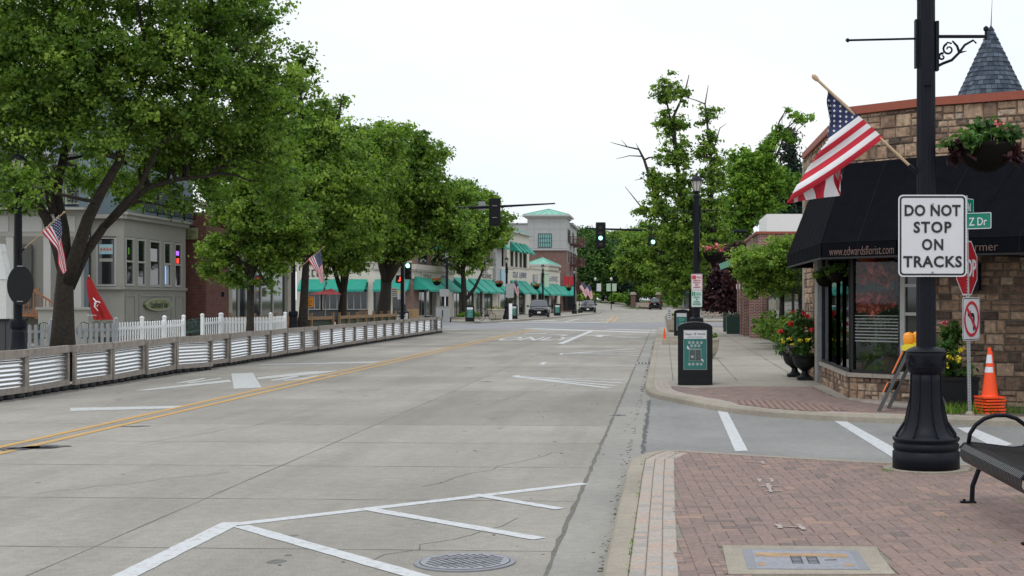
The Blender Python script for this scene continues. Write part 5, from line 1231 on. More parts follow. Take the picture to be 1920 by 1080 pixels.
# wooden terrace rails
def rail_fence(label, a, b, n, z=.13, h=.95):
    t = thing('wooden_fence', label, 'fence', (a[0], a[1], z), math.atan2(b[1]-a[1], b[0]-a[0]), 'wooden terrace rails'); L_ = math.dist(a, b)
    for k in range(n): MB().box((L_*k/(n-1), 0, h/2), (.1, .1, h)).box((L_*k/(n-1), 0, h+.04), (.12, .12, .05)).build('post', 'deck_wood', t)
    for r_ in (.84, .2): MB().box((L_/2, -.02, h*r_), (L_, .04, .14)).build('rail', 'deck_wood', t)
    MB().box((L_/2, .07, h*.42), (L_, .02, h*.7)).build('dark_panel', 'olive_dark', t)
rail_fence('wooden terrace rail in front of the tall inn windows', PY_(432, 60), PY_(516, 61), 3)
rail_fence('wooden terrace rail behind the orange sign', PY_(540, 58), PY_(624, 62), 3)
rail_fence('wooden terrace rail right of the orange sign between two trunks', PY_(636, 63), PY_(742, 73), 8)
# cafe chairs in green metal behind the fences
def cafe_chair(label, x, y, rz, mat='chair_green', group='dark green cafe chairs behind the picket fences'):
    t = thing('cafe_chair', label, 'chair', (x, y, .13), rz, group)
    MB().lathe([(.21, .43), (.22, .45), (.21, .46)], 12).build('seat', mat, t)
    m = MB(); m.tube([(-.2, .2, .45), (-.24, .22, .68), (-.15, .24, .86), (0, .25, .91), (.15, .24, .86), (.24, .22, .68), (.2, .2, .45)], .014, 6)
    for k in range(5): m.tube([(-.13+.065*k, .2, .46), (-.15+.075*k, .24, .86-.02*abs(k-2))], .007, 4)
    m.tube([(-.25, .1, .64), (-.26, -.15, .64), (-.22, -.18, .45)], .012, 5); m.tube([(.25, .1, .64), (.26, -.15, .64), (.22, -.18, .45)], .012, 5); m.build('backrest', mat, t)
    for sx, sy in ((-1, -1), (1, -1), (1, 1), (-1, 1)): MB().tube([(.17*sx, .17*sy, .44), (.22*sx, .22*sy, 0)], .012, 5).build('leg', mat, t)
    return t
rng = random.Random(7); c0 = None
plc = [(58, 41.0, 'behind the grey fence left of the big trunk'), (72, 42.3, 'just left of the big trunk behind the grey fence'), (165, 42.5, 'behind the grey fence right of the big trunk'), (178, 43.5, 'below the closed red umbrella'), (205, 43.0, 'at the right end of the grey fence'),
       (230, 44.2, 'at the left end of the white fence'), (256, 45.3, 'below the inn sign'), (282, 46.5, 'below the right of the inn sign'), (315, 48, 'near the right end of the white fence'), (350, 49, 'at the left of the gap between the white fences'), (358, 50.2, 'in the middle of the gap between the white fences'),
       (367, 51.4, 'at the right of the gap between the white fences'), (376, 52.6, 'at the far side of the gap between the white fences'), (398, 54, 'behind the short white fence'), (440, 55.5, 'behind the small street tree'), (485, 56.5, 'right of the small street tree behind the fence')]
for i, (px_, Y_, lb) in enumerate(plc):
    x, y = PY_(px_, Y_)
    if c0 is None: o = c0 = cafe_chair('', x, y, 0)
    else: o = copy_tree(c0); o.location = (x, y, .13)
    o.rotation_euler = (0, 0, rng.uniform(-3, 3)); o['label'] = 'dark green metal cafe chair '+lb
for i, (px_, Y_, lb) in enumerate(((338, 50.5, 'left'), (372, 54.5, 'right'))):
    x, y = PY_(px_, Y_); t = thing('cafe_table', f'dark round cafe table at the {lb} of the gap between the white fences', 'table', (x, y, .13)); MB().lathe([(.4, .72), (.41, .74), (.4, .75)], 20).build('table_top', 'chair_green', t); MB().lathe([(.25, 0), (.04, .05), (.03, .72)], 10).build('pedestal', 'chair_green', t)
# the inn
inn = thing('inn_building', 'grey panelled inn with tall bay windows and a pale blue upper storey', 'building', (0, 0, 0))
XI = -20.0
def yi(px): return XI*F/(px-VX)
def face(m, y0, y1, z0, z1, out=0.0, th=.04, X=XI): m.box((X+out-th/2, (y0+y1)/2, (z0+z1)/2), (th, y1-y0, z1-z0))
y0i, y1i = yi(232), yi(348)
MB().prism([(XI-.1, y0i+.1), (XI-.1, y1i), (XI-5, y1i), (XI-5, y0i+.1)], .13, 4.9).build('bay_core', 'inn_dark', inn)
m = MB(); face(m, y0i, y1i, .3, 2.08, 0, .098); face(m, y0i, y1i, 4.05, 4.7, 0, .098)
m.box((XI-.62, y0i+.05, 1.2), (1.2, .098, 1.76)); m.box((XI-.62, y0i+.05, 4.37), (1.2, .098, .65)); m.build('panelled_wall', 'inn_grey', inn)
m = MB(); face(m, y0i-.1, y1i, 2.08, 2.18, .08, .22); face(m, y0i-.14, y1i, 4.7, 4.85, .16, .3); face(m, y0i-.2, y1i, 4.85, 4.95, .24, .4); m.box((XI-.65, y0i-.04, 2.13), (1.26, .2, .1)); m.box((XI-.65, y0i-.06, 4.78), (1.4, .22, .15)); m.build('cornice', 'inn_grey', inn)
m = MB(); face(m, y0i, y1i, .13, .3, .03, .1); m.build('brick_base', 'brick_inn', inn)
wins = [(235, 250.5), (257, 272.5), (280, 300.5), (307, 320.5), (327, 340)]
piers = [y0i]+[q for a, b in wins for q in (yi(a), yi(b))]+[y1i]; m = MB()
for k in range(0, len(piers), 2): m = MB(); face(m, piers[k], piers[k+1], 2.18, 4.05, 0, .1); m.build('window_pier', 'inn_grey', inn)
MB().box((XI-.19, y0i+.05, 3.115), (.18, .098, 1.868)).build('window_pier', 'inn_grey', inn); MB().box((XI-1.12, y0i+.05, 3.115), (.2, .098, 1.868)).build('window_pier', 'inn_grey', inn)
for k, (a, b) in enumerate(wins):
    ya, yb = yi(a), yi(b); f = MB(); face(f, ya, ya+.09, 2.2, 4.03, .02, .05); face(f, yb-.09, yb, 2.2, 4.03, .02, .05); face(f, ya+.09, yb-.09, 2.2, 2.3, .02, .05); face(f, ya+.09, yb-.09, 3.95, 4.03, .02, .05)
    if k != 2: face(f, ya+.09, yb-.09, 3.1, 3.17, .02, .05)
    w = f.build('window', 'inn_trim', inn); p = MB(); face(p, ya+.09, yb-.09, 2.3, 3.95, -.02, .02); p.build('pane', 'glass_dark', w)
    if k in (0, 2, 3, 4):
        p = MB()
        if k == 0: face(p, ya+.35, yb-.45, 3.4, 3.65, .0, .012); p.build('neon_sign', 'neon_green', w) if 'neon_green' in M else (flat('neon_green', (.1, .25, .03), emit=(.25, .7, .08), es=.35), p.build('window_sign', 'neon_green', w))
        if k == 2: face(p, ya+.15, yb-.35, 3.2, 3.7, .0, .012); p.build('poster', 'sign_white', w)
        if k == 3: face(p, ya+.2, ya+.26, 2.35, 3.05, .0, .012); p.build('neon_sign', 'neon_blue', w)
        if k == 4: face(p, ya+.25, yb-.3, 3.52, 3.70, .0, .012); p.build('neon_sign', 'neon_purple', w); p = MB(); face(p, ya+.3, yb-.3, 3.2, 3.4, .0, .012); p.build('neon_sign', 'neon_red', w)
m = MB(); m.box((XI-.65, y0i+.02, 3.1), (.74, .05, 1.8)); w = m.build('side_window', 'inn_trim', inn); m = MB(); m.box((XI-.65, y0i-.008, 3.12), (.60, .012, 1.68)); m.build('pane', 'glass_dark', w)
m = MB(); m.box((XI-.65, y0i-.018, 3.57), (.5, .006, .36)); po = m.build('poster', 'pale_blue', w) if 'pale_blue' in M else (flat('pale_blue', (.30, .50, .58), .6), m.build('poster', 'pale_blue', w))[1]
m = MB(); m.box((XI-.65, y0i-.022, 3.57), (.5, .003, .15)); m.build('white_band', 'inn_trim', po)
for k in range(4): MB().lathe([(.035, 0), (.035, .004)], 6, (0, 0, 0)).build('star', 'sign_red', po).matrix_world = Matrix.Translation((XI-.82+.115*k, y0i-.03, 3.57)) @ Matrix.Rotation(R(90), 4, 'X')
m = MB(); m.box((XI-.65, y0i-.02, 3.17), (.5, .006, .12)); m.build('lettering_panel', 'inn_grey', w)
m = MB()                                          # raised panels under the windows
for a, b in ((233, 254), (258, 322), (327, 344)):
    ya, yb = yi(a)+.1, yi(b)-.05
    for (q0, q1, r0, r1) in ((ya, yb, .55, .62), (ya, yb, 1.83, 1.9), (ya, ya+.07, .62, 1.83), (yb-.07, yb, .62, 1.83)): face(m, q0, q1, r0, r1, .03, .03)
m.build('panel_moulding', 'inn_trim', inn) if False else m.build('panel_moulding', 'inn_grey', inn)
m = MB(); n = 28; cy = (yi(268)+yi(317))/2; hw = (yi(317)-yi(268))/2; zc = H+(VY-571)/F*cy
ov = [(cy+hw*math.cos(6.2832*k/n), zc+.25*math.sin(6.2832*k/n)) for k in range(n)]
b = len(m.v); m.v += [(XI+.12, y, z) for y, z in ov]+[(XI+.03, y, z) for y, z in ov]; m.face(range(n)); m.face(range(2*n-1, n-1, -1))
for k in range(n): m.face([(k+1) % n, k, n+k, n+(k+1) % n])
ob = m.build('oval_sign', 'olive_sign', inn); fit('lettering', 'Landmark Inn', 'olive_dark', ob, (XI+.13, cy, zc), hw*1.3, .26, R(90), ext=.004)
m = MB(); b = 0; ov2 = [(cy+hw*.93*math.cos(6.2832*k/n), zc+.215*math.sin(6.2832*k/n)) for k in range(n)]
m.v += [(XI+.124, y, z) for y, z in ov]+[(XI+.124, y, z) for y, z in ov2]
for k in range(n): m.face([k, (k+1) % n, n+(k+1) % n, n+k])
m.build('sign_rim', 'chalk', ob)
q = Q(343, 438, 60.6); hs = thing('hanging_sign', 'olive hanging sign reading Landmark Inn Bar and Grille at the end of the bay', 'sign', tuple(q))
m = MB(); plate(m, rrect(1.25, .48, .04), 0, .05); m.build('panel', 'olive_sign', hs); fit('lettering', 'Landmark Inn', 'olive_dark', hs, (0, -.004, .08), 1.05, .19); fit('lettering', 'BAR & GRILLE', 'olive_dark', hs, (0, -.004, -.13), .75, .1); MB().bar((-.9, .02, .30), (.6, .02, .30), .03).build('bracket', 'black_iron', hs)
# pale blue upper storey and balcony
m = MB(); zz = 4.95
while zz < 9.6: m.box((-22.6, 54.0+.35, zz+.05), (4.6, .03, .105), 0, R(8)); zz += .1
m.build('blue_siding', 'blue_siding', inn)
m = MB(); zz = .3
while zz < 9.6: m.box((XI-1.42, (y0i+52.2)/2+.4, zz+.05), (.35, .03, .105), 0, R(8)); zz += .1
m.build('blue_side_wall', 'blue_siding', inn)
m = MB(); zz = 4.95
while zz < 9.6: m.box((-20.3, 58.2, zz+.05), (.03, 7.6, .105), 0, 0, R(-8)); zz += .1
m.build('blue_front_wall', 'blue_siding', inn)
MB().prism([(-20.35, 54.5), (-20.35, 62), (-30, 62), (-30, 54.5)], 4.9, 9.6).build('upper_core', 'inn_dark', inn)
for x_ in (-23.6, -22.1): f = MB().box((x_, 54.28, 6.3), (.95, .12, 2.0)).build('upper_window', 'inn_trim', inn); MB().box((x_, 54.2, 6.3), (.75, .05, 1.8)).build('pane', 'glass_dark', f)
def railing(parent, a, b, z, h=.95):
    a = Vector((*a, z)); b = Vector((*b, z)); n = int((b-a).length/.13); m = MB(); m.bar(a+Vector((0, 0, h)), b+Vector((0, 0, h)), .05); m.bar(a+Vector((0, 0, .1)), b+Vector((0, 0, .1)), .04)
    for k in range(n+1): p = a.lerp(b, k/n); m.bar(p+Vector((0, 0, .0 if k % 12 == 0 else .1)), p+Vector((0, 0, h+(.12 if k % 12 == 0 else 0))), .05 if k % 12 == 0 else .018)
    return m.build('balcony_railing', 'black_iron', parent)
railing(inn, (-24.9, 51.9), (-21.2, 51.9), 5.0); railing(inn, (-19.9, 55.0), (-19.9, 61.2), 5.0)
# porch
m = MB(); m.box((-23.0, 52.0, 4.45), (4.4, .3, .95)); m.box((-23.0, 51.8, 4.96), (4.6, .8, .08)); m.build('porch_beam', 'inn_grey', inn)
m = MB()
for x_ in (-24.1, -22.9, -21.7): plate(m, [(x_-.5, 4.15), (x_+.5, 4.15), (x_+.5, 4.72), (x_-.5, 4.72)], 51.83, 51.85)
m.build('beam_panels', 'inn_trim', inn)
for px_ in (21, 91, 148): x_ = (px_-VX)*52/F; MB().box((x_, 52, 2.3), (.26, .26, 3.6)).build('porch_post', 'inn_trim', inn)
MB().prism([(-27, 53.3), (-21.3, 53.3), (-21.3, 53.6), (-27, 53.6)], .13, 4.9).build('porch_wall', 'inn_grey', inn)
MB().box((-23.9, 53.2, 2.6), (1.1, .1, 2.3)).build('porch_door', 'inn_dark', inn)
m = MB(); m.box((-23.9, 52.6, 1.15), (3, 1.4, .12)); 
for k in range(6): m.box((-22.3+.27*k, 51.9, 1.05-.17*k), (.3, 1.1, .05)); m.box((-22.16+.27*k, 51.9, .97-.17*k), (.03, 1.1, .16))
m.build('porch_stairs', 'stair_wood', inn)
m = MB()
for yy in (51.3, 52.5):
    m.bar((-22.5, yy, 2.05), (-20.8, yy, .98), .06); m.bar((-22.5, yy, 1.35), (-20.8, yy, .3), .06)
    for k in range(12): x_ = -22.45+.14*k; z_ = 2.02-.085*12/12*k*1.04; m.bar((x_, yy, z_-.72), (x_, yy, z_), .025)
for k in range(12): m.bar((-24.6+.17*k, 51.9, 1.2), (-24.6+.17*k, 51.9, 2.05), .03)
m.bar((-24.7, 51.9, 2.07), (-22.5, 51.9, 2.07), .06); m.build('stair_railing', 'stair_wood', inn)
m = MB()
for px_ in (93, 156): x_ = (px_-VX)*48/F; m.box((x_, 48, .75), (.55, .5, 1.25)); m.box((x_, 48, 1.41), (.68, .62, .08))
m.build('entry_piers', 'inn_grey', inn)
# brick wing with tall windows
bw = thing('brick_wing', 'dark red brick wing with five tall windows right of the inn bay', 'building', (0, 0, 0)); XB = -19.4
def yb_(px, X=XB): return X*F/(px-VX)
MB().prism([(XB, 61.0), (XB, yb_(428)), (-30, yb_(428)), (-30, 61.0)], .13, 4.85).build('brick_wall', 'brick_inn', bw)
MB().prism([(XB, yb_(428)), (XB, yb_(546)), (-30, yb_(546)), (-30, yb_(428))], 4.0, 5.6).build('upper_brick_wall', 'brick_inn', bw)
MB().prism([(XB-.5, yb_(428)), (XB-.5, yb_(546)), (-30, yb_(546)), (-30, yb_(428))], .13, 4.0).build('inner_wall', 'interior', bw)
m = MB(); face(m, yb_(428), yb_(546), 3.6, 4.0, .04, .4, XB); face(m, yb_(428), yb_(434), .13, 3.6, .04, .4, XB); face(m, yb_(538), yb_(546), .13, 3.6, .04, .4, XB); face(m, yb_(434), yb_(538), .13, .9, .04, .4, XB); face(m, 61, yb_(546), 5.6, 5.85, .1, .5, XB); m.build('stone_surround', 'pale_stone', bw)
cuts = [434, 450, 470, 492, 514, 538]
for k in range(5):
    ya, yb2 = yb_(cuts[k]), yb_(cuts[k+1]); f = MB(); face(f, ya, ya+.1, .9, 3.6, -.05, .1, XB); face(f, yb2-.1, yb2, .9, 3.6, -.05, .1, XB); face(f, ya+.1, yb2-.1, 3.5, 3.6, -.05, .1, XB); w = f.build('tall_window', 'inn_trim', bw); p = MB(); face(p, ya+.1, yb2-.1, .9, 3.5, -.1, .02, XB); p.build('pane', 'glass_dark', w)
MB().box(tuple(Q(418, 552, 60.9)), (.12, .1, .2)).build('wall_lamp', 'black_iron', bw)
# umbrellas
cu_ = thing('closed_umbrella', 'closed red patio umbrella with white script leaning by the blue wall', 'umbrella', tuple(Q(190, 605, 46.0)))
k = F/46; rr_ = [(-26, 93), (-10, 88), (12, 30), (18, 0), (10, -1), (3, 2), (-3, -2), (-8, 15), (-26, 18)]
m = MB(); prof = [(.02, 2.35), (.08, 2.2), (.20, 1.5), (.34, .62), (.36, .5), (.30, .52)]; nn = 32; b = 0
rows_ = [(.03, 1.95, -.42), (.10, 1.75, -.40), (.17, 1.3, -.30), (.24, .8, -.14), (.29, .35, .0), (.32, .12, .08)]
for r_, z_, x_ in [(q[0]*.78, q[1]*.76, q[2]*.95) for q in rows_]:
    for j in range(nn): a = 6.2832*j/nn; q = r_*(1+.30*math.cos(a*8)); m.v.append((x_+q*math.cos(a), q*math.sin(a), z_))
for i in range(len(rows_)-1):
    for j in range(nn): m.face([i*nn+j, i*nn+(j+1) % nn, (i+1)*nn+(j+1) % nn, (i+1)*nn+j])
m.face(range(nn)); cu2 = m.build('canopy', 'red_cloth', cu_, smooth=True)
MB().tube([(-.40, 0, 1.52), (.12, 0, -.45)], .022, 8).build('pole', 'pole_wood', cu_)
scr = MB(); scroll(scr, (.0, -.36, .58), .11, .5, .9, .022); scr.tube([(-.12, -.35, .78), (.0, -.40, .66), (-.06, -.41, .52), (.06, -.42, .38)], [.02, .022, .02, .012], 6); scr.build('white_script', 'sign_white', cu2)
fit('lettering', 'Margarita', 'sign_white', cu2, (-.14, -.42, .24), .30, .07)
ou = thing('open_umbrella', 'faded red open patio umbrella under the awnings behind the orange sign', 'umbrella', tuple(Q(610, 552, 66)))
m = MB(); n = 8; top = Q(622, 541, 66)-Q(610, 552, 66)
rim = [(.75*math.cos(6.2832*k/n+.2), .75*math.sin(6.2832*k/n+.2), 0) for k in range(n)]
for k in range(n): m.poly([rim[k], rim[(k+1) % n], tuple(top)])
m.build('canopy', 'red_faded', ou); MB().tube([(0, 0, .5), (0, 0, -1.9)], .025, 8).build('pole', 'pole_wood', ou)
# near left lamp post with the back of an oval sign, bin, white bell-roofed post at the edge
x, y = PY_(34, 33.5); lamp_post('black lamp post at the left edge behind the back of a round sign', x, y, .13, detail=False)
t = thing('round_sign_back', 'black back of a round sign strapped to the lamp post at the left edge', 'sign', tuple(Q(38, 535, 33.3))); cc = [k*math.pi/16 for k in range(32)]; k = F/33.3
m = MB(); plate(m, [(25*math.cos(a)/k, 37*math.sin(a)/k) for a in cc], 0, .02); m.build('panel', 'black_plastic', t)
m = MB()
for dz in (36, -30): m.box((0, -.01, dz/k), (.14, .02, .02))
m.build('strap', 'grey_metal', t)
x, y = PY_(15, 34.5); t = thing('utility_cabinet', 'dark grey cabinet at the left edge behind the barriers', 'cabinet', (x, y, .13)); MB().box((-.05, .3, .55), (.5, .6, 1.05)).build('body', 'dark_grey', t); MB().box((-.05, .28, 1.09), (.54, .66, .04)).build('lid', 'black_plastic', t); MB().box((-.06, -.004, .55), (.012, .01, 1.0)).build('door_gap', 'black', t)
t = thing('white_kiosk', 'white board with a curved top cut off by the left edge', 'kiosk', tuple(Q(-12, 590, 40))); k = F/40
m = MB(); plate(m, [(-30/k, -.9), (24/k, -.9), (24/k, 65/k), (-30/k, 65/k)], 0, .3); m.build('panel', 'white', t)
m = MB(); plate(m, [(-30/k, 66/k), (25/k, 66/k), (21/k, 90/k), (15/k, 115/k), (15/k, 118/k), (12/k, 133/k), (-30/k, 136/k)], -.02, .32); m.build('curved_top', 'white_fence', t)
# flags on the left lamp posts
def small_flag(label, px_, py_, Y_, pts, seed, g='American flags on the lamp posts'):
    f_ = lambda a, d=0: tuple(Q(a[0], a[1], Y_+d))
    base, tip, h0, h1, A, B = pts
    return flag(label, *Q(px_, py_, Y_), (f_(h0), f_(h1)), [f_(p, (-.03 if i % 2 else 0)) for i, p in enumerate(A)], [f_(p, .03*i) for i, p in enumerate(B)], seed, g, (f_(base), f_(tip)), wav=.025)
small_flag('American flag hanging limp in front of the big left tree trunk', 39, 472, 33.4, ((39, 472), (118, 400), (77, 434), (112, 402), [(77, 434), (96, 455), (108, 470), (110, 495), (118, 515)], [(112, 402), (117, 425), (116, 450), (122, 480), (124, 508)]), 2)
small_flag('American flag hanging from the lamp post right of the small street tree', 562, 498, 57.0, ((562, 502), (606, 464), (577, 486), (601, 468), [(577, 486), (586, 500), (595, 514), (599, 524), (602, 532)], [(601, 468), (604, 485), (605, 500), (607, 515), (608, 528)]), 5)
x, y = PY_(550, 57.2); lamp_post('black lamp post beside the American flag among the left trees', x, y, .13, detail=False)
q = Q(526, 496, 57.2); hanging_basket('hanging flower basket in shade beside the small street tree', q.x, q.y, q.z, .33, .7, 42)
# orange distancing sign
t = thing('orange_sign', 'orange notice on a thin post between two left trees', 'sign', tuple(Q(578, 566, 60))); k = F/60
m = MB(); plate(m, rrect(19/k, 20/k, .03), 0, .01); m.build('panel', 'sign_orange', t); m = MB()
for xx in (-.13, -.05, .06, .14): m.box((xx, -.003, .02), (.02, .003, .11))
for zz, w_ in ((.16, .22), (-.08, .2), (-.15, .26)): m.box((0, -.003, zz), (w_, .003, .025))
m.box((0, -.003, .03), (.05, .003, .015)); m.build('print', 'black', t); MB().bar((0, .02, -.2), (0, .02, -1.6), .035).build('post', 'grey_metal', t)
# street trees of the left row
def lob(base, Y_, L__): return [tuple(Q(a, b, Y_+dy)-Vector(base))+(rx*Y_/F, ry, rz*Y_/F) for a, b, rx, rz, dy, ry in L__]
def ptsl(base, L__): return [tuple(Q(a, b, Y_)-Vector(base)) for a, b, Y_ in L__]
b1_ = (*PY_(117, 36.0), .10)
tree('street_tree', 'large leafy tree with a forked dark trunk at the left edge', b1_, lob(b1_, 36, [(180, 140, 230, 140, 0, 3.0), (30, 60, 170, 150, -.5, 2.6), (390, 110, 130, 130, .5, 2.6), (485, 170, 70, 90, 1, 2.0), (330, 240, 140, 60, .5, 2.4), (60, 230, 120, 70, -1, 2.2), (-90, 150, 150, 170, 0, 3), (230, -70, 260, 120, 0, 3.2), (440, 20, 100, 80, 1, 2.2), (20, 310, 70, 45, -1.5, 1.4), (200, 265, 60, 30, -1.5, 1.2), (25, 345, 70, 40, -3, 1.1), (470, 275, 95, 60, 2, 1.8), (400, 320, 60, 30, 2.5, 1.4), (520, 330, 50, 40, 3, 1.2), (300, 300, 90, 34, 2.5, 1.4), (300, 350, 65, 26, 2, 1.2), (350, 385, 45, 20, 3, 1), (225, 335, 45, 28, 3, 1.2), (90, 335, 55, 26, 2, 1.2), (160, 335, 70, 35, 3.5, 1.2), (255, 372, 45, 20, 4, 1), (378, 338, 35, 20, 5, 1), (400, 365, 45, 26, 4, 1.2), (30, 380, 40, 22, 0, 1), (530, 380, 40, 34, 4, 1.2), (350, 270, 110, 60, 2, 2.0), (560, 120, 22, 50, 1, .9)]),
     ptsl(b1_, [(117, 700, 36), (118, 620, 36), (120, 560, 36), (122, 500, 36)]), .26, 'leaf', clumps=3100, per=60, spread=.40, size=.098, seed=3, twigs=150, tmean=.42,
     limbs=[(ptsl(b1_, [(122, 520, 36), (108, 465, 36.1), (88, 410, 36), (60, 368, 35.8), (40, 320, 35.6), (10, 240, 35.4), (-30, 150, 35)]), .17, .05), (ptsl(b1_, [(122, 500, 36), (118, 430, 36.2), (105, 360, 36.4), (118, 300, 36.5), (135, 200, 36.5), (140, 80, 36.4)]), .19, .05),
            (ptsl(b1_, [(100, 400, 36), (90, 360, 36), (78, 330, 36), (70, 250, 36.3)]), .11, .04), (ptsl(b1_, [(125, 530, 36), (145, 470, 35.9), (165, 410, 35.7), (190, 360, 35.6), (225, 300, 35.6), (250, 200, 35.8), (300, 80, 36)]), .20, .05),
            (ptsl(b1_, [(130, 540, 36.1), (160, 475, 36.3), (195, 425, 36.5), (240, 382, 36.7), (280, 350, 36.9), (330, 337, 37), (390, 330, 37.2), (430, 290, 37.5)]), .14, .03), (ptsl(b1_, [(195, 425, 36.5), (225, 390, 36.3), (262, 350, 36), (300, 270, 36), (390, 160, 36.5)]), .10, .03)], group='leafy street trees on the left')
def mk(lbl, px_, Y_, L__, r, fork, seed, mat='leaf', clumps=600, per=55, size=None, spread=.5, z=.1, tm=.45, grp='leafy street trees on the left', nm='street_tree', cat='tree', X=None, **k):
    b = (*(PY_(px_, Y_) if X is None else (X, Y_)), z); size = (size or Y_*.0032)*.80; clumps = int(clumps*1.45); spread = spread*.92
    pf = Q(fork[0], fork[1], Y_)-Vector(b); tr = [(0, 0, -.1), tuple(pf*.3+Vector((.0, 0, 0))), tuple(pf*.65), tuple(pf)]
    return tree(nm, lbl, b, lob(b, Y_, L__), tr, r, mat, clumps=clumps, per=per, spread=spread, size=size, seed=seed, group=grp, tmean=tm, cat=cat, **k)
mk('slim young street tree with a low crown in front of the inn windows', 468, 49.5, [(470, 400, 80, 50, 0, 1.6), (425, 470, 48, 38, 0, 1.1), (505, 470, 55, 45, 0, 1.2), (550, 415, 45, 50, 0, 1.3), (480, 340, 100, 45, 0, 1.6), (440, 525, 26, 20, 0, .7), (500, 535, 25, 18, 0, .6), (395, 505, 22, 14, 0, .5)], .12, (472, 500), 5, 'leaf', 520, 60, .145, .36, tm=.6, twigs=90)
mk('tall street tree beside the lamp post with the small flag', 566, 58.5, [(550, 280, 110, 90, 0, 3), (640, 340, 80, 80, 0, 2.6), (500, 215, 60, 90, 1, 2), (610, 205, 30, 26, 0, 1), (640, 185, 16, 14, 0, .7), (590, 400, 100, 55, 0, 2.4), (560, 160, 30, 60, 0, 1.4), (470, 300, 60, 70, 0, 2), (610, 250, 40, 45, 0, 1.6), (520, 350, 90, 60, 0, 2.4), (630, 440, 60, 30, 0, 1.6)], .17, (575, 470), 7, 'leaf', 950, 56, .17, .46, tm=.52)
mk('leafy street tree behind the orange sign', 637, 67, [(640, 430, 90, 70, 0, 2.6), (680, 320, 90, 75, 0, 2.8), (650, 490, 60, 30, 0, 1.6), (715, 265, 55, 35, 0, 1.8), (600, 470, 45, 30, 0, 1.4), (650, 260, 60, 30, 0, 2), (690, 400, 60, 60, 0, 2)], .20, (645, 545), 9, 'leaf', 640, 56, .19, .5, tm=.56)
mk('stout forked street tree before the crossing', 716, 76, [(740, 350, 90, 85, 0, 3), (780, 290, 55, 40, 0, 2), (700, 425, 80, 60, 0, 2.6), (815, 375, 48, 60, 0, 2.2), (750, 450, 70, 40, 0, 2.2), (740, 255, 45, 22, 0, 1.4), (850, 430, 35, 45, 0, 1.6)], .36, (725, 530), 11, 'leaf', 820, 56, .21, .55, tm=.50)
mk('slender leaning tree at the far corner of the crossing', 872, 117.5, [(870, 425, 80, 50, 0, 3.4), (925, 430, 38, 38, 0, 1.8), (845, 375, 50, 32, 0, 2.4), (880, 475, 50, 35, 0, 2.2), (800, 440, 50, 50, 0, 2.6), (790, 480, 36, 26, 0, 1.8)], .24, (868, 500), 13, 'leaf', 620, 50, .28, .7, tm=.52, z=.13)
m = MB(); bq = P(872, 598, .13); tt = [Q(875, 560, 117.5), Q(890, 540, 117.3), Q(902, 515, 117.2), Q(910, 490, 117)]; MB()
tag(MB().tube([tuple(p) for p in tt], [.16, .13, .10, .06], 7).build('leaning_limb', 'bark'), 'dark side limb rising right from the slender corner tree', 'branch')
for i, (px_, Y_, L__, lb) in enumerate(((760, 150, [(800, 400, 70, 60, 0, 5), (860, 380, 40, 40, 0, 4)], 'pale green tree top behind the far corner buildings'), (905, 210, [(905, 372, 30, 14, 0, 4), (870, 355, 25, 14, 0, 3)], 'distant tree top showing above the brick corner building'))):
    mk(lb, px_, Y_, L__, .2, (px_, 500), 50+i, 'leaf', 160, 40, .45, 1.0, grp=None)
# ================================================================ THE ROW OF SHOPS PAST THE CROSSING
def frame_empty(name, label, cat, a, b, z=.13):
    t = thing(name, label, cat, (a[0], a[1], z), math.atan2(b[1]-a[1], b[0]-a[0])); t['len'] = 0; del t['len']; return t
def fx(a, b, px):                                # distance along the line a-b of the point seen in photo column px
    L_ = math.dist(a, b); dx, dy = (b[0]-a[0])/L_, (b[1]-a[1])/L_; return ((px-VX)*a[1]-F*a[0])/(F*dx-(px-VX)*dy)
def zpy(py, Y, z0=.13): return H+(VY-py)*Y/F-z0
def bx_(m, x0, x1, z0, z1, y0, y1): m.box(((x0+x1)/2, (y0+y1)/2, (z0+z1)/2), (x1-x0, y1-y0, z1-z0)); return m
def awning_part(parent, x0, x1, zb, zt, proj=1.2, mat='green_awning', name='awning', yo=0):
    m = MB(); m.slab([(x0, yo-proj, zb), (x1, yo-proj, zb), (x1, yo-.02, zt), (x0, yo-.02, zt)], .02)
    for x in (x0, x1): m.slab([(x, yo-proj, zb), (x, yo-.02, zt), (x, yo-.02, zb)], .015 if x == x1 else -.015)
    bx_(m, x0, x1, zb-.16, zb-.004, yo-proj, yo-proj+.02)
    return m.build(name, mat, parent)
def window_part(parent, x0, x1, z0, z1, frame='dark_grey', glass='glass_dark', bars=0, name='window', y=0.0, hb=0):
    f = MB(); w = .07; bx_(f, x0, x0+w, z0, z1, y-.05, y+.06); bx_(f, x1-w, x1, z0, z1, y-.05, y+.06); bx_(f, x0+w, x1-w, z0, z0+w, y-.05, y+.06); bx_(f, x0+w, x1-w, z1-w, z1, y-.05, y+.06)
    for k in range(bars): xx = x0+(x1-x0)*(k+1)/(bars+1); bx_(f, xx-.03, xx+.03, z0+w, z1-w, y-.048, y+.05)
    for k in range(hb): zz = z0+(z1-z0)*(k+1)/(hb+1); bx_(f, x0+w, x1-w, zz-.025, zz+.025, y-.046, y+.05)
    o = f.build(name, frame, parent); bx_(MB(), x0+w, x1-w, z0+w, z1-w, y-.02, y+.02).build('pane', glass, o); return o
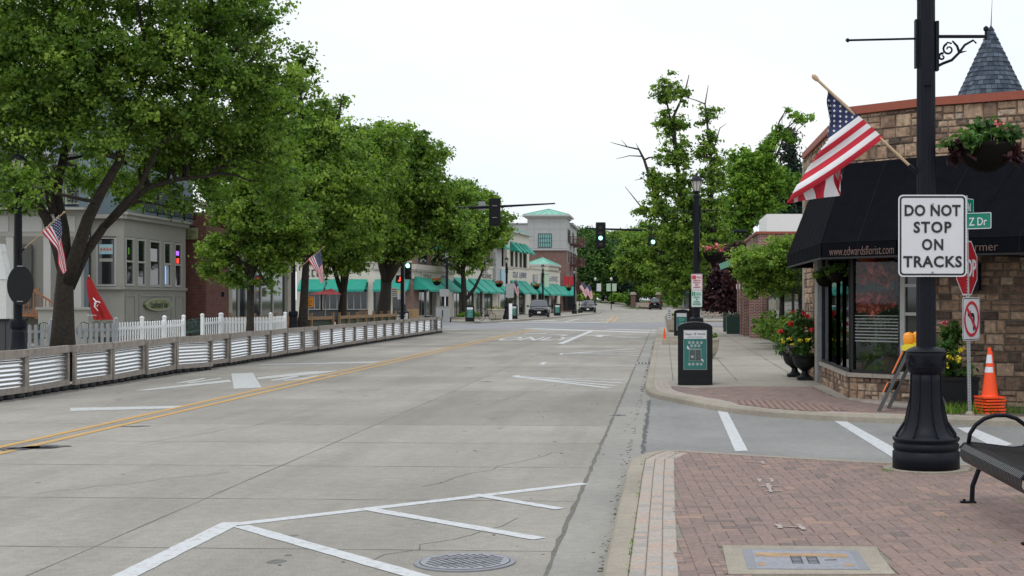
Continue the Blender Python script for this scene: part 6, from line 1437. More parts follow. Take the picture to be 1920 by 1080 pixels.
def hip_roof(parent, x0, x1, y0, y1, z, h, mat='green_roof', name='hip_roof'):
    m = MB(); cx, cy = (x0+x1)/2, (y0+y1)/2; v = [(x0, y0, z), (x1, y0, z), (x1, y1, z), (x0, y1, z), (cx, cy, z+h)]
    for k in range(4): m.poly([v[k], v[(k+1) % 4], v[4]])
    for k in range(4):
        a, b = Vector(v[k]), Vector(v[(k+1) % 4])
        for j in range(1, 6): p = a.lerp(b, j/6); q = p.lerp(Vector(v[4]), 1-abs(2*j/6-1)*1.0) if False else p.lerp(Vector(v[4]), min(1, 1.96*min(j/6, 1-j/6))); m.bar(p+Vector((0, 0, .02)), q+Vector((0, 0, .02)), .05)
        m.bar(a+Vector((0, 0, .03)), Vector(v[4])+Vector((0, 0, .03)), .09)
    o = m.build(name, mat, parent); m2 = MB(); bx_(m2, x0-.12, x1+.12, z-.22, z-.003, y0-.12, y1+.12); m2.build('eave', 'inn_trim', parent); return o
# white shop with awnings, facing the cross street
a, b = PY_(556, 110.8), PY_(772, 110.8); sh = thing('white_shop', 'low white shop with green awnings and big lettering across the side street', 'shop', (a[0], a[1], .13), 0); X_ = lambda px: (px-556)*110.8/F
m = MB(); bx_(m, 0, X_(772), 2.9, 4.4, 0, 4); bx_(m, 0, X_(772), 4.402, 4.55, -.1, 4.1); 
for q in ((556, 566), (690, 700), (728, 736)): bx_(m, X_(q[0]), X_(q[1]), 0, 2.9, .0, .4)
m.build('wall', 'cream', sh)
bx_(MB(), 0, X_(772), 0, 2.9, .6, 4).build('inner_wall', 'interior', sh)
bx_(MB(), X_(566), X_(690), 0, .8, .3, .5).build('low_wall', 'dark_grey', sh)
for i, (p0, p1) in enumerate(((567, 600), (604, 645), (650, 689), (702, 727), (738, 770))): window_part(sh, X_(p0), X_(p1), .8 if i < 3 else .1, 2.55, 'inn_trim' if i < 3 else 'dark_grey', bars=2 if i < 3 else 1, y=.15, name='shop_window')
for p0, p1 in ((564, 612), (616, 652), (655, 688), (704, 733), (738, 768)): awning_part(sh, X_(p0), X_(p1), 2.35, 3.15, 1.1)
marks('lettering', 4, 'dark_grey', sh, (X_(592), -.03, 3.62), X_(612)-X_(574), .55)
RA, RB = (-19.2, 112.0), (-12.5, 185.0)
def row(px0, px1): s0, s1 = fx(RA, RB, px0), fx(RA, RB, px1); L_ = math.dist(RA, RB); d = ((RB[0]-RA[0])/L_, (RB[1]-RA[1])/L_); return (RA[0]+d[0]*s0, RA[1]+d[1]*s0), s1-s0, s0, d
def rowthing(name, label, px0, px1, cat='shop'):
    p, ln, s0, d = row(px0, px1); t = thing(name, label, cat, (p[0], p[1], .13), math.atan2(d[1], d[0])); return t, ln, (lambda px: fx(RA, RB, px)-s0), (lambda px: p[1]+(fx(RA, RB, px)-s0)*d[1])
# brick corner building
t, ln, X_, Yp = rowthing('brick_corner_building', 'two storey brick corner building with green awnings on both floors', 774, 848, 'building')
m = MB(); bx_(m, 0, ln, 4.3, 8.2, 0, 9)
for p0, p1 in ((774, 786), (845, 848)): bx_(m, X_(p0), X_(p1), 0, 3.2, -.02, .5)
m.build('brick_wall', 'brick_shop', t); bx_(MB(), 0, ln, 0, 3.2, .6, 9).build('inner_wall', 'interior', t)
m = MB(); bx_(m, -.1, ln, 3.2, 3.75, -.12, 9.1); bx_(m, -.2, ln, 3.752, 3.9, -.25, 9.2); bx_(m, -.3, ln, 3.902, 4.3, -.36, 9.2); bx_(m, -.1, ln, 8.2, 8.6, -.1, 9.1)
for k in range(int(ln/.3)): bx_(m, k*.3, k*.3+.16, 3.78, 3.898, -.33, -.251)
for p0, p1 in ((816, 822), (838, 845)): bx_(m, X_(p0), X_(p1), 0, 3.2, -.12, .4)
m.build('stone_band', 'pale_stone', t)
for p0, p1 in ((787, 800), (803, 815), (823, 837)): window_part(t, X_(p0), X_(p1), .25, 2.6, 'inn_trim', bars=1, y=.2, name='shop_window')
for p0, p1 in ((784, 799), (809, 820), (828, 836), (838, 846)): window_part(t, X_(p0), X_(p1), 4.45, 6.3, 'dark_grey', bars=1, y=-.03, name='upper_window'); awning_part(t, X_(p0)-.1, X_(p1)+.1, 5.75, 6.5, .9, name='upper_awning')
awning_part(t, X_(775), X_(812), 2.35, 3.45, 1.3); awning_part(t, X_(815), X_(838), 2.35, 3.45, 1.3)
bx_(MB(), X_(786), X_(806), 3.2, 3.72, -.2, -.121).build('sign_board', 'pale_stone', t); marks('lettering', 5, 'dark_grey', t, ((X_(786)+X_(806))/2, -.215, 3.46), (X_(806)-X_(786))*.8, .3)
marks('lettering', 4, 'neon_dark', t, (X_(829), -.13, 3.5), (X_(836)-X_(823))*.8, .28) if 'neon_dark' in M else (flat('neon_dark', (.10, .10, .22), .5), marks('lettering', 4, 'neon_dark', t, (X_(829), -.14, 3.47), (X_(836)-X_(823))*.8, .28))
window_part(t, -.04, -.02, 0, 0.1, name='window') if 0 else None
# its side facing the crossing
for q in ((.3, 2.7, 1.0, 3.2), (4.6, 6.6, 1.2, 3.0), (4.6, 6.6, 5.0, 6.8)): bx_(MB(), -.07, -.021, *q).build('side_window', 'glass_dark', t)
bx_(MB(), -.02, .5, 0, 3.2, .02, 9).build('side_wall', 'brick_shop', t)
# long cream building
t, ln, X_, Yp = rowthing('cream_shop_row', 'long cream shop building with dark letter signs and green awnings', 848, 935)
m = MB(); bx_(m, 0, ln, 2.9, 4.6, 0, 8); bx_(m, 0, ln, 4.6, 4.75, -.1, 8)
edges = [848, 866, 869, 874, 876, 889, 891, 906, 909, 926, 929, 935]
for p0, p1 in ((848, 851), (866, 869), (874, 877), (889, 892), (905, 908), (924, 935)): bx_(m, X_(p0), X_(p1), 0, 2.9, 0, .4)
bx_(m, 0, X_(922), 4.75, 7.4, .1, 8); bx_(m, X_(904), X_(922), 5.0, 7.6, -.05, 7.9); m.build('wall', 'cream', t)
bx_(MB(), X_(924), X_(935), 2.9, 7.6, -.3, 7).build('grey_pier', 'grey_panel', t)
bx_(MB(), X_(902), X_(922), 4.9, 7.3, -.10, -.051).build('upper_brick', 'brick_shop', t)
bx_(MB(), 0, ln, 0, 2.9, .6, 8).build('inner_wall', 'interior', t)
for p0, p1 in ((851, 866), (869, 874), (877, 889), (892, 905), (908, 924)): window_part(t, X_(p0), X_(p1), .1, 2.7, 'dark_grey', bars=1, y=.15, name='shop_window')
for p0, p1 in ((884, 890), (894, 900), (907, 916)): window_part(t, X_(p0), X_(p1), 5.0, 6.6, 'inn_trim', bars=0, y=.05 if p0 < 905 else -.15, name='upper_window')
for p0, p1 in ((849, 871), (888-10, 888), (890, 904), (906, 920), (923, 933)): awning_part(t, X_(p0), X_(p1), 2.3, 3.5, 1.4)
awning_part(t, X_(925), X_(937), 6.7, 7.6, 1.0, name='upper_awning')
marks('lettering', 3, 'neon_dark', t, (X_(911)-.3, -.06, 4.25), 2.2, .35); marks('lettering', 7, 'black', t, (X_(912), -.06, 3.8), X_(922)-X_(904), .4)
bx_(MB(), X_(932), X_(940), 3.1, 4.5, -.45, -.31).build('hanging_board', 'pale_blue', t)
for p0 in (883, 921): MB().lathe([(.02, -.22), (.2, -.08), (.22, .05), (.1, .2)], 10, (X_(p0), -.3, 2.3)).build('globe_lamp', 'white', t)
# white tower with green hip roof
t, ln, X_, Yp = rowthing('white_tower_shop', 'white two storey shop tower with a green hipped roof and upper awnings', 935, 992, 'building')
m = MB(); bx_(m, 0, ln, 2.9, 4.9, 0, 8); bx_(m, 0, ln, 6.9, 8.6, 0, 8)
for p0, p1 in ((935, 938), (969, 973), (985, 992)): bx_(m, X_(p0), X_(p1), 0, 2.9, 0, .4)
for p0, p1 in ((951, 957), (963, 966), (971, 974), (979, 981), (988, 992)): bx_(m, X_(p0), X_(p1), 4.9, 6.9, 0, .4)
bx_(m, -.15, 0, 0, 8.6, -.1, 8); m.build('wall', 'cream', t); bx_(MB(), 0, ln, 0, 8.0, .6, 8).build('inner_wall', 'interior', t)
bx_(MB(), X_(952)-.4, ln, 4.88, 5.02, -.08, 0).build('sill_band', 'pale_stone', t)
hip_roof(t, -.5, ln+.2, -.3, 8.3, 8.75, 1.5)
for p0, p1 in ((938, 969), (973, 985)): window_part(t, X_(p0), X_(p1), .1, 2.7, 'dark_grey', bars=2, y=.15, name='shop_window')
for p0, p1 in ((957, 963), (966, 971), (974, 979), (981, 988)): window_part(t, X_(p0), X_(p1), 5.0, 6.9, 'dark_grey', bars=0, y=.12, name='upper_window'); awning_part(t, X_(p0)-.2, X_(p1)-.35, 6.6, 7.6, 1.0, name='upper_awning')
for p0, p1 in ((957, 971), (973, 986)): awning_part(t, X_(p0), X_(p1), 2.3, 3.6, 1.4)
marks('lettering', 4, 'neon_dark', t, (X_(966), -.05, 4.2), X_(971)-X_(961), .55); marks('lettering', 4, 'blue_text', t, (X_(980), -.05, 4.2), X_(987)-X_(974), .6) if 'blue_text' in M else (flat('blue_text', (.03, .06, .25), .5), marks('lettering', 4, 'blue_text', t, (X_(980), -.05, 4.2), X_(987)-X_(974), .6))
# low white shop with a small roofed tower
t, ln, X_, Yp = rowthing('small_white_shop', 'small pale shop with a little green roofed tower', 992, 1050)
m = MB(); bx_(m, 0, ln, 2.7, 5.0, 0, 8); bx_(m, X_(1027), X_(1046), 5.0, 5.6, -.1, 2.6)
for p0, p1 in ((992, 996), (1006, 1009), (1017, 1021), (1030, 1033), (1044, 1050)): bx_(m, X_(p0), X_(p1), 0, 2.7, 0, .4)
m.build('wall', 'cream', t); bx_(MB(), 0, ln, 0, 2.7, .6, 8).build('inner_wall', 'interior', t); hip_roof(t, X_(1027), X_(1046), -.3, 2.8, 5.8, .85)
bx_(MB(), 0, ln, 5.0, 5.15, -.1, 8.1).build('coping', 'pale_stone', t)
for p0, p1 in ((996, 1006), (1009, 1017), (1021, 1030), (1033, 1044)): window_part(t, X_(p0), X_(p1), .1, 2.5, 'dark_grey', bars=1, y=.15, name='shop_window')
for p0, p1 in ((995, 1007), (1011, 1023), (1024, 1034), (1035, 1046)): awning_part(t, X_(p0), X_(p1), 2.2, 3.5, 1.4)
marks('lettering', 5, 'neon_dark', t, (X_(1037), -.12, 4.1), X_(1046)-X_(1029), .6); bx_(MB(), X_(999), X_(1006), 3.6, 4.4, -.2, -.02).build('sign_board', 'grey_panel', t)
bx_(MB(), X_(1014), X_(1022), 2.9, 4.8, -.5, -.3).build('hanging_banner', 'pale_sign', t) if 'pale_sign' in M else (flat('pale_sign', (.42, .55, .42), .6), bx_(MB(), X_(1014), X_(1022), 2.9, 4.8, -.5, -.3).build('hanging_banner', 'pale_sign', t))
# tall apartment block
Yt = 188.0; x0, x1 = (989-VX)*Yt/F, (1062-VX)*Yt/F; k = Yt/F
t = thing('apartment_block', 'tall grey and brick apartment block with a green roofed corner tower', 'building', (x0, Yt, .13)); Wd = x1-x0
bx_(MB(), -4.5, Wd, 0, zpy(466, Yt), 0, 22).build('brick_wall', 'brick_far', t)
m = MB(); bx_(m, 0, Wd, zpy(465.8, Yt), zpy(405, Yt), -.12, 7); bx_(m, -4.5, 0, zpy(465.8, Yt), zpy(420, Yt), 0, 22); bx_(m, -4.6, 0, zpy(420, Yt), zpy(418, Yt), -.15, 22); bx_(m, 0, Wd, zpy(465.8, Yt), zpy(416, Yt), 7.01, 22); bx_(m, .0, Wd+.1, zpy(466, Yt)-.25, zpy(466, Yt)-.01, -.2, 22)
m.build('grey_upper_wall', 'grey_panel', t)
m = MB(); bx_(m, -.002, Wd+.01, zpy(452, Yt), zpy(452, Yt)+.06, -.135, -.12); bx_(m, -.002, Wd+.01, zpy(430, Yt), zpy(430, Yt)+.06, -.135, -.12)
for px_ in (1001, 1030-.5, 1050): bx_(m, (px_-989)*k, (px_-989)*k+.05, zpy(465, Yt), zpy(410, Yt), -.137, -.12)
m.build('panel_joints', 'inn_grey', t)
m = MB(); bx_(m, -.5, Wd+.4, zpy(405, Yt), zpy(403, Yt), -.5, 7.4); bx_(m, -.2, Wd+.2, zpy(409, Yt), zpy(405, Yt)-.003, -.3, 7.2); bx_(m, -.1, Wd+.4, zpy(416, Yt), zpy(412, Yt), 7.42, 22.3); m.build('tower_cornice', 'inn_trim', t)
hip_roof(t, -.5, Wd+.4, -.5, 7.4, zpy(402.8, Yt), .95)
window_part(t, (1009-989)*k, (1034.5-989)*k, zpy(464, Yt), zpy(438, Yt), 'black', 'glass_teal', bars=5, y=-.14, name='tower_window', hb=2)
MB().tube([(-3, 4, zpy(420, Yt)), (-3, 4, zpy(409, Yt))], .12, 8).build('vent_pipe', 'grey_metal', t); bx_(MB(), -4.5, -1.2, zpy(418, Yt), zpy(417, Yt), 2, 8).build('roof_unit', 'grey_metal', t)
for yy, zz in ((3, 7.3), (3, 3.9), (3, 10.0), (6, 10.0), (9, 7.3), (13, 7.3), (9, 3.9), (13, 10.0), (17, 7.3), (17, 3.9)):
    f = MB(); f.box((Wd+.03, yy, zz), (.08, 1.2, 1.9)); o = f.build('side_window', 'inn_trim' if zz < 9 else 'dark_grey', t); MB().box((Wd+.085, yy, zz), (.04, .95, 1.65)).build('pane', 'glass_dark', o)
for zz in (2.9, 6.2, 9.0):
    for y0 in (6.5, 13.5):
        m = MB(); bx_(m, Wd+.02, Wd+1.5, zz, zz+.18, y0, y0+4.2); bx_(m, Wd+1.46, Wd+1.5, zz+1.05, zz+1.12, y0, y0+4.2)
        for j in range(22): bx_(m, Wd+1.47, Wd+1.5, zz+.18, zz+1.05, y0+.2*j, y0+.2*j+.05)
        for j in range(8): bx_(m, Wd+.1+.18*j, Wd+.15+.18*j, zz+.18, zz+1.05, y0, y0+.04)
        bx_(m, Wd+.1, Wd+1.5, zz+1.05, zz+1.12, y0, y0+.05); m.build('balcony', 'balcony_red', t) if 'balcony_red' in M else (flat('balcony_red', (.10, .035, .03), .6), m.build('balcony', 'balcony_red', t))
for i, (p0, p1) in enumerate(((1052, 1069), (1070, 1078))): awning_part(t, (p0-989)*k, (p1-989)*k, 2.2-1.1*0, 3.3, 1.5, yo=-1.2+0*i)
m = MB(); bx_(m, Wd-.5, Wd+1.2, 0, 3.2, -1.15, 0); m.build('corner_shopfront', 'brick_far', t); bx_(MB(), Wd-.3, Wd+1.0, .2, 2.2, -1.2, -1.151).build('corner_window', 'glass_dark', t)
m = MB(); bx_(m, (1059-989)*k, (1067.5-989)*k, 3.5, 4.6, -1.4, -1.3); bx_(m, (1069-989)*k, (1078-989)*k, 3.5, 4.6, -1.4, -1.3); m.build('red_sign_board', 'sign_red', t)
# lamp posts, flags, bins, planters on the far left pavement
for i, (px_, pyb, lb) in enumerate(((950, 598.5, 'black lamp post in front of the cream shops past the crossing'), (1018, 592.5, 'black lamp post behind the parked grey car'), (1077, 588.2, 'black lamp post between the two parked cars'), (838, 604, 'black lamp post by the brick corner building'))):
    x, y = P(px_, pyb, .13); lamp_post(lb, x, y, .13, detail=False)
    hanging_basket('red flower basket on the lamp post '+['in front of the cream shops', 'behind the parked grey car', 'between the parked cars', 'by the brick corner building'][i], x-.62 if i != 3 else x-.7, y, 3.0, .3, .95, 80+i, petal='petal_red')
def far_flag(lb, px_, py_, Y_, seed):
    K = 1; small_flag(lb, px_-9, py_+16, Y_, ((px_-9, py_+14), (px_+4, py_-8), (px_-6, py_+2), (px_+3, py_-8), [(px_-6, py_+2), (px_-2, py_+8), (px_+1, py_+14), (px_+4, py_+19), (px_+6, py_+23)], [(px_+3, py_-8), (px_+7, py_-1), (px_+8, py_+6), (px_+9, py_+12), (px_+10, py_+17)]), seed)
far_flag('small American flag in front of the white tower shop', 964, 532, 120, 31); far_flag('small American flag beyond the second parked car', 1092, 536, 175, 32); far_flag('smaller American flag behind the far red and white flag', 1102, 540, 190, 33)
x, y = P(1086, 587, .13); t = thing('flag_post', 'thin dark post holding the far American flag', 'post', (x, y, .13)); MB().tube([(0, 0, 0), (0, 0, 4.2)], .05, 8).build('post', 'black_iron', t); MB().lathe([(.15, 0), (.12, .3), (.06, .5)], 10).build('base', 'black_iron', t)
for px_, pyb, rz, lb in ((884, 603, R(9), 'black and grey recycling bin at the far left corner of the crossing'), (966, 598, R(9), 'black and grey recycling bin left of the parked grey car'), (1048, 592, R(9), 'black and grey recycling bin between the parked cars'), (0, 0, 0, '')):
    if px_: x, y = P(px_-3, pyb, .13); recycler(lb, x, y, .13, rz)
x, y = P(930, 600, .13); bowl_planter('round stone planter outside the cream shops', x, y, .13, .62, .85, 61)
t = thing('low_planter', 'low green shrub bed around the slender corner tree', 'planter', (-16.4, 117.0, .13)); MB().lathe([(1.6, 0), (1.6, .18), (1.45, .18), (1.4, .1)], 24).build('kerb_ring', 'kerb_concrete', t); foliage('plants', t, blob((.6, -.2, .3), (1.0, .9, .25), 26, 62), 'leaf_bright', 26, .22, .2, 62, .5)
t = thing('bicycle_rack', 'dark bicycle and rack in front of the cream shops', 'bicycle', (*P(913, 601, .13), .13), R(20)); m = MB()
for xx in (-.5, .5): m.tube([(xx*.8+.28*math.cos(a), 0, .29+.28*math.sin(a)) for a in [k*math.pi/8 for k in range(17)]], .02, 5)
m.build('wheels', 'rubber', t); m = MB().tube([(-.5, 0, .33), (-.2, 0, .8), (.35, 0, .78), (.5, 0, .33)], .02, 5).tube([(-.2, 0, .85), (.0, 0, .35), (.35, 0, .78)], .02, 5).tube([(.35, 0, .78), (.33, 0, .98)], .02, 5); m.build('frame', 'black_iron', t); MB().box((-.22, 0, .9), (.25, .12, .06)).build('saddle', 'black', t); MB().box((.33, 0, 1.0), (.05, .5, .04)).build('handlebar', 'black_iron', t)
t = thing('road_sign', 'grey back of a road sign on a white post past the crossing', 'sign', tuple(Q(956, 545, 112))); k = F/112; m = MB(); plate(m, rrect(15/k, 27/k, .1), 0, .03); m.build('panel', 'grey_paint', t); MB().box((.05, .04, -1.9), (.25, .03, 1.8)).build('post', 'white_fence', t)
t = thing('control_cabinet', 'grey signal control cabinet by the brick corner building', 'cabinet', (*P(829, 606, .13), .13)); k = F/96.; MB().box((0, .3, .55), (.85, .6, 1.1)).build('cabinet', 'grey_paint', t); MB().box((.02, -.01, .6), (.07, .02, .55)).build('vent_slot', 'black', t); MB().box((.0, .3, 1.12), (.9, .66, .04)).build('lid', 'grey_metal', t)
t = thing('sign_board_back', 'pale board on the post above the signal control cabinet', 'sign', tuple(Q(833, 549, 97))); m = MB(); plate(m, rrect(.62, .5, .02), 0, .03); m.build('panel', 'grey_paint', t); MB().bar((.05, .05, -.2), (.05, .05, -1.9), .06).build('post', 'white_fence', t)
wc = None
for i, (px_, lb) in enumerate(((771, 'left wicker cafe chair outside the brick corner building'), (784, 'right wicker cafe chair outside the brick corner building'))):
    x, y = PY_(px_, 92); t = thing('wicker_chair', lb, 'chair', (x, 92, .13), R(20+30*i), 'wicker chairs outside the brick corner building'); MB().box((0, 0, .45), (.5, .5, .08)).build('seat', 'wicker', t); MB().box((0, .24, .72), (.5, .05, .5)).build('backrest', 'wicker', t)
    for sx, sy in ((-1, -1), (1, -1), (1, 1), (-1, 1)): MB().box((.2*sx, .2*sy, .2), (.05, .05, .41)).build('leg', 'wicker', t)
x, y = PY_(743, 82); t = thing('white_crate_fence', 'low white panel at the end of the wooden terrace rail', 'fence', (x, y, .13), R(30)); MB().box((0, 0, .35), (1.3, .06, .5)).box((0, 0, .68), (1.35, .1, .07)).build('panel', 'white_fence', t); 
for s_ in (-1, 1): MB().box((.62*s_, 0, .4), (.09, .09, .8)).build('post', 'white_fence', t)
x, y = PY_(757, 84); t = thing('bagged_meter', 'black bin bag shape on a post beside the pedestrian signal', 'bin', (x, y, .13)); MB().lathe([(.3, 0), (.34, .3), (.3, .8), (.33, .85), (.2, .95), (.1, 1.15)], 14).build('body', 'black_plastic', t); MB().lathe([(.12, 1.15), (.1, 1.3)], 8).build('lid', 'black_plastic', t)
# ================================================================ TRAFFIC SIGNALS
def head(parent, x, y, z, n, face_cam=True, lit=(), h=.36, w=.40, back=True, lamps=None):
    o = bpy.data.objects.new('signal_head', None); COL.objects.link(o); o.parent = parent; o.location = (x, y, z); H_ = n*h+.06
    if back: m = MB(); plate(m, rrect(w+.22, H_+.2, .05), .02, .04); m.build('backplate', 'black_plastic', o)
    m = MB(); plate(m, rrect(w, H_, .03), -.12 if face_cam else 0, .12); m.build('housing', 'black_plastic', o)
    if face_cam:
        for k in range(n):
            zc = H_/2-.03-h*(k+.5); on = k in lit
            MB().lathe([(.13, 0), (.13, .02)], 18).build('lens', (lit[k] if on else 'lens_off'), o).matrix_local = Matrix.Translation((0, -.122, zc)) @ Matrix.Rotation(R(90), 4, 'X')
            m = MB(); nn = 10
            for j in range(nn):
                a0, a1 = math.pi*j/nn-.25, math.pi*(j+1)/nn-.15; r = .155
                m.slab([(r*math.cos(a0), -.12, zc+r*math.sin(a0)), (r*math.cos(a1), -.12, zc+r*math.sin(a1)), (r*math.cos(a1), -.34, zc+r*math.sin(a1)), (r*math.cos(a0), -.34, zc+r*math.sin(a0))], .01)
            m.build('visor', 'black_plastic', o)
    else:
        m = MB()
        for zz in (-.3, .35): m.box((0, -.03, zz), (.25, .06, .04))
        m.build('mount_bracket', 'grey_metal', o)
    return o
flat('lens_off', (.03, .025, .02), .3)
Ys = 90.0
sg = thing('traffic_signal', 'right hand traffic signal mast arm with two green lights over the road', 'traffic light', (5.2, Ys, ZF))
pz = lambda py: zpy(py, Ys, ZF); pxl = lambda px: (px-VX)*Ys/F-5.2
MB().tube([(0, 0, 0), (0, 0, 5.7)], [.16, .12], 12).build('pole', 'black_iron', sg); MB().tube([(0, 0, pz(434)), (pxl(1180), 0, pz(431)), (pxl(1098), 0, pz(428))], [.11, .07, .045], 10).build('mast_arm', 'black_iron', sg)
head(sg, pxl(1126.5), -.16, pz(441.5), 4, lit={2: 'green_light'}, h=.345); head(sg, pxl(1224.5), -.16, pz(443.5), 3, lit={2: 'green_light'}, h=.345)
Y2 = 80.0
sg2 = thing('traffic_signal', 'left hand signal mast arm seen from behind above the left trees', 'traffic light', (-15.6, Y2, .13)); pz = lambda py: zpy(py, Y2); pxl = lambda px: (px-VX)*Y2/F+15.6
MB().tube([(0, 0, 0), (0, 0, 6.8)], [.16, .11], 12).build('pole', 'black_iron', sg2); MB().tube([(0, 0, pz(396)), (pxl(930), 0, pz(387.5)), (pxl(1041), 0, pz(381.5))], [.10, .075, .04], 10).build('mast_arm', 'black_iron', sg2)
head(sg2, pxl(928), -.10, pz(398), 4, False, h=.32, w=.42); MB().box((pxl(903), .1, pz(386)), (.35, .2, .5)).build('camera_box', 'grey_paint', sg2)
MB().tube([(pxl(715), 0, 6.7), (pxl(735), 0, 10.7), (pxl(760), 0, pz(244))], .05, 8).build('light_arm', 'black_iron', sg2) if 0 else None
sl = thing('street_light', 'flat headed street light just showing above the left trees', 'street light', (-14.9, 82, .13)); zz = zpy(245, 82)
MB().tube([(0, 0, 0), (0, 0, zz-.3), (.15, 0, zz-.05)], [.12, .07, .06], 10).build('pole', 'black_iron', sl); MB().box(((768-VX)*82/F+14.9, 0, zz), (.42, .28, .12)).build('lamp_head', 'black_iron', sl)
ps = thing('pedestrian_signal', 'post with a red pedestrian signal and a green light at the left corner', 'traffic light', (*PY_(757, 84), .13)); yy = 84
MB().tube([(0, 0, 0), (0, 0, zpy(478, 84))], .075, 10).build('post', 'steel_post', ps)
head(ps, .30, -.2, zpy(508, 84), 3, lit={0: 'green_light'}, h=.30, w=.36, back=False)
m = MB(); plate(m, rrect(.46, .46, .04), -.2, .08); q = m.build('walk_signal_housing', 'black_plastic', ps); q.location = (-.2, 0, zpy(523.5, 84)); m = MB(); m.poly([(-.10, -.205, -.12), (.02, -.205, -.12), (.07, -.205, 0), (.06, -.205, .12), (-.02, -.205, .14), (.0, -.205, 0), (-.06, -.205, -.04)]); m.build('red_hand', 'red_light', q)
for px_, py_, w_, h_, mt, lb in ((741, 548, 13, 17, 'sign_pale', 'turn_notice'), (753, 553, 12, 16, 'sign_white', 'button_notice')):
    if mt not in M: flat(mt, (.38, .37, .34), .6)
    k = F/84; m = MB(); plate(m, rrect(w_/k, h_/k, .02), -.25, -.24); q = m.build(mt == 'sign_pale' and 'lane_notice' or 'yellow_topped_notice', mt, ps); q.location = ((px_-757)/k, 0, zpy(py_, 84)); m = MB()
    for j in range(4): m.box((0, -.252, (.16-.11*j)), (w_/k*.7, .002, .045))
    m.build('print', 'dark_grey', q)
    if mt == 'sign_white': MB().box((0, -.254, .2), (w_/k, .003, .09)).build('yellow_band', 'sign_yellow', q)
# banners by the far bank
for px_, lb, cols in ((1116, 'single pale banner on a pole by the far bank', ('sign_white',)), (1146, 'pair of pale green banners on a pole by the far bank', ('pale_sign', 'pale_sign'))):
    Yb = 215; x_ = (px_-VX)*Yb/F; zb = gz(x_, Yb); t = thing('banner_post', lb, 'banner', (x_, Yb, zb), 0); zt = zpy(526, Yb, zb); MB().tube([(0, 0, 0), (0, 0, zt)], .07, 8).build('pole', 'black_iron', t); MB().lathe([(.12, 0), (.2, .3), (.04, .5)], 8, (0, 0, zt)).build('lamp', 'lantern_glass', t)
    for j, c in enumerate(cols):
        xo = .55 if len(cols) == 1 else (-.38, .46)[j]; m = MB(); plate(m, [(xo-.33, zt-1.6), (xo+.33, zt-1.6), (xo+.33, zt-.45), (xo-.33, zt-.45)], 0, .02); m.build('banner', c, t)
# far brick pillars, railing, wall
Yw = 236.0
for px_, lb in ((1187, 'left brick pillar with a stone cap at the far bend'), (1235, 'right brick pillar with a stone cap at the far bend')):
    x_ = (px_-VX)*Yw/F; zb = gz(x_, Yw); t = thing('brick_pillar', lb, 'pillar', (x_, Yw, zb), 0, 'brick pillars at the far bend'); hh = zpy(548, Yw, zb)
    MB().box((0, 0, hh*.42), (.75, .75, hh*.84)).build('shaft', 'brick_far', t); MB().box((0, 0, hh*.88), (1.05, 1.05, hh*.08)).box((0, 0, hh*.97), (.75, .75, hh*.09)).build('cap', 'planter_stone', t)
t = thing('bridge_railing', 'black railing between the two far brick pillars', 'railing', ((1191-VX)*Yw/F, Yw, gz(-4, Yw))); m = MB(); wdt = 40*Yw/F
z0, z1 = zpy(567, Yw, gz(-4, Yw)), zpy(555, Yw, gz(-4, Yw)); m.bar((0, 0, z1), (wdt, 0, z1), .08); m.bar((0, 0, z0), (wdt, 0, z0), .08)
for j in range(24): m.bar((wdt*j/23, 0, z0), (wdt*j/23, 0, z1), .05)
m.build('railing', 'black_iron', t); MB().box((wdt/2, .05, z0/2), (wdt, .3, z0-.05)).build('low_wall', 'planter_stone', t)
pl_ = [GP(x, y, .02) for x, y in ((1180, 573.5), (1240, 574.5), (1236, 579), (1205, 578.5))]; m = MB(); m.poly([(x, y, gz(x, y)+.22) for x, y in pl_]); struct('brick_plaza', m, 'paver_far') if 'paver_far' in M else (flat('paver_far', (.26, .15, .12), .9), struct('brick_plaza', m, 'paver_far'))
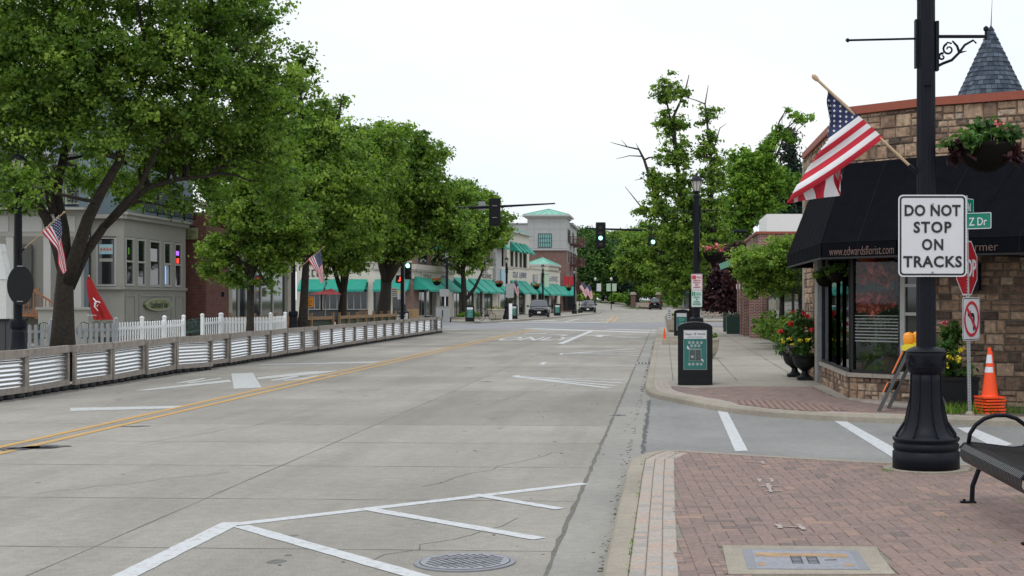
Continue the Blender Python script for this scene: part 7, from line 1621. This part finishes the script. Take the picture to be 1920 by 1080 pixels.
# ================================================================ VEHICLES
def car(label, x, y, z, rz, body='car_dark', suv=True, plate_='sign_white', grille='black', Wd_=1.84, Ln=4.75, Ht=1.66, rear=False):
    """local: front of the car at -y, centre at the origin of its length"""
    t = thing('parked_car' if not rear else 'driving_car', label, 'car', (x, y, z), rz); hw = Wd_/2
    st = [(-.5, .52, .80, .78), (-.485, .36, .90, .92), (-.44, .26, .97, .98), (-.30, .24, 1.04, 1.0), (-.22, .24, 1.09, 1.0), (0, .24, 1.10, 1.0), (.25, .24, 1.12, 1.0), (.42, .26, 1.12, .98), (.48, .34, 1.08, .94), (.5, .5, .95, .86)]
    m = MB(); nn = 0
    for f, zb, zt, wf in st:
        w = hw*wf; yy = f*Ln; zt = zt*Ht/1.66
        ring_ = [(-w*.90, zb), (-w, zb+.10), (-w, zb+(zt-zb)*.55), (-w*.96, zt-.10), (-w*.86, zt), (0, zt+.03), (w*.86, zt), (w*.96, zt-.10), (w, zb+(zt-zb)*.55), (w, zb+.10), (w*.90, zb)]
        m.v += [(px_, yy, pz_) for px_, pz_ in ring_]; nn = len(ring_)
    for i in range(len(st)-1):
        for j in range(nn): m.face([i*nn+j, i*nn+(j+1) % nn, (i+1)*nn+(j+1) % nn, (i+1)*nn+j])
    m.face(range(nn)); m.face([(len(st)-1)*nn+j for j in range(nn)][::-1]); m.build('body', body, t, smooth=True)
    gs = [(-.235, 1.07, 1.10, .86), (-.10, 1.07, Ht-.06, .72), (-.04, 1.07, Ht, .70), (.28, 1.07, Ht, .70), (.40, 1.07, Ht-.07, .70), (.475, 1.07, 1.14, .80)]
    m = MB()
    for f, zb, zt, wf in gs: m.v += [(-hw*.88, f*Ln, zb*Ht/1.66), (-hw*wf, f*Ln, zt), (-hw*wf*.7, f*Ln, zt+.035), (hw*wf*.7, f*Ln, zt+.035), (hw*wf, f*Ln, zt), (hw*.88, f*Ln, zb*Ht/1.66)]
    for i in range(len(gs)-1):
        for j in range(6): m.face([i*6+j, i*6+(j+1) % 6, (i+1)*6+(j+1) % 6, (i+1)*6+j])
    m.face(range(6)); m.face([30+j for j in range(6)][::-1]); cab = m.build('cabin_glass', 'glass_car', t)
    m = MB(); m.v += [(-hw*.705, -.06*Ln, Ht+.004), (hw*.705, -.06*Ln, Ht+.004), (hw*.705, .30*Ln, Ht+.004), (-hw*.705, .30*Ln, Ht+.004), (-hw*.6, -.05*Ln, Ht+.06), (hw*.6, -.05*Ln, Ht+.06), (hw*.6, .29*Ln, Ht+.06), (-hw*.6, .29*Ln, Ht+.06)]
    for q in ((4, 5, 6, 7), (0, 1, 5, 4), (1, 2, 6, 5), (2, 3, 7, 6), (3, 0, 4, 7)): m.face(q)
    for s_ in (-1, 1):
        m.bar((s_*hw*.87, -.235*Ln, 1.08*Ht/1.66), (s_*hw*.72, -.06*Ln, Ht), .07); m.bar((s_*hw*.90, .08*Ln, 1.06), (s_*hw*.735, .08*Ln, Ht), .07); m.bar((s_*hw*.89, .30*Ln, 1.06), (s_*hw*.735, .29*Ln, Ht), .09); m.bar((s_*hw*.83, .47*Ln, 1.1), (s_*hw*.70, .395*Ln, Ht-.05), .12)
    m.build('roof_and_pillars', body, t)
    for sx in (-1, 1):
        for fy in (-.305, .29):
            wm = MB().lathe([(.20, -.11), (.335, -.105), (.35, -.07), (.35, .07), (.335, .105), (.20, .11)], 22); o = wm.build('wheel', 'rubber', t); o.matrix_local = Matrix.Translation((sx*(hw-.10), fy*Ln, .35)) @ Matrix.Rotation(R(90), 4, 'Y')
            rm = MB().lathe([(.05, -.115), (.21, -.10), (.21, .10), (.05, .115)], 14).build('rim', 'grey_metal', o)
            a = MB().tube([(sx*(hw+.002), fy*Ln+.40*math.cos(q), .35+.40*math.sin(q)) for q in [math.pi*k_/10 for k_ in range(11)]], .035, 6).build('wheel_arch', 'black_plastic', t)
        MB().box((sx*(hw+.10), -.20*Ln, 1.12), (.20, .12, .15)).build('mirror', body, t)
        if rear: MB().box((sx*hw*.80, .497*Ln, .98), (.26, .06, .16)).build('tail_light', 'tail_red', t)
        else:
            q = MB(); q.slab([(sx*hw*.52, -.489*Ln, .80), (sx*hw*.93, -.452*Ln, .84), (sx*hw*.95, -.440*Ln, .97), (sx*hw*.52, -.484*Ln, .93)][::sx], .06).build('headlight', 'headlight', t); MB().lathe([(.06, 0), (.06, .03)], 10).build('fog_light', 'headlight', t).matrix_local = Matrix.Translation((sx*hw*.68, -.487*Ln, .46)) @ Matrix.Rotation(R(90), 4, 'X')
    if not rear:
        m = MB(); m.box((0, -.494*Ln, .80), (hw*1.0, .06, .16)); m.box((0, -.497*Ln, .56), (hw*1.1, .06, .14)); m.build('grille', grille, t); MB().box((0, -.503*Ln, .80), (hw*1.0, .05, .03)).build('chrome_strip', 'chrome', t); MB().box((0, -.505*Ln, .56), (.31, .03, .16)).build('number_plate', plate_, t)
        MB().box((0, -.492*Ln, .36), (hw*1.5, .08, .14)).build('lower_bumper', 'black_plastic', t)
    else:
        MB().box((0, .502*Ln, .80), (.31, .03, .16)).build('number_plate', 'grey_paint', t); MB().box((0, .50*Ln, .48), (hw*1.6, .08, .22)).build('rear_bumper', 'black_plastic', t)
    return t
x, y = P(1007, 597.5); car('dark blue-grey SUV parked on the left past the crossing', x, y+2.2, 0, R(4.5), 'car_dark')
x, y = P(1101, 588.5); car('black SUV with a chrome grille parked farther along on the left', x, y+2.2, 0, R(2), 'car_black', Ht=1.6)
x, y = GP(1229, 580); car('black SUV driving away at the far bend', x, y-2.0, gz(x, y), R(2), 'car_black', rear=True)
bpy.data.objects[-1] if 0 else None
for o in list(bpy.data.objects):
    if o.name.startswith('driving_car') and o.parent is None: o.rotation_euler = (0, 0, R(178)); o['category'] = 'car'
x, y = GP(1098, 558); car('pale car half hidden in the greenery at the far left bend', x, y+6, gz(x, y)+.3, R(80), 'grey_metal')
x, y = GP(1128, 559); car('dark car half hidden behind the shrubs on the far bank', x, y+8, gz(x, y)+.3, R(80), 'car_dark')
# ================================================================ TREES ON THE RIGHT AND BEYOND
def mkc(lbl, px_, Y_, L__, r, fork, seed, mat='leaf', **k):
    k.setdefault('grp', None); return mk(lbl, px_, Y_, L__, r, fork, seed, mat, **k)
b2 = (*PY_(1300, 62), .1)
tree('street_tree', 'tall sparse tree with two thin leafy spires and bare twigs on the right', b2, lob(b2, 62, [(1255, 172, 36, 28, 0, .9), (1260, 235, 34, 30, 0, .9), (1262, 290, 42, 32, 0, 1.1), (1240, 350, 32, 26, 0, .9), (1275, 345, 32, 38, 0, 1.0), (1240, 185, 16, 14, 0, .5), (1225, 330, 18, 16, 0, .6), (1345, 300, 14, 14, 0, .5), (1325, 215, 26, 22, 0, .7), (1331, 270, 22, 28, 0, .7), (1335, 335, 32, 34, 0, 1.0), (1332, 395, 38, 38, 0, 1.2), (1285, 430, 75, 48, 0, 2.2), (1240, 392, 36, 24, 0, 1.2), (1268, 455, 32, 30, 0, 1.4), (1275, 505, 48, 45, 0, 1.6), (1228, 500, 26, 26, 0, 1), (1296, 500, 40, 45, 0, 1.5), (1268, 542, 28, 24, 0, .9), (1205, 395, 20, 12, 0, .7), (1215, 470, 20, 12, 0, .8), (1300, 380, 30, 34, 0, 1.2), (1310, 290, 10, 22, 0, .5), (1350, 440, 26, 26, 0, 1.2), (1290, 175, 14, 10, 0, .4)]),
     ptsl(b2, [(1300, 640, 62), (1301, 590, 62), (1300, 540, 62), (1298, 500, 62)]), .20, 'leaf', clumps=1150, per=34, spread=.30, size=.135, seed=15, twigs=320, tmean=.55, shell=.7,
     limbs=[(ptsl(b2, [(1298, 520, 62), (1288, 440, 62), (1275, 360, 62), (1268, 290, 62), (1262, 220, 62), (1285, 170, 62), (1292, 140, 62)]), .15, .015), (ptsl(b2, [(1268, 290, 62), (1258, 230, 62), (1248, 180, 62), (1240, 155, 62)]), .07, .015), (ptsl(b2, [(1300, 520, 62), (1318, 460, 62), (1335, 380, 62), (1332, 300, 62), (1326, 230, 62), (1322, 195, 62), (1328, 160, 62)]), .12, .012), (ptsl(b2, [(1322, 195, 62), (1305, 188, 62), (1285, 182, 62)]), .03, .012),
            (ptsl(b2, [(1295, 500, 62), (1262, 440, 62), (1240, 400, 62), (1222, 345, 62), (1208, 300, 62), (1198, 280, 62), (1175, 275, 62), (1145, 267, 62)]), .12, .010), (ptsl(b2, [(1203, 293, 62), (1180, 292, 62), (1155, 298, 62)]), .03, .008), (ptsl(b2, [(1198, 280, 62), (1192, 268, 62)]), .025, .006), (ptsl(b2, [(1176, 275, 62), (1165, 262, 62)]), .02, .006), (ptsl(b2, [(1222, 345, 62), (1205, 335, 62), (1190, 338, 62)]), .03, .008), (ptsl(b2, [(1240, 400, 62), (1200, 385, 62), (1172, 350, 62)]), .05, .01), (ptsl(b2, [(1332, 300, 62), (1350, 240, 62), (1362, 232, 62)]), .03, .008)])
mkc('bright green tree with one long branch reaching right behind the flag', 1392, 93, [(1400, 350, 50, 48, 0, 1.8), (1425, 310, 40, 34, 0, 1.4), (1385, 310, 28, 26, 0, 1), (1462, 255, 34, 16, 0, .9), (1500, 220, 20, 10, 0, .6), (1372, 405, 42, 42, 0, 1.5), (1425, 385, 42, 42, 0, 1.5), (1445, 335, 34, 32, 0, 1.2), (1485, 345, 26, 22, 0, .9), (1475, 205, 10, 8, 0, .4), (1390, 445, 30, 22, 0, 1.2), (1440, 280, 18, 22, 0, .8)], .16, (1396, 430), 17, 'leaf_bright', clumps=560, per=38, size=.25, spread=.50, tm=.45, X=5.1)
mkc('small feathery green tree in front of the red brick shop', 1466, 46, [(1435, 485, 60, 30, 0, 1.2), (1480, 468, 45, 30, 0, 1.1), (1402, 488, 36, 24, 0, .8), (1410, 540, 24, 16, 0, .6), (1430, 510, 50, 26, 0, 1), (1500, 520, 38, 32, 0, 1.0), (1455, 535, 40, 18, 0, .9), (1400, 515, 22, 14, 0, .6), (1500, 470, 24, 20, 0, .8)], .08, (1468, 520), 19, 'leaf', clumps=560, per=34, size=.11, spread=.27, tm=.62, X=3.7)
mkc('dark blue-green spruce behind the bright tree on the right', 1480, 112, [(1482, 262, 8, 22, 0, .6), (1482, 295, 18, 22, 0, 1), (1482, 330, 30, 24, 0, 1.6), (1482, 365, 40, 24, 0, 2), (1480, 405, 46, 28, 0, 2.4), (1480, 440, 46, 25, 0, 2.4)], .25, (1482, 430), 21, 'leaf_blue', clumps=300, per=40, size=.32, spread=.8)
mkc('dark purple-leaved tree behind the second lamp post', 1362, 88, [(1355, 520, 36, 42, 0, 2), (1372, 485, 26, 26, 0, 1.5), (1345, 560, 32, 24, 0, 1.6), (1380, 550, 26, 30, 0, 1.4), (1335, 500, 18, 20, 0, 1)], .16, (1360, 545), 23, 'leaf_purple', clumps=300, per=44, size=.26, spread=.6)
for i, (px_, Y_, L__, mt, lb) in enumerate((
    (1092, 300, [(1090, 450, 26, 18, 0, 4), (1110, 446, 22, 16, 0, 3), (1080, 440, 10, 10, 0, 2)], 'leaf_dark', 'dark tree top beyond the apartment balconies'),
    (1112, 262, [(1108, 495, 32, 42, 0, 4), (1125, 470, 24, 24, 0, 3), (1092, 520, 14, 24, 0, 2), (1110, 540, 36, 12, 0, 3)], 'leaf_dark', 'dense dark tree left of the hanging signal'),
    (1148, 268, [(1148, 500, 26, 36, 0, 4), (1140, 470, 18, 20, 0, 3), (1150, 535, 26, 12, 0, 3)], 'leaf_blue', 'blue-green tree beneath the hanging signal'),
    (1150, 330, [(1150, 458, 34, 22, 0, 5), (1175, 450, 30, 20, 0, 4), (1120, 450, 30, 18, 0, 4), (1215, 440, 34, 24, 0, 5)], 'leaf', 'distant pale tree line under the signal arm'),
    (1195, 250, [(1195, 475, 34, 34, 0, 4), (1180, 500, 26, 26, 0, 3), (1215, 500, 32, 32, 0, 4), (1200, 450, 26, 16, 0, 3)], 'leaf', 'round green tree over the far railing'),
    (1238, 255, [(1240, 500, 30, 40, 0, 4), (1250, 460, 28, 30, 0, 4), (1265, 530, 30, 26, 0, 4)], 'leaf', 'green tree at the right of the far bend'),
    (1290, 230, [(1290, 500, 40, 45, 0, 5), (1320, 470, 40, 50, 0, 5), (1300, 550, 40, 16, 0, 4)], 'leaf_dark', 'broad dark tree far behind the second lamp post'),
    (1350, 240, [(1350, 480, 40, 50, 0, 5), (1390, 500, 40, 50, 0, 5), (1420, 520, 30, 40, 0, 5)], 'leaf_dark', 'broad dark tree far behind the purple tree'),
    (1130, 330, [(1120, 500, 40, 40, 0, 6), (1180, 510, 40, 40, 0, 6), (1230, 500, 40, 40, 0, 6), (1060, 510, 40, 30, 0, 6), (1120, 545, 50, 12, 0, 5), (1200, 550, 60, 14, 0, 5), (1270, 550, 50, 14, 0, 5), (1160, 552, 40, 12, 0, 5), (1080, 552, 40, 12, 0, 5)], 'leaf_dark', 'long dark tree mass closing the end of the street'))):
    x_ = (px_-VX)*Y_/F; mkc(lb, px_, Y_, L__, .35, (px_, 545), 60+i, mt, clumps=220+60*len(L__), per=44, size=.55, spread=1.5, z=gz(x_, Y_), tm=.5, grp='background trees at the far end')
for i, (px_, py_, w_, h_, Y_, mt, lb) in enumerate(((1104, 556, 22, 7, 232, 'leaf', 'low clipped hedge on the far bank'), (1157, 558, 16, 8, 235, 'leaf_bright', 'light green shrub on the far bank left of the railing'), (1215, 545, 24, 14, 246, 'leaf_bright', 'bushy shrub behind the far railing'), (1268, 563, 30, 14, 236, 'leaf_bright', 'bright shrub right of the far pillars'), (1318, 566, 22, 9, 225, 'leaf', 'low shrub left of the purple tree'), (1178, 560, 8, 12, 238, 'leaf_dark', 'dark upright shrub beside the left pillar'), (1068, 577, 10, 8, 192, 'leaf', 'small shrub at the foot of the apartment block'), (1345, 585, 26, 7, 130, 'leaf_mauve', 'low planting beyond the second recycling bin'), (1395, 582, 26, 9, 130, 'leaf', 'low green planting beyond the square planters'))):
    p = Q(px_, py_, Y_); t = thing('shrub', lb, 'shrub', (p.x, p.y, gz(p.x, p.y)), 0, 'shrubs at the far end'); s_ = Y_/F
    foliage('leaves', t, blob((0, 0, p.z-gz(p.x, p.y)), (w_*s_, 1.2, h_*s_), 50, 200+i), mt, 34, .5, .34, 200+i, .5)
t = thing('stone_wall', 'low rough stone wall beyond the crossing on the right', 'wall', (*PY_(1372, 118), .13)); m = MB(); rng = random.Random(4)
for r_ in range(3):
    for k_ in range(12): m.tn = rng.random(); m.box((k_*.55-2.4+.2*(r_ % 2), rng.uniform(-.05, .05), .12+.22*r_), (.5, .5, .2), rng.uniform(-.1, .1))
m.build('stones', 'paver_grey', t, tone=True)
